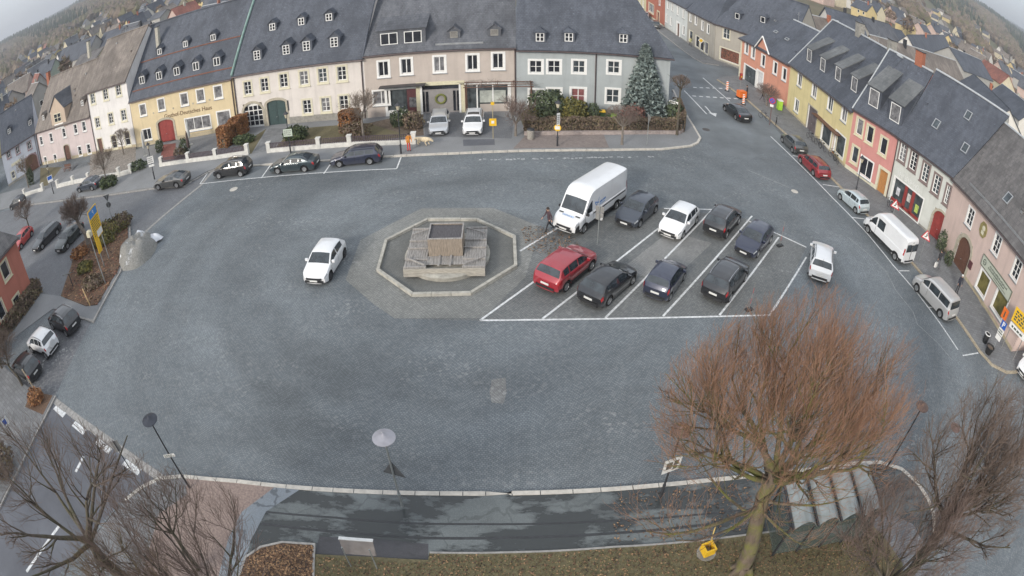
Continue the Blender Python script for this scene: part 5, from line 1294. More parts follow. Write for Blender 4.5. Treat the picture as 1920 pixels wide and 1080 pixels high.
sm('young bare pavement tree with a pale trunk before the blue spruce', 1166, 271, 3.7, 1.8, T_mauve, 37, .42)
sm('tall slim street tree with small round brown head at the corner', 1269, 253, 6.2, 1.15, T_brown, 38, .68, bk=B_dark)
sm('crooked dark bare tree bending over the black car in the left bay', 42, 722, 5.2, 3.0, T_brown, 39, .3, bk=B_dark, sway=-.5)
sm('bare climbing shrub with red-brown leaves on the orange house front', 1437, 198, 3.0, 1.9, T_mauve, 40, .2, z=.1, name='climbing_shrub')
sm('bare tree by the terracotta house gable by its hedge', 4, 690, 5.5, 3.0, T_brown, 41, .3, bk=B_dark)
sm('small bare tree in the gravel garden of the white three-storey house', 232, 290, 3.6, 1.7, T_grey, 42, .35)

# ---- evergreen and leafy masses: many small leaf faces
def leafy(name, label, cat, loc, pts_fn, n, size, m, seed, core=None, group=None, part=None, asp=1.6):
    rnd = random.Random(seed); v = []; f = []; mi = []
    for i in range(n):
        p, nn = pts_fn(rnd); s = size * rnd.uniform(.6, 1.4)
        d = (nn + Vector((rnd.gauss(0, .7), rnd.gauss(0, .7), rnd.gauss(0, .7)))).normalized(); a = d.orthogonal().normalized(); a = Matrix.Rotation(rnd.uniform(0, 6.28), 3, d) @ a; b = d.cross(a)
        o = len(v); v += [tuple(p + a * s * asp * .5), tuple(p + b * s * .5), tuple(p - a * s * asp * .5), tuple(p - b * s * .5)]; f.append((o, o + 1, o + 2, o + 3)); mi.append(rnd.randrange(len(m)))
    root = thing(name, label, cat, loc, 0, group) if core else None
    me = bpy.data.meshes.new(part or 'foliage'); me.from_pydata(v, [], f); [me.materials.append(x) for x in m]; me.polygons.foreach_set('material_index', mi)
    o = bpy.data.objects.new(part or ('foliage' if core else name), me); COL.objects.link(o)
    if core: o.parent = root; core.build('stem', m[0] if not hasattr(core, 'mat') else core.mat, root); return root
    o.location = loc; return tag(o, label, cat, group)
def leafm(name, col, var=.35): return mat(name, col, .85, var, 1.3)
L_sp = [leafm('needle_blue', (.15, .19, .18)), leafm('needle_dark', (.075, .10, .095)), leafm('needle_pale', (.24, .285, .265))]
L_bee = [leafm('beech_rust', (.28, .125, .05)), leafm('beech_brown', (.19, .085, .04)), leafm('beech_gold', (.33, .17, .07))]
L_box = [leafm('box_green', (.085, .11, .045)), leafm('box_dark', (.05, .07, .035))]; L_yel = [leafm('shrub_yellow', (.17, .15, .04)), leafm('shrub_olive', (.10, .10, .035))]; L_dkg = [leafm('yew_dark', (.06, .08, .045)), leafm('yew_mid', (.10, .125, .065))]
L_hed = [leafm('hedge_twig', (.185, .135, .10)), leafm('hedge_dark', (.12, .085, .064)), leafm('hedge_olive', (.17, .14, .08))]
def ball(rx, ry, rz, cz, lump=.18, seed=0):
    def fn(r):
        a = r.uniform(0, 2 * PI); u = r.uniform(-.85, 1); q = math.sqrt(max(0, 1 - u * u)); d = Vector((q * math.cos(a), q * math.sin(a), u))
        k = 1 + lump * math.sin(3.1 * a + 2 * u + seed) * math.cos(4 * u + seed) ; k *= r.uniform(.72, 1.03)
        return Vector((d.x * rx * k, d.y * ry * k, cz + d.z * rz * k)), d
    return fn
def bush(label, px, py, rx, ry, rz, m, n=900, size=.16, seed=0, z=.1, name='bush', cat='bush', cz=None, group=None):
    P = G(px, py, z); core = MB(); core.cyl((0, 0, -.1), (0, 0, rz * 1.0), .06, .03, 6); core.mat = B_dark
    return leafy(name, label, cat, P, ball(rx, ry, rz, cz if cz is not None else rz * .85, seed=seed), n, size, m, seed, core, group)
# blue spruce
def spruce_fn(H, R):
    def fn(r):
        t = r.random() ** .75; z = .35 + t * (H - .5); lay = (z * 2.1) % 1.0; R_ = R * (1 - z / H) ** .82 + .06
        a = r.choice(range(17)) * 2 * PI / 17 + int(z * 2.1) * 1.3 + r.gauss(0, .09); q = R_ * (1 - .25 * lay) * r.random() ** .45
        return Vector((q * math.cos(a), q * math.sin(a), z - .28 * q * (.6 + .4 * lay) + .12 * math.sin(q * 5))), Vector((math.cos(a) * .3, math.sin(a) * .3, 1))
    return fn
core = MB(); core.cyl((0, 0, -.2), (0, 0, 8.1), .17, .02, 8); core.mat = B_dark
leafy('blue_spruce', 'tall blue spruce standing before the pale blue-green corner house', 'tree', G(1205, 222), spruce_fn(8.2, 3.0), 13000, .17, L_sp, 51, core, part='crown', asp=2.6)
def hedge(label, pts, w, h, m, n, size, seed, name='hedge', z=.1, taper=.0):
    P = [G(*p, z) if len(p) == 2 else Vector(p) for p in pts]; L = [(b - a).length for a, b in zip(P[:-1], P[1:])]; T = sum(L)
    def fn(r):
        t = r.uniform(0, T); i = 0
        while i < len(L) - 1 and t > L[i]: t -= L[i]; i += 1
        d = (P[i + 1] - P[i]).normalized(); nn = Vector((-d.y, d.x, 0)); q = P[i] + d * t - P[0]; hh = h * (1 - taper * (q.length / T)) * (1 + .05 * math.sin(q.x * 3 + q.y * 2))
        k = r.random()
        if k < .10:
            e_ = r.choice((0, 1)); pe = P[-1] if e_ else P[0]; de = (P[-1] - P[-2]).normalized() if e_ else (P[0] - P[1]).normalized(); ne = Vector((-de.y, de.x, 0)); return pe - P[0] + de * r.uniform(-.1, .12) + ne * r.uniform(-.5, .5) * w + Vector((0, 0, h * (1 - taper * e_) * r.uniform(.02, 1))), de
        if k < .44: return q + nn * r.uniform(-.5, .5) * w + Vector((0, 0, hh * r.uniform(.93, 1.03))), Vector((0, 0, 1))
        s = 1 if k < .71 else -1; return q + nn * s * w * .5 * r.uniform(.9, 1.03) + Vector((0, 0, hh * r.uniform(.02, 1))), nn * s
    core = MB(); core.ribbon([(p.x - P[0].x, p.y - P[0].y) for p in P], w * .55, -.1, h * .6 * (1 - taper * .5)); core.mat = B_dark
    return leafy(name, label, 'hedge', P[0], fn, n, size, m, seed, core)
hedge('long low brown clipped hedge around the garden of the blue-green corner house', [(985, 248), (1060, 247), (1150, 247), (1225, 247), (1274, 247), (1277, 232), (1268, 205)], .9, 1.35, L_hed, 15000, .10, 61)
hedge('rust brown beech hedge climbing beside the yellow inn', [(418, 278), (436, 265), (458, 246)], 1.5, 2.2, L_bee, 7000, .14, 62)
hedge('rust brown beech hedge left of the bare garden tree', [(648, 252), (668, 240)], 1.5, 2.2, L_bee, 4500, .14, 63)
hedge('dark brown scrubby hedge along the foot of the terracotta house', [(72, 545), (48, 580), (15, 622), (-20, 660)], 1.6, 1.3, L_hed, 2600, .2, 64, z=.1)
bush('dark round clipped box bush on the lawn of the cream white house', 555, 262, 1.35, 1.1, .8, L_box, 1500, .15, 71); bush('flat dark juniper below the rust brown beech hedge', 457, 268, 1.4, .8, .5, L_box, 900, .16, 72)
bush('dark green conifer bush before the blue-green house windows', 1027, 228, 1.9, 1.5, 1.75, L_dkg, 2600, .17, 73); bush('rounded yellow-green bush beside the dark conifer bush', 1068, 229, 1.8, 1.4, 1.35, L_yel, 2200, .17, 74)
bush('pale olive shrub between driveway and dark conifer bush', 1002, 232, 1.2, 1.0, .9, L_yel, 1000, .16, 75); bush('small dark leafless shrub by the downpipe of the blue-green house', 1110, 226, .9, .8, 1.0, L_dkg, 500, .16, 76)
bush('red-brown shrub in front of the blue spruce', 1188, 236, 1.3, .9, 1.2, [leafm('shrub_redbrown', (.20, .095, .075))], 900, .13, 77); bush('dark corner shrub behind the hedge end at the street', 1263, 228, .9, .9, 1.3, L_dkg, 700, .16, 78)
bush('dark green bush in the small garden of the beige house', 752, 236, 1.1, .9, 1.0, L_dkg, 1000, .15, 79); bush('brown winter shrub beside the shop front of the beige house', 775, 242, 1.1, .9, 1.0, L_hed, 700, .14, 80)
bush('dull brown shrub under the bare garden tree', 668, 256, 1.6, .9, .8, L_hed, 900, .14, 81)
for lb, px, py, s, k in (('round clipped box ball left of the pavement tree trunk', 199, 352, .8, 82), ('round clipped box ball right of the pavement tree trunk', 211, 348, .8, 83)): bush(lb, px, py, s, s, s * .9, L_box, 600, .15, k)
bush('dark green conifer column beside the dark arched gateway', 60, 345, .7, .7, 1.6, L_dkg, 900, .15, 84, name='conifer')
bush('grey-green conifer beside the red door of the yellow inn', 348, 290, .7, .6, 1.1, L_dkg, 600, .14, 85, name='conifer'); bush('dark narrow shrub left of the red inn door', 300, 285, .6, .5, .9, L_dkg, 400, .14, 86)
bush('brown shrub beside the dark rolled-up parasol of the inn', 338, 296, .9, .6, .7, L_hed, 500, .14, 87); bush('dark shrub against the garden wall pillar left of the inn', 260, 318, 1.3, .8, .6, L_dkg, 700, .15, 88)
for lb, px, py, rx, rz, mm, k in (('olive ground shrub under the round road signs on the planted island', 215, 432, 2.0, .6, L_yel, 90), ('brown shrub at the tip of the planted island', 231, 424, 1.2, .7, L_hed, 91), ('olive shrub in the middle of the planted island', 196, 455, 1.5, .5, L_yel, 92), ('green shrub in the lower planted island', 161, 508, 1.0, .45, L_yel, 93), ('brown heather shrub beside the wooden post on the planted island', 176, 535, 1.3, .4, L_hed, 94), ('rust shrub on the far rim of the planted island', 150, 480, 1.2, .4, L_bee, 95)): bush(lb, px, py, rx, rx * .8, rz, mm, 700, .15, k)
bush('rust brown shrub in the small bed at the street corner', 70, 752, .9, .8, .5, L_bee, 600, .12, 96); bush('dark red-brown thicket at the left edge by the near street', 5, 880, 1.8, 1.6, .9, L_hed, 1600, .14, 97)
bush('potted evergreen beside the brown arched gate', 1776, 497, .5, .5, .8, L_dkg, 400, .12, 98); bush('leafy evergreen by the red arched entrance', 1762, 470, .6, .6, 1.1, L_dkg, 500, .12, 99)

# ---- loose leaves on bed and lawn, grass tufts (nobody could count them)
def scatter(name, label, poly, n, size, mats, seed, z, up=.0, kindlabel='leaves'):
    P = [G(*p, z) for p in poly]; rnd = random.Random(seed); x0 = min(p.x for p in P); x1 = max(p.x for p in P); y0 = min(p.y for p in P); y1 = max(p.y for p in P); v = []; f = []; mi = []; c = 0
    while c < n:
        x, y = rnd.uniform(x0, x1), rnd.uniform(y0, y1); ins = False; j = len(P) - 1
        for i in range(len(P)):
            if (P[i].y > y) != (P[j].y > y) and x < (P[j].x - P[i].x) * (y - P[i].y) / (P[j].y - P[i].y) + P[i].x: ins = not ins
            j = i
        c += 1
        if not ins: continue
        s = size * rnd.uniform(.5, 1.5); a = rnd.uniform(0, 6.28); t = rnd.gauss(0, .35); zz = z + rnd.uniform(.005, .06)
        if up:
            d = Vector((math.cos(a), math.sin(a), 0)) * s * .25; q = Vector((rnd.gauss(0, .3), rnd.gauss(0, .3), 1)) * up * rnd.uniform(.5, 1.3); o = len(v); b = Vector((x, y, z)); v += [tuple(b - d), tuple(b + d), tuple(b + q)]; f.append((o, o + 1, o + 2))
        else:
            u = Vector((math.cos(a), math.sin(a), t * .6)) * s; w_ = Vector((-math.sin(a), math.cos(a), rnd.gauss(0, .3))) * s * .6; o = len(v); b = Vector((x, y, zz)); v += [tuple(b - u), tuple(b + w_), tuple(b + u), tuple(b - w_)]; f.append((o, o + 1, o + 2, o + 3))
        mi.append(rnd.randrange(len(mats)))
    me = bpy.data.meshes.new(name); me.from_pydata(v, [], f); [me.materials.append(m) for m in mats]; me.polygons.foreach_set('material_index', mi); o = bpy.data.objects.new(name, me); COL.objects.link(o)
    return tag(o, label, kindlabel, None, 'stuff')
lawn_p = [(593, 1044), (804, 1055), (806, 1040), (960, 1040), (1150, 1030), (1310, 1018), (1480, 997), (1560, 980), (1620, 977), (1690, 1060), (1690, 1110), (590, 1110)]
LV = [leafm('leaf_tan', (.30, .185, .10)), leafm('leaf_brown', (.15, .085, .05)), leafm('leaf_dark', (.06, .04, .03))]
scatter('fallen_leaves', 'brown dead leaves covering the rounded bed by the path', [(440, 1110), (462, 1050), (490, 1030), (530, 1021), (588, 1025), (586, 1110)], 9000, .05, LV, 1, .17)
scatter('fallen_leaves', 'dry leaves strewn over the winter lawn under the big tree', lawn_p, 12000, .04, LV, 2, .15)
scatter('grass', 'pale winter grass of the lawn at the foot of the picture', lawn_p, 26000, .07, [leafm('grass_straw', (.24, .20, .09)), leafm('grass_green', (.13, .125, .055)), leafm('grass_dull', (.17, .14, .075))], 3, .15, .07, 'grass')
scatter('fallen_leaves', 'brown leaf litter on the planted traffic island', [(115, 557), (134, 502), (143, 466), (192, 419), (224, 412), (240, 426), (241, 451), (222, 508), (183, 574)], 5000, .09, LV + [leafm('leaf_red', (.22, .09, .06))], 4, .16)
scatter('fallen_leaves', 'brown leaf debris on the paving between fountain and white van', [(975, 425), (1010, 424), (1070, 440), (1100, 470), (1040, 480), (990, 470)], 900, .05, LV, 7, .016)
scatter('leaf_litter', 'leaf litter on the platform asphalt under the big tree', [(1150, 925), (1400, 905), (1480, 985), (1310, 1005), (1150, 1015)], 700, .045, LV, 8, .106)
# ================================================================ THE FOUNTAIN, BOARDED UP FOR WINTER
M_oct = mat('fountain_stone', (.40, .385, .34), .85, .25, 3, bmp=.3); M_board = mat('weathered_boards', (.30, .285, .27), .9, .35, 2.5, stretch=(8, 1, 1)); M_board2 = mat('brown_boards', (.27, .225, .18), .85, .35, 2.5, stretch=(9, 9, 1)); M_lid = mat('dark_lid', (.085, .08, .085), .8, .3, 3, stretch=(6, 1, 1))
octp = GL([(801, 413), (896, 413), (967, 446), (970, 502), (884, 554.5), (772, 557), (706, 510), (722, 453)], .0)
cx = sum(p.x for p in octp) / 8; cy = sum(p.y for p in octp) / 8
f = thing('fountain', 'octagonal stone fountain basin boarded over for winter in the middle of the square', 'fountain', (cx, cy, 0))
loc8 = [Vector((p.x - cx, p.y - cy, 0)) for p in octp]
rim = MB(); rr = random.Random(2)
for i in range(8):
    a, b = loc8[i], loc8[(i + 1) % 8]; n = 3
    ai, bi = a * .955, b * .955
    for k in range(n):
        t0, t1 = k / n + .004, (k + 1) / n - .004; q = [a.lerp(b, t0), a.lerp(b, t1), ai.lerp(bi, t1), ai.lerp(bi, t0)]
        rim.prism([(p.x, p.y) for p in q], -.05, .20 + rr.uniform(-.01, .01))
rim.build('basin_rim', M_oct, f)
fl = MB(); fl.prism([(p.x * .955, p.y * .955) for p in loc8], -.05, .03); fl.build('basin_floor', cobble_mat('basin_setts', (.16, .165, .155), (.21, .212, .20), (.085, .086, .082), speck=.2, fan=0, bw=.1, bh=.1), f)
c0 = G(838, 475, .4) - Vector((cx, cy, .4)); c0.z = 0
MB().lathe([(2.55, -.02), (2.6, .30), (2.5, .36), (2.2, .38), (0, .38)], 36, 0, (c0.x, c0.y + .1, 0)).build('round_step', mat('fountain_stone_pale', (.34, .325, .285), .85, .25, 3), f, True, sharp=40)
zd = .62; dq = [G(*p, zd) - Vector((cx, cy, 0)) for p in ((757.8, 505.5), (911, 505.5), (912, 426), (773, 429))]
x0, x1, y0, y1 = (dq[0].x + dq[3].x) / 2, (dq[1].x + dq[2].x) / 2, dq[0].y, (dq[2].y + dq[3].y) / 2
b = [G(*p, zd) - Vector((cx, cy, 0)) for p in ((804, 480), (868, 480))]; bx0, bx1, by0 = b[0].x, b[1].x, b[0].y; bh = 1.15; bt = G(803, 420, zd + bh) - Vector((cx, cy, 0)); by1 = bt.y
dk = MB(); x = x0; k = 0
while x < x1 - .05:
    w_ = .145; mid = x + w_ / 2
    if not (bx0 - .05 < mid < bx1 + .05): dk.box(x, y0 + rr.uniform(0, .04), zd - .04, x + w_ - .018, y1 - rr.uniform(0, .04), zd + rr.uniform(-.006, .006))
    else: dk.box(x, y0 + .5, zd - .05, x + w_ - .01, by0 - .02, zd - .012)
    x += w_; k += 1
dk.build('deck_boards', M_board, f)
fr = MB(); fr.box(x0, y0 - .06, .3, x1, y0 - .005, zd + .05); fr.box(x0, y0 - .12, .18, x1, y0 - .065, .36); fr.box(x0 + .1, y0 + .1, .1, x0 + .25, y1 - .1, zd - .05); fr.box(x1 - .25, y0 + .1, .1, x1 - .1, y1 - .1, zd - .05); fr.build('deck_fascia', mat('pale_timber', (.36, .335, .29), .85, .3, 3, stretch=(1, 6, 6)), f)
def batten(fn): m = MB(); fn(m); m.build('deck_batten', M_board, f)
for yy in (y0 + .12, y0 + .95, (by0 + by1) / 2 - .1, by1 - .15, y1 - .15):
    for a, c in ((x0, bx0 - .02), (bx1 + .02, x1)): batten(lambda m: m.box(a, yy - .05, zd + .012, c, yy + .05, zd + .11))
for sg, xa, xb in ((1, x0 + .1, bx0 - .1), (-1, x1 - .1, bx1 + .1)):
    batten(lambda m: m.cyl((xa, y0 + 1.0, zd + .16), (xb, y0 + .2, zd + .16), .055, .055, 4)); batten(lambda m: m.cyl((xa, y1 - 1.0, zd + .16), (xb, y1 - .3, zd + .16), .055, .055, 4))
for q in (.33, .66): xx = bx0 + (bx1 - bx0) * q; batten(lambda m: m.box(xx - .06, y0 + .3, zd - .01, xx + .06, by0 - .03, zd + .07))
bxm = MB(); n = 11
for i in range(n):
    a = bx0 + (bx1 - bx0) * i / n; c = bx0 + (bx1 - bx0) * (i + 1) / n - .008
    bxm.box(a, by0, zd - .03, c, by0 + .04, zd + bh - rr.uniform(0, .01)); bxm.box(a, by1 - .04, zd - .03, c, by1, zd + bh)
n = 10
for i in range(n):
    a = by0 + .045 + (by1 - by0 - .09) * i / n; c = by0 + .045 + (by1 - by0 - .09) * (i + 1) / n - .008
    bxm.box(bx0, a, zd - .03, bx0 + .04, c, zd + bh); bxm.box(bx1 - .04, a, zd - .03, bx1, c, zd + bh)
o = bxm.build('column_casing', M_board2, f)
MB().box(bx0 + .05, by0 + .05, zd + bh - .10, bx1 - .05, by1 - .05, zd + bh - .06).build('casing_lid', M_lid, o)
e = MB(); t = .07; z = zd + bh
e.box(bx0 - .02, by0 - .02, z + .002, bx1 + .02, by0 + t, z + .05); e.box(bx0 - .02, by1 - t, z + .002, bx1 + .02, by1 + .02, z + .05); e.box(bx0 - .02, by0 + t, z + .002, bx0 + t, by1 - t, z + .05); e.box(bx1 - t, by0 + t, z + .002, bx1 + .02, by1 - t, z + .05); e.build('casing_rim', M_board, o)

# ================================================================ STREET FURNITURE
M_pole = mat('pole_grey', (.34, .36, .36), .5, .15, 3, .5); M_poled = mat('pole_dark', (.05, .052, .058), .5, .2, 4, .3); M_hat = mat('lamp_hat', (.40, .39, .42), .45, .15, 3, .3); M_hatd = mat('lamp_hat_dark', (.055, .06, .075), .4, .2, 3, .3); M_hatr = mat('lamp_hat_rust', (.13, .085, .07), .7, .35, 4)
M_lens = mat('lamp_lens', (.55, .54, .48), .3, .1, 4); M_yel = mat('sign_yellow', (.72, .44, .02), .5, .12, 4); M_blue = mat('sign_blue', (.02, .10, .42), .45, .12, 4); M_redp = mat('sign_red', (.55, .02, .03), .45, .12, 4); M_back = mat('sign_back', (.28, .28, .27), .55, .2, 4, .3); M_ink = mat('sign_ink', (.03, .03, .032), .6); M_org = mat('orange_plastic', (.75, .17, .03), .5, .15, 4); M_lime = mat('lime_green', (.35, .62, .06), .5, .15, 4); M_wsign = mat('sign_white', (.72, .72, .70), .5, .08, 5)
def disc_lamp(label, px, py, h, hat, pole, rad=.46, z=.1):
    P = G(px, py, z); r = thing('street_lamp', label, 'street lamp', P, 0, 'disc topped street lamps')
    MB().cyl((0, 0, -.1), (0, 0, .9), .065, .06, 10).cyl((0, 0, .9), (0, 0, h - .3), .048, .038, 10).cyl((0, 0, .88), (0, 0, .93), .075, .075, 10).build('pole', pole, r, True, sharp=40)
    MB().lathe([(.06, -.34), (.10, -.30), (.13, -.12), (.10, -.06)], 14, 0, (0, 0, h)).build('lamp_head', M_lens, r, True)
    MB().lathe([(0, .15), (.05, .13), (.07, .09), (rad * .55, .03), (rad, -.07), (rad, -.095), (rad * .5, -.05), (0, -.03)], 28, 0, (0, 0, h)).build('lamp_shade', hat, r, True, sharp=50)
    return r
disc_lamp('street lamp with pale grey disc hat and a triangular sign seen from behind', 754.4, 949.4, 4.5, M_hat, M_pole, .43)
l = disc_lamp('street lamp with dark disc hat and small white cross plate at the near street', 355.7, 914.7, 4.75, M_hatd, M_poled, .42)
disc_lamp('street lamp with rusty hat carrying the white square sign', 1238, 933, 4.4, M_hatr, M_poled, .4)
disc_lamp('street lamp with rusty hat half hidden beside the shelter', 1663, 876, 4.4, M_hatr, M_poled, .4)
def lantern(label, px, py, h, z=.11):
    P = G(px, py, z); r = thing('street_lantern', label, 'street lantern', P, 0, 'old style street lanterns')
    MB().cyl((0, 0, -.1), (0, 0, .8), .085, .075, 10).lathe([(.10, .78), (.11, .84), (.06, .9)], 10).cyl((0, 0, .9), (0, 0, h - .75), .048, .04, 8).lathe([(.04, h - .8), (.09, h - .76), (.05, h - .7)], 10).build('pole', M_poled, r, True, sharp=40)
    MB().lathe([(.10, h - .70), (.20, h - .28)], 6).build('lantern_glass', mat('lantern_glass', (.50, .45, .33), .25, .2, 4), r)
    MB().lathe([(.30, h - .28), (.28, h - .25), (.10, h - .06), (.05, h - .02), (.04, h + .06), (0, h + .09)], 6).build('lantern_roof', M_poled, r)
lantern('old lantern post beside the person in orange', 752, 288, 4.8); lantern('old lantern post with white banner and yellow emblem before the dark conifer bush', 1045, 273.7, 4.3); lantern('old lantern post carrying a pale green board near the green gate', 545, 286, 4.3)
lantern('old lantern post before the white bay window of the rose house', 1603, 366, 4.1); lantern('old lantern post with white board by the yellow inn path', 290, 336, 4.3); lantern('old lantern post with blue and white signs at the lilac house path', 100.7, 363, 4.2)
lp = G(198, 532, .1); r = thing('street_lamp', 'short pole lamp with boxy cream head beside the tall yellow signboard', 'street lamp', lp)
MB().cyl((0, 0, -.1), (0, 0, 4.3), .05, .04, 8).build('pole', M_pole, r); MB().box(-.2, -.2, 4.3, .2, .2, 4.7).lathe([(.3, 4.72), (.05, 4.86), (0, 4.86)], 4).build('lamp_head', mat('cream_lamp', (.6, .55, .40), .4), r)

def plate(kind, w, h, z, col, face, mb_name='plate', parent=None, y=.05, marks=None, back=None, th=.02, border=None):
    """flat sign plate on a post, its face turned to the bearing 'face' (deg, world)"""
    M = Matrix.Rotation(RAD(face - 90) + PI, 4, 'Z')      # local -y is the face side
    if kind == 'rect': pts = [(-w / 2, -h / 2), (w / 2, -h / 2), (w / 2, h / 2), (-w / 2, h / 2)]
    elif kind == 'disc': pts = [(w / 2 * math.cos(2 * PI * i / 20), w / 2 * math.sin(2 * PI * i / 20)) for i in range(20)]
    elif kind == 'tri': pts = [(-w / 2, -h / 2), (w / 2, -h / 2), (0, h / 2)]
    elif kind == 'trid': pts = [(0, -h / 2), (w / 2, h / 2), (-w / 2, h / 2)]
    else: pts = [(0, -h / 2), (w / 2, 0), (0, h / 2), (-w / 2, 0)]
    mb = MB(); k = len(pts)
    vs = [M @ Vector((p[0], -y - th, z + p[1])) for p in pts] + [M @ Vector((p[0], -y, z + p[1])) for p in pts]
    mb.add(vs, [tuple(range(k))], 0); mb.add(vs, [tuple(range(2 * k - 1, k - 1, -1))] + [(i, k + i, k + (i + 1) % k, (i + 1) % k) for i in range(k)], 1)
    o = mb.build(mb_name, [col, back or M_back], parent)
    if border:
        sc, bm = border; bmb = MB(); vs = [M @ Vector((p[0] * sc, -y - th - .004, z + (p[1] - (h * .045 if kind == 'tri' else -h * .045 if kind == 'trid' else 0)) * sc)) for p in pts]; bmb.add(vs, [tuple(range(k))]); bmb.build('sign_face', bm, o)
    if marks:
        mk = MB()
        for (a, b_, c, d) in marks[0]: mk.add([M @ Vector((q[0], -y - th - .009, z + q[1])) for q in ((a, b_), (c, b_), (c, d), (a, d))], [(0, 1, 2, 3)])
        mk.build('sign_symbol', marks[1], o)
    return o
def post(name, label, px, py, h, z=.1, r=.032, m=None, cat='sign', group=None, lean=None):
    P = G(px, py, z); t = thing(name, label, cat, P, 0, group); MB().cyl((0, 0, -.1), (lean[0] if lean else 0, lean[1] if lean else 0, h), r, r, 8).build('pole', m or M_pole, t); return t
def lines_marks(w, h, n, seed, x0=-.42, x1=.42):
    rr = random.Random(seed); out = []
    for i in range(n):
        zc = h * (.40 - .8 * (i + .5) / n); q = w * x0
        while q < w * (x1 - .12): L = w * rr.uniform(.08, .2); out.append((q, zc - h * .25 / n, q + L, zc + h * .25 / n)); q += L + w * .05
    return out
W2C = lambda P: math.degrees(math.atan2(-P.y, -P.x))
# signs fixed to lamps are things of their own
def hung(name, label, px, py, z=.1):
    P = G(px, py, z); return thing(name, label, 'sign', P)
s = hung('warning_sign', 'triangular sign with dark back on the pale disc-hatted lamp', 754.4, 949.4); plate('tri', .95, .85, 2.55, M_redp, 75, parent=s, y=.06, back=mat('sign_back_dark', (.10, .105, .11), .5, .2, 5), border=(.72, M_wsign))
s = hung('sign_plate', 'small white plate across the dark-hatted lamp pole', 355.7, 914.7); plate('rect', .62, .2, 2.45, M_wsign, -70, parent=s, y=.06, marks=(lines_marks(.62, .2, 2, 3), M_ink))
s = hung('timetable_sign', 'white square sign with dark print on the rusty-hatted lamp left of the tree', 1238, 933); plate('rect', .8, .85, 2.35, M_wsign, -72, parent=s, y=.06, marks=([(-.27, -.2, .0, .22), (.06, -.05, .28, .24), (.05, -.3, .25, -.12)], mat('print_grey', (.12, .12, .11), .6, .8, 18)))
s = hung('sign_plate', 'pale green board on the lantern near the green gate', 545, 286, .11); plate('rect', .95, .75, 2.1, mat('board_pale_green', (.50, .58, .48), .5, .15, 4), -95, parent=s, y=.06, marks=(lines_marks(.95, .75, 3, 5), M_back))
s = hung('sign_plate', 'white board on the lantern by the inn path', 290, 336, .11); plate('rect', .8, .8, 2.3, M_wsign, -75, parent=s, y=.06, marks=(lines_marks(.8, .8, 3, 6), M_back)); plate('rect', .7, .25, 1.65, M_wsign, -75, parent=s, y=.06)
s = hung('sign_plate', 'blue and white square sign on the lantern at the lilac house path', 100.7, 363, .11); plate('rect', .9, .9, 2.2, M_wsign, -60, parent=s, y=.06, marks=([(-.38, -.1, .38, .38)], M_blue))
s = hung('banner', 'narrow white banner on the lantern before the dark conifer bush', 1045, 273.7, .11); plate('rect', .32, 1.15, 2.55, M_wsign, -60, parent=s, y=.07, marks=(lines_marks(.28, 1.1, 5, 7), M_back)); plate('disc', .62, .62, 1.75, M_yel, -100, parent=s, y=.07, marks=([(-.2, -.15, .2, .15)], M_wsign))
# free standing signs
t = post('parking_sign', 'grey sign seen from behind on a pole between white van and red suv', 1120, 458, 2.75, 0, .03); plate('rect', .55, .42, 2.5, M_blue, 62, parent=t, y=.04); plate('rect', .5, .5, 2.0, M_wsign, 62, parent=t, y=.04); plate('disc', .2, .2, 1.95, M_wsign, -62, parent=t, y=.22, th=.02)
t = post('stop_ban_sign', 'round red and blue no-stopping sign with white plate beneath on brown pole', 1443, 232.6, 3.3, .11, .05, mat('pole_brown', (.13, .075, .07), .6)); plate('disc', .78, .78, 2.9, M_redp, -112, parent=t, y=.06, border=(.8, M_blue)); o = t.children[-1]; mk = MB(); Mx = Matrix.Rotation(RAD(-112 - 90) + PI, 4, 'Z')
for sg in (1, -1): mk.add([Mx @ Vector((q[0], -.098, 2.9 + q[1])) for q in ((-.24 - .04 * sg, -.24 * sg - .04), (-.24 + .04, -.24 * sg - .04), (.24 + .04, .24 * sg + .04), (.24 - .04, .24 * sg + .04))], [(0, 1, 2, 3)])
mk.build('sign_symbol', M_redp, o); plate('rect', .42, .3, 2.3, M_wsign, -112, parent=t, y=.06)
for lb, px, py, hh in (('roadworks warning triangle standing by the shop with red posts', 1667, 432, 3.0), ('roadworks warning triangle behind the white cargo van tail', 1722, 492, 3.0)):
    t = post('roadworks_sign', lb, px, py, hh, .11, group='roadworks warning triangles'); plate('tri', 1.0, .88, 2.65, M_redp, -140, parent=t, y=.05, border=(.74, M_wsign), marks=([(-.02, -.18, .07, .08), (-.16, -.24, .02, -.16), (.08, -.05, .16, .0), (.0, .09, .07, .15)], M_ink))
for lb, px, py in (('striped red and white beacon at the pavement tip', 1363, 170.5), ('striped red and white beacon behind the driving dark saloon', 1393.5, 196)):
    P = G(px, py, .0); t = thing('warning_beacon', lb, 'beacon', P, RAD(-20), 'striped beacons'); MB().box(-.3, -.2, 0, .3, .2, .1).build('foot', C_black, t); o = MB().box(-.14, -.025, .1, .14, .025, 1.35).build('panel', M_wsign, t); st = MB()
    for k in range(4): z0 = .15 + k * .3; st.add([(-.139, -.03, z0), (.139, -.03, z0 + .14), (.139, -.03, z0 + .29), (-.139, -.03, z0 + .15)], [(0, 1, 2, 3)])
    st.build('stripes', M_org, o)
P = G(1390, 183, .11); t = thing('site_signal', 'orange battery tub carrying a temporary traffic light on a pole', 'traffic light', P, .3)
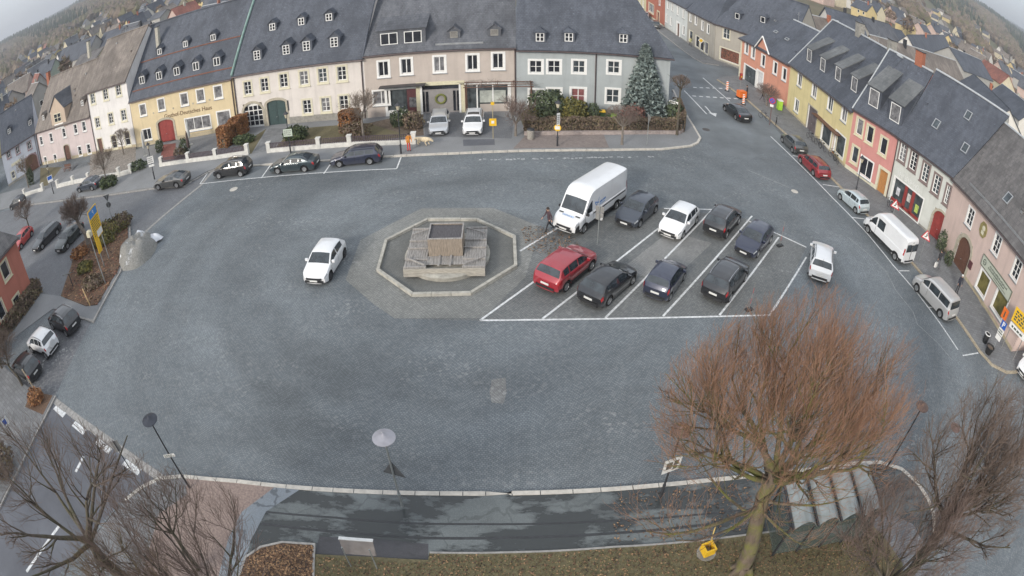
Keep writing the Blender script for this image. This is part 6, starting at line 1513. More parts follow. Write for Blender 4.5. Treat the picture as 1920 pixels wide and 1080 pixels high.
MB().box(-.55, -.4, .12, .55, .4, .95).build('battery_box', M_org, t, False); MB().box(-.6, -.45, 0, .6, .45, .12).build('base', C_black, t); MB().cyl((0, .42, .1), (0, .42, 2.4), .035, .035, 8).build('pole', M_pole, t); o = MB().box(-.17, .3, 2.3, .17, .55, 3.2).build('signal_head', mat('signal_red_brown', (.30, .06, .04), .5), t)
for k, cc in enumerate((M_redp, M_yel, M_ink)): MB().lathe([(0, -.03), (.09, -.02), (.11, 0)], 12, 0, (0, .298, 3.03 - k * .28), 'y').build('lens', cc, o)
t = post('priority_sign', 'white edged yellow diamond priority sign down the street', 1313, 102, 2.9, .1); plate('diamond', 1.0, 1.0, 2.45, M_wsign, -100, parent=t, y=.04, border=(.72, M_yel))
t = post('give_way_sign', 'triangular sign seen edge-on on the pavement before the spruce', 1213, 271, 3.0, .11, .03); plate('trid', .85, .75, 2.5, M_redp, 10, parent=t, y=.04, border=(.7, M_wsign))
t = post('street_name_sign', 'two white street name plates on a pole at the hedge corner', 1261, 229, 2.4, .11); plate('rect', .95, .3, 2.2, M_wsign, -125, parent=t, y=.05, marks=(lines_marks(.9, .3, 1, 3), M_ink)); plate('rect', .85, .28, 2.5, M_wsign, -40, parent=t, y=.05, marks=(lines_marks(.85, .28, 1, 4), M_ink))
t = post('stop_sign', 'yellow square sign on a thin pole in front of the shop driveway', 924.7, 259.6, 3.6, .11, .03, mat('pole_ochre', (.40, .34, .20), .6)); plate('rect', .62, .72, 1.6, M_yel, -90, parent=t, y=.05, marks=([(-.12, -.12, .12, .14)], M_wsign)); plate('rect', .3, .3, 3.4, M_yel, -90, parent=t, y=.05)
t = post('information_sign', 'white square sign on dark leaning pole at the left edge pavement', 41, 840.7, 2.7, .11, .035, M_poled); plate('rect', .62, .62, 2.35, M_wsign, -20, parent=t, y=.05, marks=([(-.18, -.18, .12, .2)], M_blue))
t = post('narrow_sign', 'thin white sign seen edge-on between the near street dashes', 245, 880, 2.2, 0, .03, M_poled); plate('rect', .5, .75, 1.75, M_wsign, 120, parent=t, y=.04)
t = post('round_sign', 'two round signs seen from behind on the planted island', 212, 417, 2.9, .1, .03); plate('trid', .8, .7, 2.6, M_redp, 105, parent=t, y=.04, back=mat('sign_back_dark', (.10, .105, .11), .5)); plate('disc', .6, .6, 1.9, M_blue, 105, parent=t, y=.04, back=mat('sign_back_dark', (.10, .105, .11), .5))
# tall yellow signboard on two posts
P1 = G(196, 500, .1); P2 = G(205, 485.5, .1); t = thing('signboard', 'tall yellow signboard with blue parking block on two grey posts', 'signboard', P1)
d = (P2 - P1); d.z = 0; wd = d.length; an = math.degrees(math.atan2(d.y, d.x)); fc = an - 90
for q, hh in (((0, 0, 0), 4.9), (d, 5.2)): MB().cyl((q[0], q[1], -.1), (q[0], q[1], hh), .05, .05, 8).build('post', M_pole, t)
dd = d.normalized(); nn = Vector((dd.y, -dd.x, 0)); TR = Matrix(((dd.x, nn.x, 0, 0), (dd.y, nn.y, 0, 0), (0, 0, 1, 0), (0, 0, 0, 1)))
def tb(mb, a, z0, c, z1, y0, y1): return mb.box(a, y0, z0, c, y1, z1, 0, TR)
ph = htop(P2, 176, 383) - .1; pb = htop(P2, 190, 437) - .1
o = tb(MB(), -.25, pb, wd + .25, ph - .0, .06, .10).build('panel', M_yel, t)
tb(MB(), -.15, ph - .75, wd + .15, ph - .1, .101, .108).build('parking_block', mat('sign_sky_blue', (.05, .22, .55), .5, .2, 6), o)
mk = MB(); rr = random.Random(8)
for k in range(8):
    zz = ph - .95 - k * .19; q = -.15
    while q < wd + .0: L = rr.uniform(.1, .3); tb(mk, q, zz - .05, q + L, zz + .03, .101, .106); q += L + .06
mk.build('panel_lettering', M_ink, o); tb(MB(), .35, pb + .08, wd + .2, pb + .62, .101, .107).build('white_panel', M_wsign, o)
o = tb(MB(), -.25, pb - 1.15, .45, pb - .04, .06, .10).build('lower_panel', M_yel, t); text_mesh('panel_letter', 'P', .5, M_wsign, t, TR @ Vector((wd / 2, .115, ph - .42)), (PI / 2, 0, math.atan2(dd.y, dd.x)+PI), .004)
P = G(137, 537, .16); t = thing('notice_lectern', 'dark tilted notice panel on a post at the island edge', 'notice board', P, RAD(200)); MB().cyl((0, 0, -.1), (0, 0, 1.2), .05, .05, 8).build('post', M_poled, t); MB().box(-.55, -.4, -.02, .55, .4, .03, 0, Matrix.Translation((0, 0, 1.25)) @ Matrix.Rotation(RAD(28), 4, 'X')).build('panel', mat('panel_slate', (.10, .115, .115), .5, .2, 3), t)
P = G(169, 573, .1); o = MB().cyl((0, 0, -.1), (-.15, .0, 1.5), .07, .06, 8).cyl((-.15, 0, 1.5), (-.155, 0, 1.54), .05, .05, 8).build('wooden_post', mat('raw_wood', (.55, .38, .20), .8, .3, 4), None, loc=P); tag(o, 'pale raw wooden post standing in the heather on the island', 'post')
P = G(64, 728, .1); o = MB().cyl((0, 0, -.1), (-.25, -.05, 1.7), .06, .05, 8).lathe([(.07, 1.66), (.07, 1.7), (0, 1.72)], 8, 0, (-.25, -.05, 0)).build('wooden_post', mat('bare_stake', (.42, .34, .24), .8, .3, 4), None, loc=P); tag(o, 'slanting bare stake beside the black car in the left bay', 'post')
# information board by the lawn
a = G(658, 1062, .15); b_ = G(707, 1066, .15); t = thing('information_board', 'information board on two legs seen from behind at the lawn edge', 'notice board', a, math.atan2((b_ - a).y, (b_ - a).x)); wd = (b_ - a).length
for x in (0, wd): MB().cyl((x, 0, -.1), (x, .05, 1.5), .03, .03, 8).build('leg', M_pole, t)
MB().box(-.12, -.03, .75, wd + .12, .03, 1.62, 0, Matrix.Translation((0, .06, 0)) @ Matrix.Rotation(RAD(-12), 4, 'X')).build('panel', mat('board_back', (.30, .27, .255), .6, .2, 2), t); MB().box(-.14, -.06, 1.625, wd + .14, .09, 1.66, 0, Matrix.Translation((0, .06, 0)) @ Matrix.Rotation(RAD(-12), 4, 'X')).build('panel_top', M_wsign, t)
# yellow box on a slanting pole
P = G(1324, 1037, .15); t = thing('yellow_box', 'yellow open-topped box on a slanting post under the big tree', 'box', P, RAD(15)); w_ = .25; m = MB()
for (x0_, y0_, x1_, y1_) in ((-w_, -w_, w_, -w_ + .07), (-w_, w_ - .07, w_, w_), (-w_, -w_ + .07, -w_ + .07, w_ - .07), (w_ - .07, -w_ + .07, w_, w_ - .07)): m.box(x0_, y0_, .12, x1_, y1_, .55)
m.build('box_frame', M_yel, t); MB().box(-w_ + .075, -w_ + .075, .14, w_ - .075, w_ - .075, .2).build('box_floor', M_back, t); MB().cyl((.1, .1, .2), (.3, .5, 1.15), .03, .026, 8).build('post', mat('post_straw', (.48, .36, .12), .7, .2, 4), t); MB().lathe([(.42, -.02), (.42, .06), (0, .06)], 16).build('base_plate', M_back, t)
# red and white marker posts in the bays
for lb, px, py in (('thin red and white marker post on a black foot by the far bay corner', 1462, 461), ('thin red and white marker post on a black foot beside the black estate', 1404, 581)):
    P = G(px, py, 0); t = thing('marker_post', lb, 'marker post', P, .4, 'marker posts in the bays'); MB().box(-.26, -.15, 0, .26, .15, .09).build('foot', C_black, t); m = MB(); [m.cyl((0, 0, .09 + k * .37), (0, 0, .09 + (k + 1) * .37), .018, .018, 8, k % 2) for k in range(5)]; m.build('pole', [M_back, mat('faded_red', (.40, .10, .10), .6)], t)
# bus shelter
A = G(1487, 986, 2.55); B = G(1656, 953, 2.55); C_ = G(1634, 879, 2.55); u = B - A; u.z = 0; L = u.length; dep = abs((C_ - B).dot(Vector((-u.y, u.x, 0)).normalized())); t = thing('bus_shelter', 'glass bus shelter with four barrel vaulted roof panels behind the big tree', 'bus shelter', (A.x, A.y, .1), math.atan2(u.y, u.x))
M_vault = mat('vault_sheet', (.30, .33, .33), .2, .2, 1.5, .25); M_sg, nt_g, b_g = _new('shelter_glass'); b_g.inputs['Base Color'].default_value = (.10, .13, .125, 1); b_g.inputs['Roughness'].default_value = .08; b_g.inputs['Alpha'].default_value = .45
for k in range(4):
    m = MB(); n = 8; w_ = L / 4 - .06; vs = []
    for y in (-.15, dep + .15):
        for i in range(n + 1): q = i / n; vs.append((k * L / 4 + .03 + w_ * q, y, 2.36 + .46 * math.sin(PI * q)))
    vs += [(p[0], p[1], p[2] - .03) for p in vs]; h_ = 2 * (n + 1)
    for i in range(n): m.add(vs, [(i, i + 1, n + 2 + i, n + 1 + i), (h_ + i + 1, h_ + i, h_ + n + 1 + i, h_ + n + 2 + i), (i, h_ + i, h_ + i + 1, i + 1), (n + 1 + i, n + 2 + i, h_ + n + 2 + i, h_ + n + 1 + i)])
    m.build('roof_vault', M_vault, t, True, sharp=40)
    g = MB(); zz = 2.40; p_ = [(k * L / 4 + .03 + w_ * i / n, -.13, 2.36 + .45 * math.sin(PI * i / n)) for i in range(n + 1)]; g.add(p_, [tuple(range(n, -1, -1))]); g.build('vault_end', M_sg, t)
for k in range(5):
    x = k * L / 4; MB().box(x - .035, -.2, 2.38, x + .035, dep + .2, 2.46).build('roof_beam', M_poled, t); MB().box(x - .04, .0, -.1, x + .04, .08, 2.379).build('post', M_poled, t)
    if k in (0, 4): MB().box(x - .04, dep - .08, -.1, x + .04, dep, 2.379).build('post', M_poled, t); MB().box(x - .012, .1, .15, x + .012, dep - .1, 2.1).build('side_glass', M_sg, t)
for k in range(4): MB().box(k * L / 4 + .06, .02, .2, (k + 1) * L / 4 - .06, .045, 2.1).build('back_glass', M_sg, t)
MB().box(.5, .35, .42, L - .5, .75, .47).build('bench', M_board, t)
t = post('bus_stop_sign', 'white bus stop sign with red print beside the shelter', 1655, 880, 2.6, .1); plate('rect', .75, .55, 2.15, M_wsign, -45, parent=t, y=.05, marks=(lines_marks(.75, .5, 3, 2), mat('print_red', (.45, .1, .1), .6)))
# heap of old snow and grit
P = G(258, 474, 0); rnd = random.Random(6); vs = []; fs = []; nr, na = 9, 30
out = [G(*p, 0) - P for p in ((270, 441), (284, 439), (296, 456), (292, 470), (282, 484), (267, 497), (253, 506), (228, 509), (222, 494), (225, 475), (233, 462), (253, 451))]
def rad(a):
    best = 0
    for i in range(len(out)):
        p, q = out[i], out[(i + 1) % len(out)]; d = Vector((math.cos(a), math.sin(a))); e_ = Vector((q.x - p.x, q.y - p.y)); den = d.x * e_.y - d.y * e_.x
        if abs(den) < 1e-6: continue
        tt = (p.x * e_.y - p.y * e_.x) / den; ss = (p.x * d.y - p.y * d.x) / den
        if tt > 0 and 0 <= ss <= 1: best = max(best, tt)
    return best
for i in range(nr + 1):
    for k in range(na):
        a = 2 * PI * k / na; q = i / nr; R_ = rad(a); z = 1.2 * (1 - q ** 3.6) * (1 + q * (.22 * math.sin(3 * a + 5 * q) + .15 * math.sin(7 * a - 9 * q))) + rnd.uniform(-.09, .11) * (1 - q)
        vs.append((R_ * q * math.cos(a), R_ * q * math.sin(a), max(-.03, z - .02)))
for i in range(nr):
    for k in range(na): j = (k + 1) % na; fs.append((i * na + k, (i + 1) * na + k, (i + 1) * na + j, i * na + j))
m, nt, b = _new('dirty_snow'); cc = coords(nt); n1 = noise(nt, cc, .55, 5, .6); sp = nt.nodes.new('ShaderNodeSeparateXYZ'); nt.links.new(cc, sp.inputs[0]); n2 = noise(nt, cc, 8, 4)
c = mixc(nt, ramp(nt, n2, .3, .7), (.17, .168, .155), (.30, .295, .275)); wfac = mth(nt, 'MULTIPLY', ramp(nt, n1, .535, .56), ramp(nt, mth(nt, 'MULTIPLY_ADD', n2, .3, mth(nt, 'MULTIPLY', sp.outputs[0], -.25)), .0, .25)); c = mixc(nt, wfac, c, (.74, .76, .80)); nt.links.new(c, b.inputs['Base Color']); b.inputs['Roughness'].default_value = .8; bump(nt, b, n2, .8, .06)
o = MB().add(vs, fs).build('snow_heap', m, None, True, loc=P); tag(o, 'heap of dirty old snow and grit beside the planted island', 'snow heap')
cap = MB(); rnd = random.Random(3); vs = []; nr, na = 5, 16
for i in range(nr + 1):
    for k in range(na):
        a = 2 * PI * k / na; q = i / nr; R_ = (.62 + .22 * math.sin(2 * a + 1) + .1 * math.sin(5 * a)) * q; vs.append((1.15 + R_ * 1.1 * math.cos(a), 1.5 + R_ * math.sin(a), .18 + .5 * (1 - q ** 2.2) * (1 + .2 * math.sin(3 * a)) + rnd.uniform(-.03, .03)))
o = MB().add(vs, [(i * na + k, (i + 1) * na + k, (i + 1) * na + (k + 1) % na, i * na + (k + 1) % na) for i in range(nr) for k in range(na)]).build('snow_lump', mat('clean_snow', (.66, .68, .72), .7, .12, 3, bmp=.5), None, True, loc=P); tag(o, 'clean white lump of snow on the far end of the dirty heap', 'snow')
# garden walls with white pillars and dark railings
M_wall = mat('garden_wall_white', (.62, .61, .57), .85, .18, 2); M_rail = mat('railing_dark', (.075, .055, .065), .6, .3, 5)
def garden_wall(label, pts, pillars, h=.42, rail=True, gap=True):
    P = GL(pts, .11); t = thing('garden_wall', label, 'garden wall', P[0]); Q = [(p.x - P[0].x, p.y - P[0].y) for p in P]; MB().ribbon(Q, .25, -.1, h).build('wall', M_wall, t)
    for p in pillars:
        q = G(*p, .11) - P[0]; MB().box(q.x - .2, q.y - .2, -.1, q.x + .2, q.y + .2, 1.05).box(q.x - .24, q.y - .24, 1.053, q.x + .24, q.y + .24, 1.12).build('pillar', M_wall, t)
    if rail:
        r = MB()
        for a, b_ in zip(Q[:-1], Q[1:]):
            r.ribbon([a, b_], .05, .92, .97); r.ribbon([a, b_], .05, .5, .54); Ls = math.hypot(b_[0] - a[0], b_[1] - a[1]); n = int(Ls / .17)
            for i in range(n): x, y = a[0] + (b_[0] - a[0]) * (i + .5) / n, a[1] + (b_[1] - a[1]) * (i + .5) / n; r.box(x - .045, y - .012, .44, x + .045, y + .012, 1.0)
        r.build('railing', M_rail, t)
garden_wall('white garden wall with dark railing in front of the yellow inn', [(300, 312), (355, 304), (404, 298), (466, 289)], [(304, 311), (354, 303.5), (405, 297.5), (464, 289)])
garden_wall('white garden wall with dark railing from green gate path to the driveway', [(503, 286), (560, 281), (600, 278), (657, 274), (745, 271), (778, 269)], [(505, 285.5), (598, 278), (656, 273.5), (776, 269)])
garden_wall('low white garden wall before the round bare tree at the blue-white house', [(46, 368), (82, 357)], [(47, 367.5), (81, 357)], .5, False)
garden_wall('low white garden wall along the lilac house front garden', [(108, 352), (140, 344), (168, 339), (225, 330), (247, 324)], [(109, 351.5), (138, 344.5), (167, 339), (224, 330), (246, 324)], .5, False)
t = thing('hedge_kerb', 'low granite kerb wall at the foot of the long clipped hedge', 'low wall', G(983, 253, .11)); P0 = G(983, 253, .11); Q = [G(*p, .11) - P0 for p in ((983, 253), (1060, 252), (1150, 251.5), (1272, 251), (1279, 247), (1281, 234))]; MB().ribbon([(q.x, q.y) for q in Q], .28, -.1, .32).build('wall', mat('granite_pink', (.34, .29, .27), .85, .25, 4), t)
P = G(995, 260, .11); t = thing('litter_bin', 'grey concrete litter bin at the hedge end by the driveway', 'litter bin', P); MB().lathe([(.30, -.02), (.33, .1), (.33, .85), (.26, .88)], 16).build('bin_body', mat('washed_concrete', (.30, .28, .25), .9, .3, 12), t, True, sharp=40); MB().lathe([(.35, .88), (.30, .97), (0, 1.0)], 16).build('bin_lid', M_poled, t, True, sharp=40)
def wheelie(label, px, py, lid, body):
    P = G(px, py, .11); t = thing('wheelie_bin', label, 'wheelie bin', P, RAD(random.uniform(-10, 10)), 'wheelie bins by the blue-green house'); m = MB(); vs = [(-.24, -.27, .05), (.24, -.27, .05), (.24, .27, .05), (-.24, .27, .05), (-.29, -.34, 1.0), (.29, -.34, 1.0), (.29, .32, 1.0), (-.29, .32, 1.0)]; m.add(vs, [(0, 3, 2, 1), (4, 5, 6, 7), (0, 1, 5, 4), (1, 2, 6, 5), (2, 3, 7, 6), (3, 0, 4, 7)]); m.build('bin_body', body, t); MB().box(-.31, -.37, 1.003, .31, .33, 1.07).cyl((-.3, .36, .98), (.3, .36, .98), .03, .03, 6).build('bin_lid', lid, t); MB().cyl((-.3, .25, .1), (.3, .25, .1), .1, .1, 10).build('bin_wheels', C_black, t)
gb = mat('bin_green', (.03, .06, .025), .5); wheelie('wheelie bin with yellow lid behind the clipped hedge', 1129, 226, M_yel, gb); wheelie('wheelie bin with dark green lid behind the clipped hedge', 1140, 226, gb, gb); wheelie('lime green sticker wheelie bin near the bare red shrub', 1150, 227, gb, mat('bin_lime', (.18, .30, .04), .5))
P = G(1461, 206, .11); t = thing('wheelie_bin', 'lime green bin standing at the corner of the yellow house', 'wheelie bin', P); MB().box(-.3, -.3, .05, .3, .3, 1.25).build('bin_body', M_lime, t); MB().box(-.33, -.33, 1.253, .33, .33, 1.4).build('bin_lid', M_wsign, t)
def parasol(label, px, py, h, m):
    P = G(px, py, .11); t = thing('parasol', label, 'parasol', P, 0, 'folded parasols at the inn'); MB().cyl((0, 0, -.05), (0, 0, h), .03, .03, 8).lathe([(.35, -.02), (.35, .06), (0, .06)], 12).build('pole', M_pole, t); MB().lathe([(.05, h * .28), (.2, h * .34), (.17, h * .6), (.12, h * .85), (.03, h)], 10).build('folded_canopy', m, t, True)
parasol('dark brown folded parasol in front of the inn', 356, 290, 2.9, mat('canvas_dark', (.085, .06, .055), .9, .3, 3)); parasol('pale grey folded parasol left of the triple inn window', 357, 272, 3.4, mat('canvas_pale', (.46, .47, .46), .9, .15, 3)); parasol('pale grey folded parasol at the left inn window', 273, 292, 3.4, mat('canvas_pale', (.46, .47, .46), .9, .15, 3))
P = G(127, 320, .11); t = thing('garden_bench', 'dark garden bench at the wall of the lilac house', 'bench', P, RAD(-8)); MB().box(-.9, -.25, .42, .9, .2, .47).build('seat', D_brown, t); MB().box(-.9, .18, .55, .9, .23, .95).build('backrest', D_brown, t)
for x in (-.75, .75):
    for y in (-.2, .15): MB().box(x - .04, y - .04, -.02, x + .04, y + .04, .42).build('leg', D_brown, t)
# bay with flower pots etc. at the right
P = G(1852, 662, .11); t = thing('flower_tub', 'empty dark flower tub at the kerb before the pink house', 'flower tub', P); MB().lathe([(.28, -.02), (.42, .55), (.45, .6), (.38, .6), (.36, .5), (0, .5)], 16).build('tub', C_black, t, True, sharp=40); MB().lathe([(.36, .505), (0, .53)], 12).build('soil', M_soil, t)
P = G(1846, 641, .11); t = thing('litter_bin', 'round wire litter bin with pale rim near the blue parking sign', 'litter bin', P); MB().lathe([(.26, -.02), (.30, .7), (.24, .7), (.22, .1), (0, .1)], 14).build('bin_body', C_black, t, True, sharp=40); MB().lathe([(.31, .7), (.33, .74), (.24, .76)], 14).build('bin_rim', M_wsign, t)
t = post('parking_sign', 'blue parking sign with white plates on a pole by the pink house end', 1858, 663, 3.0, .11); plate('rect', .6, .6, 2.6, M_blue, -165, parent=t, y=.05, marks=([(-.14, -.2, -.05, .22), (-.05, .14, .12, .22), (.06, .02, .14, .2), (-.05, -.02, .1, .06)], M_wsign)); plate('rect', .62, .5, 2.0, M_wsign, -165, parent=t, y=.05, marks=(lines_marks(.6, .45, 2, 4), M_ink)); plate('rect', .6, .4, 1.5, M_wsign, -165, parent=t, y=.05)
t = post('orange_sign', 'orange detour sign on a short post before the pink house shop', 1868, 628, 2.6, .11); plate('rect', .75, .95, 2.0, M_org, -175, parent=t, y=.05, marks=([(-.1, -.3, .05, .2)], M_ink))
a = G(1888, 664, .11); t = thing('signboard', 'yellow direction board over a white plate on two posts at the pink house corner', 'signboard', a, RAD(-70))
for x in (-.8, .8): MB().cyl((x, 0, -.1), (x, 0, 3.6), .04, .04, 8).build('post', M_back, t)
o = MB().box(-1.05, -.1, 2.5, 1.05, -.045, 3.7).build('panel', M_yel, t); mk = MB()
for q in lines_marks(2.0, 1.1, 4, 12): mk.box(q[0], -.108, 3.1 + q[1], q[2], -.102, 3.1 + q[3])
mk.build('panel_lettering', M_ink, o); o = MB().box(-1.0, -.1, 1.95, 1.0, -.045, 2.4).build('lower_panel', M_wsign, t); mk = MB()
for q in lines_marks(1.8, .4, 1, 13): mk.box(q[0], -.108, 2.17 + q[1] * .8, q[2], -.102, 2.17 + q[3] * .8)
mk.build('panel_lettering', M_ink, o)
# bicycles
def bike_mesh():
    t = thing('bicycle', '', 'bicycle', (0, 0, 0)); tp = lambda mb, a, b_, r=.02: mb.cyl(a, b_, r, r, 6)
    for x in (-.52, .52): MB().lathe([(.30, -.02), (.335, 0), (.30, .02)], 18, 0, (x, 0, .335), 'y').build('wheel', C_tyre, t)
    m = MB(); tp(m, (-.52, 0, .335), (-.08, 0, .3)); tp(m, (-.08, 0, .3), (.38, 0, .82)); tp(m, (-.08, 0, .3), (-.2, 0, .85)); tp(m, (-.2, 0, .78), (.38, 0, .82)); tp(m, (-.52, 0, .335), (-.2, 0, .78), .014); tp(m, (.52, 0, .335), (.38, 0, .95), .02); m.build('frame', M_poled, t); MB().cyl((.34, -.28, 1.0), (.34, .28, 1.0), .018, .018, 6).build('handlebar', C_black, t); MB().box(-.33, -.07, .86, -.07, .07, .92).build('saddle', C_black, t)
    return t
bk0 = bike_mesh(); first = True
for lb, px, py, a in (('bicycle leaning by the brown no-stopping pole, nearer the street', 1432, 224, 120), ('bicycle with something pale on it beside the no-stopping pole', 1455, 233, 60), ('bicycle parked by the dark gateway of the yellow house', 1519, 262, 100), ('bicycle in the stand below the first dark shop window', 1533, 274, 95), ('bicycle in the stand before the oak shop door', 1541, 281, 95), ('last bicycle in the stand before the second dark shop window', 1560, 297, 95), ('bicycle standing near the second shop window corner', 1567, 304, 80), ('bicycle with big wheels leaning at the grey shop wall', 1668, 392, 80)):
    P = G(px, py, .11)
    if first: bk0.location = P; bk0.rotation_euler[2] = RAD(a); bk0['label'] = lb; bk0['group'] = 'bicycles on the right pavement'; first = False
    else: dup(bk0, P, RAD(a), lb, 'bicycles on the right pavement')
# pergola frame before the shop entrance of the beige house
a = G(877, 207, .11); t = thing('pergola', 'thin dark pergola frame with bare creeper before the glazed shop entrance', 'pergola', (a.x, 56.6, .11)); L = 6.2
for x in (0, L):
    for y in (0, 1.7): MB().cyl((x, y, -.1), (x, y, 3.3), .05, .05, 6).build('post', D_brown, t)
m = MB(); [m.cyl((-.2, y, 3.3), (L + .2, y, 3.3), .05, .05, 6) for y in (0, .85, 1.7)]; [m.cyl((x, -.2, 3.36), (x, 1.9, 3.36), .03, .03, 6) for x in (0, 1.5, 3, 4.5, 6.1)]; m.build('beams', D_brown, t); cr = MB(); rnd = random.Random(4)
for k in range(70): x = rnd.uniform(0, L + .2); y = rnd.uniform(0, 1.8); p = Vector((x, y, 3.4)); q = p + Vector((rnd.gauss(0, .5), rnd.gauss(0, .3), rnd.uniform(-.25, .45))); cr.cyl(p, q, .016, .008, 3)
cr.build('creeper', B_grey, t)
# ================================================================ PEOPLE AND THE DOG
def skin_body(name, joints, bones, mats, rule, parent=None, sub=1):
    """one continuous body grown over a skeleton; joints: name -> (pos, radius)"""
    idx = {k: i for i, k in enumerate(joints)}; me = bpy.data.meshes.new(name)
    me.from_pydata([joints[k][0] for k in joints], [(idx[a], idx[b]) for a, b in bones], []); bm = bmesh.new(); bm.from_mesh(me); sk = bm.verts.layers.skin.verify(); bm.verts.ensure_lookup_table()
    for i, k in enumerate(joints):
        r = joints[k][1]; r = r if isinstance(r, tuple) else (r, r); bm.verts[i][sk].radius = r
    bm.verts[0][sk].use_root = True; bm.to_mesh(me); bm.free()
    o = bpy.data.objects.new(name, me); COL.objects.link(o); o.modifiers.new('s', 'SKIN').use_smooth_shade = True; sm_ = o.modifiers.new('u', 'SUBSURF'); sm_.levels = sub; sm_.render_levels = sub
    bpy.context.view_layer.update(); dg = bpy.context.evaluated_depsgraph_get(); m2 = bpy.data.meshes.new_from_object(o.evaluated_get(dg)); o.modifiers.clear(); o.data = m2; bpy.data.meshes.remove(me); m2.name = name
    m2.materials.clear(); [m2.materials.append(x) for x in mats]
    for p in m2.polygons: p.material_index = rule(p.center); p.use_smooth = True
    if parent: o.parent = parent
    return o
M_skin = mat('skin', (.48, .29, .21), .6, .08, 6); M_shoe = mat('shoe', (.03, .028, .028), .7, .2, 6)
def cloth(n, c): return mat(n, c, .85, .2, 5)
def person(label, px, py, heading, H, jacket, trousers, hair, pose, z=.0, hat=None, group=None):
    """pose: hip/knee/arm angles in degrees; +x is forward, y left"""
    P = G(px, py, z); k = H / 1.75; J = {}; B = []
    def rot(v, a): return Vector((v[0] * math.cos(a) + v[2] * math.sin(a), v[1], -v[0] * math.sin(a) + v[2] * math.cos(a)))
    lean = RAD(pose.get('lean', 4)); hip = Vector((0, 0, .92)); T = lambda z_, y=0, x=0: hip + rot((x, y, z_), lean)
    J['pelvis'] = (hip, (.145, .105)); J['waist'] = (T(.17), (.13, .095)); J['chest'] = (T(.36), (.165, .115)); J['collar'] = (T(.52), (.125, .085)); J['neck'] = (T(.60, 0, .02), .055); J['jaw'] = (T(.66, 0, .04), (.068, .075)); J['skull'] = (T(.755, 0, .035), (.076, .092)); J['crown'] = (T(.815, 0, .02), (.05, .06)); B += [('pelvis', 'waist'), ('waist', 'chest'), ('chest', 'collar'), ('collar', 'neck'), ('neck', 'jaw'), ('jaw', 'skull'), ('skull', 'crown')]
    J['nose'] = (T(.705, 0, .125), .014); B.append(('jaw', 'nose'))
    for s, sg in (('l', 1), ('r', -1)):
        J['ear' + s] = (T(.72, sg * .085, .02), .018); B.append(('skull', 'ear' + s))
        ha, ka = RAD(pose['hip'][0 if sg > 0 else 1]), RAD(pose['knee'][0 if sg > 0 else 1])
        h0 = hip + Vector((0, sg * .085, -.04)); kn = h0 + Vector((math.sin(ha) * .43, 0, -math.cos(ha) * .43)); an = kn + Vector((math.sin(ha - ka) * .41, 0, -math.cos(ha - ka) * .41)); toe = an + Vector((.17, sg * .02, -.045)); heel = an + Vector((-.05, 0, -.04))
        J['thigh' + s] = (h0, .088); J['knee' + s] = (kn, .056); J['ankle' + s] = (an, .038); J['toe' + s] = (toe, (.036, .026)); J['heel' + s] = (heel, .034); B += [('pelvis', 'thigh' + s), ('thigh' + s, 'knee' + s), ('knee' + s, 'ankle' + s), ('ankle' + s, 'toe' + s), ('ankle' + s, 'heel' + s)]
        sa, ea = RAD(pose['arm'][0 if sg > 0 else 1]), RAD(pose['elbow'][0 if sg > 0 else 1]); s0 = T(.50, sg * .19); el = s0 + Vector((math.sin(sa) * .29, sg * .05, -math.cos(sa) * .29)); wr = el + Vector((math.sin(sa + ea) * .25, -sg * .01, -math.cos(sa + ea) * .25)); dd = (wr - el).normalized(); pl_ = wr + dd * .085
        J['shoulder' + s] = (s0, .066); J['elbow' + s] = (el, .048); J['wrist' + s] = (wr, .031); J['palm' + s] = (pl_, (.034, .018)); B += [('collar', 'shoulder' + s), ('shoulder' + s, 'elbow' + s), ('elbow' + s, 'wrist' + s), ('wrist' + s, 'palm' + s)]
        for q, (ox, ln) in enumerate(((.030, .065), (.010, .078), (-.010, .072), (-.030, .055))):
            a = pl_ + Vector((ox, 0, 0)) + dd * .01; b_ = a + dd * ln * .55; c = b_ + (dd + Vector((0, -sg * .5, 0))).normalized() * ln * .45
            J['k%d%s' % (q, s)] = (a, .011); J['m%d%s' % (q, s)] = (b_, .0095); J['f%d%s' % (q, s)] = (c, .008); B += [('palm' + s, 'k%d%s' % (q, s)), ('k%d%s' % (q, s), 'm%d%s' % (q, s)), ('m%d%s' % (q, s), 'f%d%s' % (q, s))]
        th = wr + dd * .04 + Vector((.045, -sg * .01, 0)); J['t' + s] = (th, .011); J['u' + s] = (th + dd * .035 + Vector((.012, 0, 0)), .009); B += [('wrist' + s, 't' + s), ('t' + s, 'u' + s)]
    low = min(J['toel'][0].z, J['toer'][0].z, J['heell'][0].z, J['heelr'][0].z) - .028
    J = {n: (Vector((v[0].x * k, v[0].y * k, (v[0].z - low) * k)), tuple(x * k for x in v[1]) if isinstance(v[1], tuple) else v[1] * k) for n, v in J.items()}
    jac = pose.get('hem', .80) * k; nk = J['neck'][0].z + .0; wz = [J['wristl'][0], J['wristr'][0]]
    def rule(c):
        for w_ in wz:
            if (c - w_).length < .17 * k and (c - w_).dot(Vector((0, 0, -1))) > -.02 and abs(c.y) > .13 * k: return 2
        if c.z > nk: return 2
        if c.z < .085 * k: return 3
        if c.z > jac or (abs(c.y) > .19 * k): return 0
        return 1
    root = thing('person', label, 'person', P, RAD(heading), group); o = skin_body('body', J, B, [jacket, trousers, M_skin, M_shoe], rule, root)
    hz = J['skull'][0]; m = MB(); m.lathe([(.092 * k, -.02 * k), (.100 * k, .03 * k), (.085 * k, .085 * k), (.045 * k, .115 * k), (0, .122 * k)], 12, 0, (hz.x - .014 * k, hz.y, hz.z)); m.add([(hz.x - .1 * k, sg * .06 * k, hz.z + dz * k) for sg in (1, -1) for dz in (.03, -.09)], [(0, 1, 3, 2)])
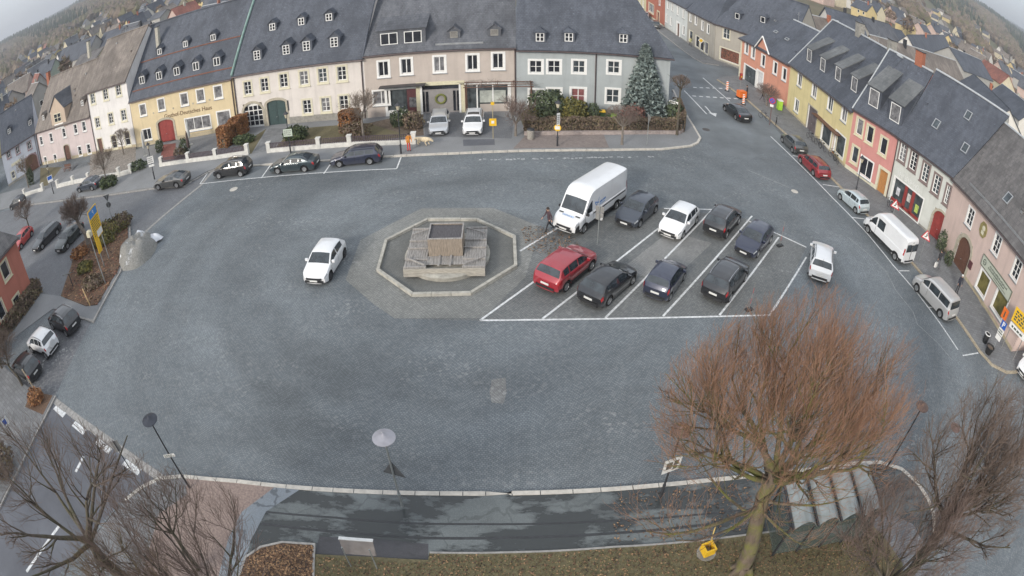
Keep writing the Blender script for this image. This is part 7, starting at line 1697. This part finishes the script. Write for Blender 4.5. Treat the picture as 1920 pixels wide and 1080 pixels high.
    m.build('hat' if hat else 'hair', hat or hair, root, True)
    for sg in (1, -1): MB().lathe([(0, .0), (.011 * k, -.004 * k), (0, -.006 * k)], 6, 0, (J['jaw'][0].x + .078 * k, sg * .03 * k, J['jaw'][0].z + .065 * k)).build('eye', M_ink, root)
    return root
H_dark = mat('hair_dark', (.035, .025, .02), .8, .2, 8); H_grey = mat('hair_grey', (.45, .44, .42), .8, .2, 8)
walk = dict(hip=(24, -18), knee=(12, 22), arm=(-22, 20), elbow=(18, 26), lean=6); stand = dict(hip=(3, -3), knee=(3, 3), arm=(6, 4), elbow=(14, 12)); bend = dict(hip=(10, -4), knee=(8, 6), arm=(35, 25), elbow=(30, 30), lean=24)
person('person in dark maroon padded jacket and black trousers walking beside the white van', 1029, 433, 205, 1.76, cloth('coat_maroon', (.075, .045, .055)), cloth('trousers_black', (.022, .022, .026)), H_dark, walk)
person('person in bright orange coat and red trousers on the pavement with the cream dog', 767, 283, -60, 1.70, cloth('coat_orange', (.78, .30, .05)), cloth('trousers_red', (.62, .035, .025)), H_dark, dict(stand, lean=8), .11)
person('person in dark coat carrying a white bag near the brown arched gate', 1757, 502, 70, 1.70, cloth('coat_dark', (.035, .035, .04)), cloth('trousers_grey', (.10, .10, .11)), H_dark, walk, .11)
person('person in dark coat with white cap behind the silver passenger van', 1793, 549, -110, 1.72, cloth('coat_navy', (.03, .033, .05)), cloth('trousers_black', (.022, .022, .026)), H_grey, stand, .11, hat=mat('cap_white', (.7, .7, .68), .8))
person('person in black coat standing beside the orange signal tub', 1400, 184, 160, 1.72, cloth('coat_black', (.025, .025, .028)), cloth('trousers_black', (.022, .022, .026)), H_dark, stand, .11)
person('person in dark coat walking before the orange house climbing shrub', 1429, 190, -60, 1.72, cloth('coat_charcoal', (.05, .05, .06)), cloth('trousers_grey', (.10, .10, .11)), H_dark, walk, .11)
person('person in pale yellow jacket far down the street by the pale grey house', 1294, 87, -90, 1.75, cloth('coat_pale_yellow', (.60, .58, .30)), cloth('trousers_dark', (.05, .05, .06)), H_dark, walk, .1)
P = G(1752, 505, .11); t = thing('shopping_bag', 'white bag held beside the dark-coated walker near the arched gate', 'bag', P + Vector((0, 0, .25)), .4); MB().box(-.2, -.09, 0, .2, .09, .42).build('bag_body', mat('bag_white', (.7, .69, .66), .7, .1, 4), t); m = MB(); [m.tube([(-.1, y, .42), (-.07, y, .58), (.07, y, .58), (.1, y, .42)], .01, 5) for y in (-.06, .06)]; m.build('bag_handle', M_ink, t)
# the cream dog, head down, walking to the right
P = G(793, 272.5, .11); t = thing('dog', 'fluffy cream dog sniffing the pavement beside the person in orange', 'dog', P, RAD(-12)); J = {}; B = []
V = Vector
J['belly'] = (V((-.05, 0, .50)), (.14, .17)); J['rib'] = (V((.2, 0, .50)), (.155, .20)); J['chest'] = (V((.36, 0, .50)), (.13, .17)); J['neck'] = (V((.50, 0, .52)), .11); J['poll'] = (V((.62, 0, .46)), (.10, .10)); J['muz'] = (V((.74, 0, .36)), .055); J['nose'] = (V((.79, 0, .32)), .04); J['rump'] = (V((-.30, 0, .52)), (.14, .16)); J['dock'] = (V((-.42, 0, .58)), .06); J['tail'] = (V((-.56, 0, .50)), .065); J['tip'] = (V((-.62, 0, .36)), .045)
B += [('belly', 'rib'), ('rib', 'chest'), ('chest', 'neck'), ('neck', 'poll'), ('poll', 'muz'), ('muz', 'nose'), ('belly', 'rump'), ('rump', 'dock'), ('dock', 'tail'), ('tail', 'tip')]
for s, sg in (('l', 1), ('r', -1)):
    f_ = .07 * sg
    J['ear' + s] = (V((.58, sg * .11, .47)), .03); J['eart' + s] = (V((.59, sg * .13, .37)), .025); B += [('poll', 'ear' + s), ('ear' + s, 'eart' + s)]
    J['sh' + s] = (V((.32, sg * .10, .42)), .085); J['el' + s] = (V((.27 + f_, sg * .10, .30)), .06); J['wr' + s] = (V((.34 + f_, sg * .10, .14)), .045); J['pw' + s] = (V((.38 + f_, sg * .10, .035)), .04); B += [('chest', 'sh' + s), ('sh' + s, 'el' + s), ('el' + s, 'wr' + s), ('wr' + s, 'pw' + s)]
    J['hp' + s] = (V((-.30, sg * .10, .44)), .095); J['st' + s] = (V((-.22 - f_, sg * .10, .31)), .07); J['hk' + s] = (V((-.37 - f_, sg * .10, .18)), .04); J['hf' + s] = (V((-.33 - f_, sg * .10, .035)), .04); B += [('rump', 'hp' + s), ('hp' + s, 'st' + s), ('st' + s, 'hk' + s), ('hk' + s, 'hf' + s)]
k = 1.25; J = {n: (v[0] * k, tuple(x * k for x in v[1]) if isinstance(v[1], tuple) else v[1] * k) for n, v in J.items()}
skin_body('body', J, B, [mat('fur_cream', (.62, .52, .36), .95, .2, 7, bmp=.5), M_ink], lambda c: 1 if c.x > .98 else 0, t)
# ================================================================ THE TOWN BEYOND, WOODS AND HILLS
def proj(P):
    """photo pixel of a world point"""
    d = (Vector(P) - Vector((0, 0, CH))).normalized(); x = d.x; y = d.y * _sp + d.z * _cp; z = -d.y * _cp + d.z * _sp
    x, y = _cr * x + _sr * y, -_sr * x + _cr * y; th = math.acos(max(-1, min(1, -z))); r = LF * th
    for _ in range(8): r -= ((r / LF) * (1 + LK * r * r) - th) / ((1 + 3 * LK * r * r) / LF)
    q = math.hypot(x, y) or 1e-9; return CX + 960 * r * x / q, CY - 960 * r * y / q
def land_z(x, y): return hill_h(math.degrees(math.atan2(x, y)), math.hypot(x, y))
WALLS = [('cream', plaster('far_cream', (.60, .54, .40))), ('white', plaster('far_white', (.66, .64, .60))), ('yellow', plaster('far_yellow', (.62, .50, .26))), ('pale pink', plaster('far_pink', (.55, .42, .37))), ('grey', plaster('far_grey', (.40, .39, .37))), ('orange', plaster('far_orange', (.60, .33, .15)))]
ROOFS = [('slate', R_slate), ('grey', R_slate2), ('brown', R_brown), ('red', R_red), ('dark brown', R_greyb)]
def town_house(label, x, y, w, d, he, hr, rot, wall, roof, group=None, wins=4, chim=1, seed=0, cat='house', base=None):
    rnd = random.Random(seed); zb = land_z(x, y) if base is None else base
    t = thing('town_house', label, cat, (x, y, zb), RAD(rot), group); W2, D2 = w / 2, d / 2; ov = .35
    m = MB(); m.add([(-W2, -D2, -2), (W2, -D2, -2), (W2, D2, -2), (-W2, D2, -2), (-W2, -D2, he), (W2, -D2, he), (W2, D2, he), (-W2, D2, he), (-W2, 0, hr - .12), (W2, 0, hr - .12)], [(0, 1, 5, 4), (2, 3, 7, 6), (1, 2, 6, 9, 5), (3, 0, 4, 8, 7)]); m.build('wall', wall, t)
    s = (hr - he) / D2; r = MB(); r.slab([(-W2 - ov, -D2 - ov, he - ov * s + .1), (W2 + ov, -D2 - ov, he - ov * s + .1), (W2 + ov, 0, hr + .1), (-W2 - ov, 0, hr + .1)], .16); r.slab([(W2 + ov, D2 + ov, he - ov * s + .1), (-W2 - ov, D2 + ov, he - ov * s + .1), (-W2 - ov, .003, hr + .1), (W2 + ov, .003, hr + .1)], .16)
    ro = r.build('roof', roof, t); MB().cyl((-W2 - ov, 0, hr + .1), (W2 + ov, 0, hr + .1), .11, .11, 6).build('ridge_cap', V_metal if seed % 3 == 0 else roof, ro)
    for k in range(chim):
        cx_ = rnd.uniform(-W2 * .7, W2 * .7); cy_ = rnd.choice((-1, 1)) * rnd.uniform(.3, .8); MB().box(cx_ - .35, cy_ - .3, hr - 1.4, cx_ + .35, cy_ + .3, hr + rnd.uniform(.8, 1.5)).build('chimney', rnd.choice((M_brick, M_chim, M_dmetal)), t)
    n = 0
    for (fx, fy, axis) in ((0, -D2, 'x'), (0, D2, 'x'), (-W2, 0, 'y'), (W2, 0, 'y')):      # windows on the two sides that face the square
        c = Matrix.Rotation(RAD(rot), 3, 'Z') @ Vector((fx, fy, 0)); tocam = Vector((-x, -y, 0)).normalized()
        if c.normalized().dot(tocam) < .25 or wins <= 0: continue
        L = w if axis == 'x' else d
        for row in ((he * .28,), (he * .72,)) if wins > 3 else ((he * .6,),):
            k_ = max(1, int(L / 3))
            for i in range(k_):
                if n >= wins * 2: break
                p = -L / 2 + L * (i + .5) / k_; z0 = row[0]; f = MB()
                if axis == 'x': yy = fy; e = -.04 if fy < 0 else .04; f.box(p - .62, min(yy - e * .2, yy + e), z0 - .15, p + .62, max(yy - e * .2, yy + e), z0 + 1.45); f2 = MB().box(p - .48, min(yy + e, yy + e * 1.6), z0, p + .48, max(yy + e, yy + e * 1.6), z0 + 1.3)
                else: xx = fx; e = -.04 if fx < 0 else .04; f.box(min(xx - e * .2, xx + e), p - .62, z0 - .15, max(xx - e * .2, xx + e), p + .62, z0 + 1.45); f2 = MB().box(min(xx + e, xx + e * 1.6), p - .48, z0, max(xx + e, xx + e * 1.6), p + .48, z0 + 1.3)
                o = f.build('window', W_white, t); f2.build('pane', G_dark, o); n += 1
    return t
TH = []
def at_ridge(label, pa, pb, d, he, hr, wall, roof, **k):
    """a house given by the two ends of its ridge as seen in the photo"""
    a, b = G(*pa, hr), G(*pb, hr); c = (a + b) / 2; v = b - a; TH.append((c.x, c.y, v.length / 2 + d / 2)); return town_house(label, c.x, c.y, v.length, d, he, hr, math.degrees(math.atan2(v.y, v.x)), wall, roof, base=0, **k)
Wd = dict(WALLS); Rd = dict(ROOFS)
at_ridge('long brown tiled house with pale ridge line behind the yellow house roof', (1632, 66), (1790, 114), 10, 6, 11, Wd['cream'], R_brown, seed=3)
at_ridge('slate roofed house with white gable standing behind the brown tiled roof', (1701, 66), (1770, 66), 9, 5.5, 10.5, Wd['white'], R_slate, seed=4)
at_ridge('slate blue house behind the orange corner house roof', (1548, 14), (1612, 34), 10, 6, 10.5, Wd['white'], R_slate, seed=5)
at_ridge('brown roofed house directly behind the orange corner house', (1500, 24), (1570, 40), 8, 5.5, 10, Wd['pale pink'], R_brown, seed=6)
at_ridge('grey roofed house with white dormer fronts at the top of the right row', (1612, 30), (1668, 46), 11, 6, 11, Wd['grey'], R_slate2, seed=7)
at_ridge('large slate roofed building behind the brown tiled ridge', (1662, 50), (1690, 58), 11, 6, 10, Wd['cream'], R_slate, seed=8)
at_ridge('big dark slate house between brown tiled roof and red roof', (1780, 88), (1838, 112), 14, 6, 11, Wd['grey'], R_slate, seed=9)
at_ridge('house with bright red tiled roof near the right picture edge', (1846, 112), (1892, 142), 10, 5.5, 10.5, Wd['cream'], R_red, seed=10)
at_ridge('slate house just behind the grey shop roof with a pale ridge', (1826, 140), (1893, 205), 10, 6, 10.5, Wd['white'], R_slate, seed=11)
at_ridge('slate house at the right picture edge behind the pink house', (1880, 158), (1940, 205), 10, 6, 10.5, Wd['white'], R_slate, seed=12)
at_ridge('orange painted long house with slate roof beyond the roofs on the right', (1778, 40), (1808, 52), 9, 6.5, 10, Wd['orange'], R_slate, seed=13)
at_ridge('white house with red roof joined between two orange houses', (1800, 60), (1818, 70), 9, 5.5, 9.5, Wd['white'], R_red, seed=14)
at_ridge('second orange painted house with grey roof right of the red-roofed one', (1828, 66), (1858, 82), 9, 6.5, 10, Wd['orange'], R_slate2, seed=15)
at_ridge('long low pale hall with flat-pitched roof beyond the white gable', (1712, 18), (1772, 44), 12, 4.5, 6.5, plaster('far_hall', (.42, .38, .33)), R_slate2, seed=16, wins=0, chim=0)
at_ridge('brown roofed house behind the lilac house with white chimney', (118, 92), (180, 66), 10, 6, 12, Wd['grey'], R_slate, seed=17)
at_ridge('brown roofed house just behind the blue-white house', (15, 160), (56, 136), 10, 6, 11.5, Wd['pale pink'], R_brown, seed=18)
at_ridge('slate house with pale green gable behind the lilac house roof', (76, 122), (104, 110), 9, 6, 11.5, plaster('far_green', (.36, .42, .36)), R_slate, seed=19)
at_ridge('slate house above the white three-storey roof', (196, 62), (236, 48), 10, 6, 11, Wd['white'], R_slate, seed=20)
at_ridge('small brick-coloured house above the roof of the yellow inn', (232, 48), (262, 40), 9, 6, 11, Wd['orange'], R_slate2, seed=21)
at_ridge('blue slate house left of the dark far-left gable', (-10, 186), (22, 170), 11, 6, 10, Wd['grey'], R_slate, seed=22)
# rest of the town in ranks, nearest first
rnd = random.Random(77); CAND = []
def free(x, y, r):
    if -105 < x < 47 and y < 82 and y > -60: return False
    if x < 47 and -20 < x and y < 170 and x > -4: return False
    return all((x - a) ** 2 + (y - b) ** 2 > (r + c) ** 2 for a, b, c in TH)
for i in range(14000):
    sd = rnd.choice((-1, 1)); D_ = 62 + 860 * rnd.random() ** 1.25; az = rnd.uniform(18, 84); x, y = sd * D_ * math.sin(RAD(az)), D_ * math.cos(RAD(az))
    if sd > 0 and x < 56: continue
    if not free(x, y, 6.2 + D_ * .006): continue
    px, py = proj((x, y, land_z(x, y) + 8))
    if not (-30 < px < 1950 and -20 < py < 420): continue
    TH.append((x, y, 6.2 + D_ * .006)); CAND.append((D_, sd, px, x, y))
    if len(CAND) >= 235: break
ordn = lambda n: ('first second third fourth fifth sixth seventh eighth ninth tenth eleventh twelfth thirteenth fourteenth fifteenth sixteenth seventeenth eighteenth nineteenth twentieth'.split() + ['%dth' % k for k in range(21, 99)])[n]
for sd in (-1, 1):
    L = sorted(c for c in CAND if c[1] == sd); step = 22
    for rk in range(0, len(L), step):
        for i, (D_, _, px, x, y) in enumerate(sorted(L[rk:rk + step], key=lambda c: -sd * c[2])):
            q = random.Random(int(x * 7 + y * 13)); wn, wm = q.choice(WALLS[:5] if q.random() < .9 else WALLS); rn, rm_ = q.choice(ROOFS[:3] if q.random() < .78 else ROOFS)
            town_house('%s house, %s roof, %s from outer picture edge, rank %s behind %s row' % (wn, rn, ordn(i), 'one two three four five six seven eight'.split()[rk // step], 'inn' if sd < 0 else 'shop'), x, y, q.uniform(9, 15), q.uniform(7.5, 10), q.uniform(4, 6.5), q.uniform(8.5, 11.5), q.choice((0, 90)) + 22 * sd + q.uniform(-14, 14), wm, rm_, 'houses of the town behind the %s row' % ('inn' if sd < 0 else 'shop'), wins=3 if D_ < 180 else 1 if D_ < 300 else 0, chim=1 if D_ < 450 else 0, seed=q.randrange(999))
# bare trees among the houses
T_far = [mat('far_twig_%d' % i, c, .95, .3, .3) for i, c in enumerate(((.17, .125, .085), (.21, .145, .09), (.13, .11, .07)))]; n = 0
for i in range(4000):
    sd = rnd.choice((-1, 1)); D_ = 75 + 460 * rnd.random(); az = rnd.uniform(20, 84); x, y = sd * D_ * math.sin(RAD(az)), D_ * math.cos(RAD(az))
    if sd > 0 and x < 58: continue
    if not free(x, y, 2.6): continue
    px, py = proj((x, y, land_z(x, y) + 6))
    if not (-10 < px < 1930 and -10 < py < 330): continue
    TH.append((x, y, 2.6)); h = rnd.uniform(6, 11); r = rnd.uniform(2.2, 3.8); zb = land_z(x, y); core = MB(); core.cyl((0, 0, -1), (0, 0, h * .7), .22, .08, 6); core.mat = B_dark
    side = 'inn' if sd < 0 else 'shop'; leafy('town_tree', '%s bare tree among the houses, %s counted outwards behind the %s row' % (('brown', 'tan', 'olive brown')[n % 3], ordn(n), side), 'tree', (x, y, zb), ball(r, r, h * .36, h * .64, .2, n), 260 if D_ < 200 else 130, .34 + D_ * .0012, [T_far[n % 3], T_brown], 300 + n, core, 'bare trees in the town', 'crown', 4.0); n += 1
    if n >= 62: break
# woods on the slopes: far off masses
def wood(name, label, n, mats, seed, shape, hmin, hmax, dmin, dmax, fn):
    r = random.Random(seed); v = []; f = []; mi = []; c = 0; tries = 0
    while c < n and tries < n * 30:
        tries += 1; sd = r.choice((-1, 1)); D_ = dmin + (dmax - dmin) * r.random() ** .8; az = sd * r.uniform(22, 88)
        if not fn(az, D_): continue
        x, y = D_ * math.sin(RAD(az)), D_ * math.cos(RAD(az)); z = hill_h(az, D_); h = r.uniform(hmin, hmax) * (1 + D_ / 3500); w_ = h * (.22 if shape == 'cone' else .42); px, py = proj((x, y, z + h))
        if not (-20 < px < 1940 and -20 < py < 250): continue
        o = len(v); k = 5; a0 = r.uniform(0, 6)
        if shape == 'cone':
            v += [(x + w_ * math.cos(a0 + i * 1.2566), y + w_ * math.sin(a0 + i * 1.2566), z + h * .06) for i in range(k)] + [(x, y, z + h)]; f += [(o + i, o + (i + 1) % k, o + k) for i in range(k)]; mi += [r.randrange(len(mats))] * k
        else:
            v += [(x + w_ * .5 * math.cos(a0 + i * 1.2566), y + w_ * .5 * math.sin(a0 + i * 1.2566), z) for i in range(k)] + [(x + w_ * r.uniform(.7, 1.1) * math.cos(a0 + i * 1.2566), y + w_ * r.uniform(.7, 1.1) * math.sin(a0 + i * 1.2566), z + h * r.uniform(.5, .75)) for i in range(k)] + [(x, y, z + h)]
            for i in range(k): j = (i + 1) % k; f += [(o + i, o + j, o + k + j, o + k + i), (o + k + i, o + k + j, o + 2 * k)]
            mi += [r.randrange(len(mats))] * (2 * k)
        c += 1
    me = bpy.data.meshes.new(name); me.from_pydata(v, [], f); [me.materials.append(m) for m in mats]; me.polygons.foreach_set('material_index', mi); o = bpy.data.objects.new(name, me); COL.objects.link(o); tag(o, label, 'woods', None, 'stuff')
wood('woods', 'brown bare woods on the slopes behind the town', 9000, [mat('wood_brown', (.135, .105, .08), .95, .4, .05), mat('wood_tan', (.165, .13, .095), .95, .4, .05), mat('wood_olive', (.11, .10, .055), .95, .4, .05)], 5, 'round', 8, 14, 480, 1700, lambda a, d: (d > 850 or math.sin(a * .9 + d * .006) > .35) and math.sin(a * .9 + d * .006) + math.sin(d * .011 + a * .31) > -.75)
wood('woods', 'dark conifer woods on the far hills', 8000, [mat('wood_dark', (.035, .05, .035), .95, .4, .05), mat('wood_green', (.055, .07, .04), .95, .4, .05)], 6, 'cone', 13, 20, 900, 4600, lambda a, d: math.sin(a * .7 + d * .002) + math.sin(d * .004 + a * .5) > -.3)
# the air over the valley
hz = bpy.data.materials.new('haze'); hz.use_nodes = True; nt = hz.node_tree; nt.nodes.clear(); out_ = nt.nodes.new('ShaderNodeOutputMaterial'); vol = nt.nodes.new('ShaderNodeVolumePrincipled'); vol.inputs['Color'].default_value = (.80, .84, .92, 1); vol.inputs['Density'].default_value = .00036; vol.inputs['Anisotropy'].default_value = .2; nt.links.new(vol.outputs[0], out_.inputs['Volume'])
o = MB().box(-7200, -7200, -8, 7200, 7200, 420).build('haze', hz); tag(o, 'pale blue haze lying over the valley and hills', 'haze', None, 'stuff')
# ================================================================ CAMERA, LIGHT, AIR
cam = bpy.data.cameras.new('camera'); co = bpy.data.objects.new('camera', cam); COL.objects.link(co); S.camera = co
cam.type = 'PANO'; cam.panorama_type = 'FISHEYE_LENS_POLYNOMIAL'; cam.sensor_fit = 'HORIZONTAL'; cam.sensor_width = 36
cam.fisheye_fov = RAD(180)
cam.fisheye_polynomial_k0 = 0; cam.fisheye_polynomial_k1 = -1 / (LF * 18); cam.fisheye_polynomial_k2 = 0
cam.fisheye_polynomial_k3 = -LK / LF / 18 ** 3; cam.fisheye_polynomial_k4 = 0
cam.shift_y = (CY - 540) / 1080
cam.clip_start = .1; cam.clip_end = 20000
fw = Vector((0, _cp, -_sp)); up = Vector((0, _sp, _cp)); rt = Vector((1, 0, 0))
co.matrix_world = Matrix((_cr * rt + _sr * up, -_sr * rt + _cr * up, -fw)).transposed().to_4x4()
co.location = (0, 0, CH)

SUN_EL, SUN_AZ = 24.0, 215.0          # late winter afternoon behind thin cloud; azimuth clockwise from the view direction
w = bpy.data.worlds.new('World'); S.world = w; w.use_nodes = True; nt = w.node_tree; bg = nt.nodes['Background']
sky = nt.nodes.new('ShaderNodeTexSky'); sky.sky_type = 'NISHITA'; sky.sun_disc = False
sky.sun_elevation = RAD(SUN_EL); sky.sun_rotation = RAD(SUN_AZ); sky.dust_density = 2.0
tc = nt.nodes.new('ShaderNodeTexCoord')
n1 = noise(nt, scaled(nt, tc.outputs['Generated'], 1.2, 1.2, 5.0), 2.2, 6, .6)
grey = mixc(nt, ramp(nt, n1, .35, .65), (4.5, 4.75, 5.0), (6.2, 6.35, 6.5))
c = mixc(nt, .72, sky.outputs[0], grey)
nt.links.new(c, bg.inputs['Color']); bg.inputs['Strength'].default_value = .09
sl = bpy.data.lights.new('sun', 'SUN'); so = bpy.data.objects.new('sun', sl); COL.objects.link(so)
sl.energy = 1.5; sl.angle = RAD(12); sl.color = (1.0, .93, .84)
az = RAD(SUN_AZ); d = Vector((math.sin(az) * math.cos(RAD(SUN_EL)), math.cos(az) * math.cos(RAD(SUN_EL)), math.sin(RAD(SUN_EL))))
so.rotation_euler = d.to_track_quat('Z', 'Y').to_euler(); so.location = (0, -20, 60)
S.view_settings.view_transform = 'Standard'; S.view_settings.look = 'None'; S.view_settings.exposure = 1.36; S.view_settings.gamma = 1
S.cycles.max_bounces = 5; S.cycles.diffuse_bounces = 3; S.cycles.glossy_bounces = 2; S.cycles.transparent_max_bounces = 6
S.render.film_transparent = False
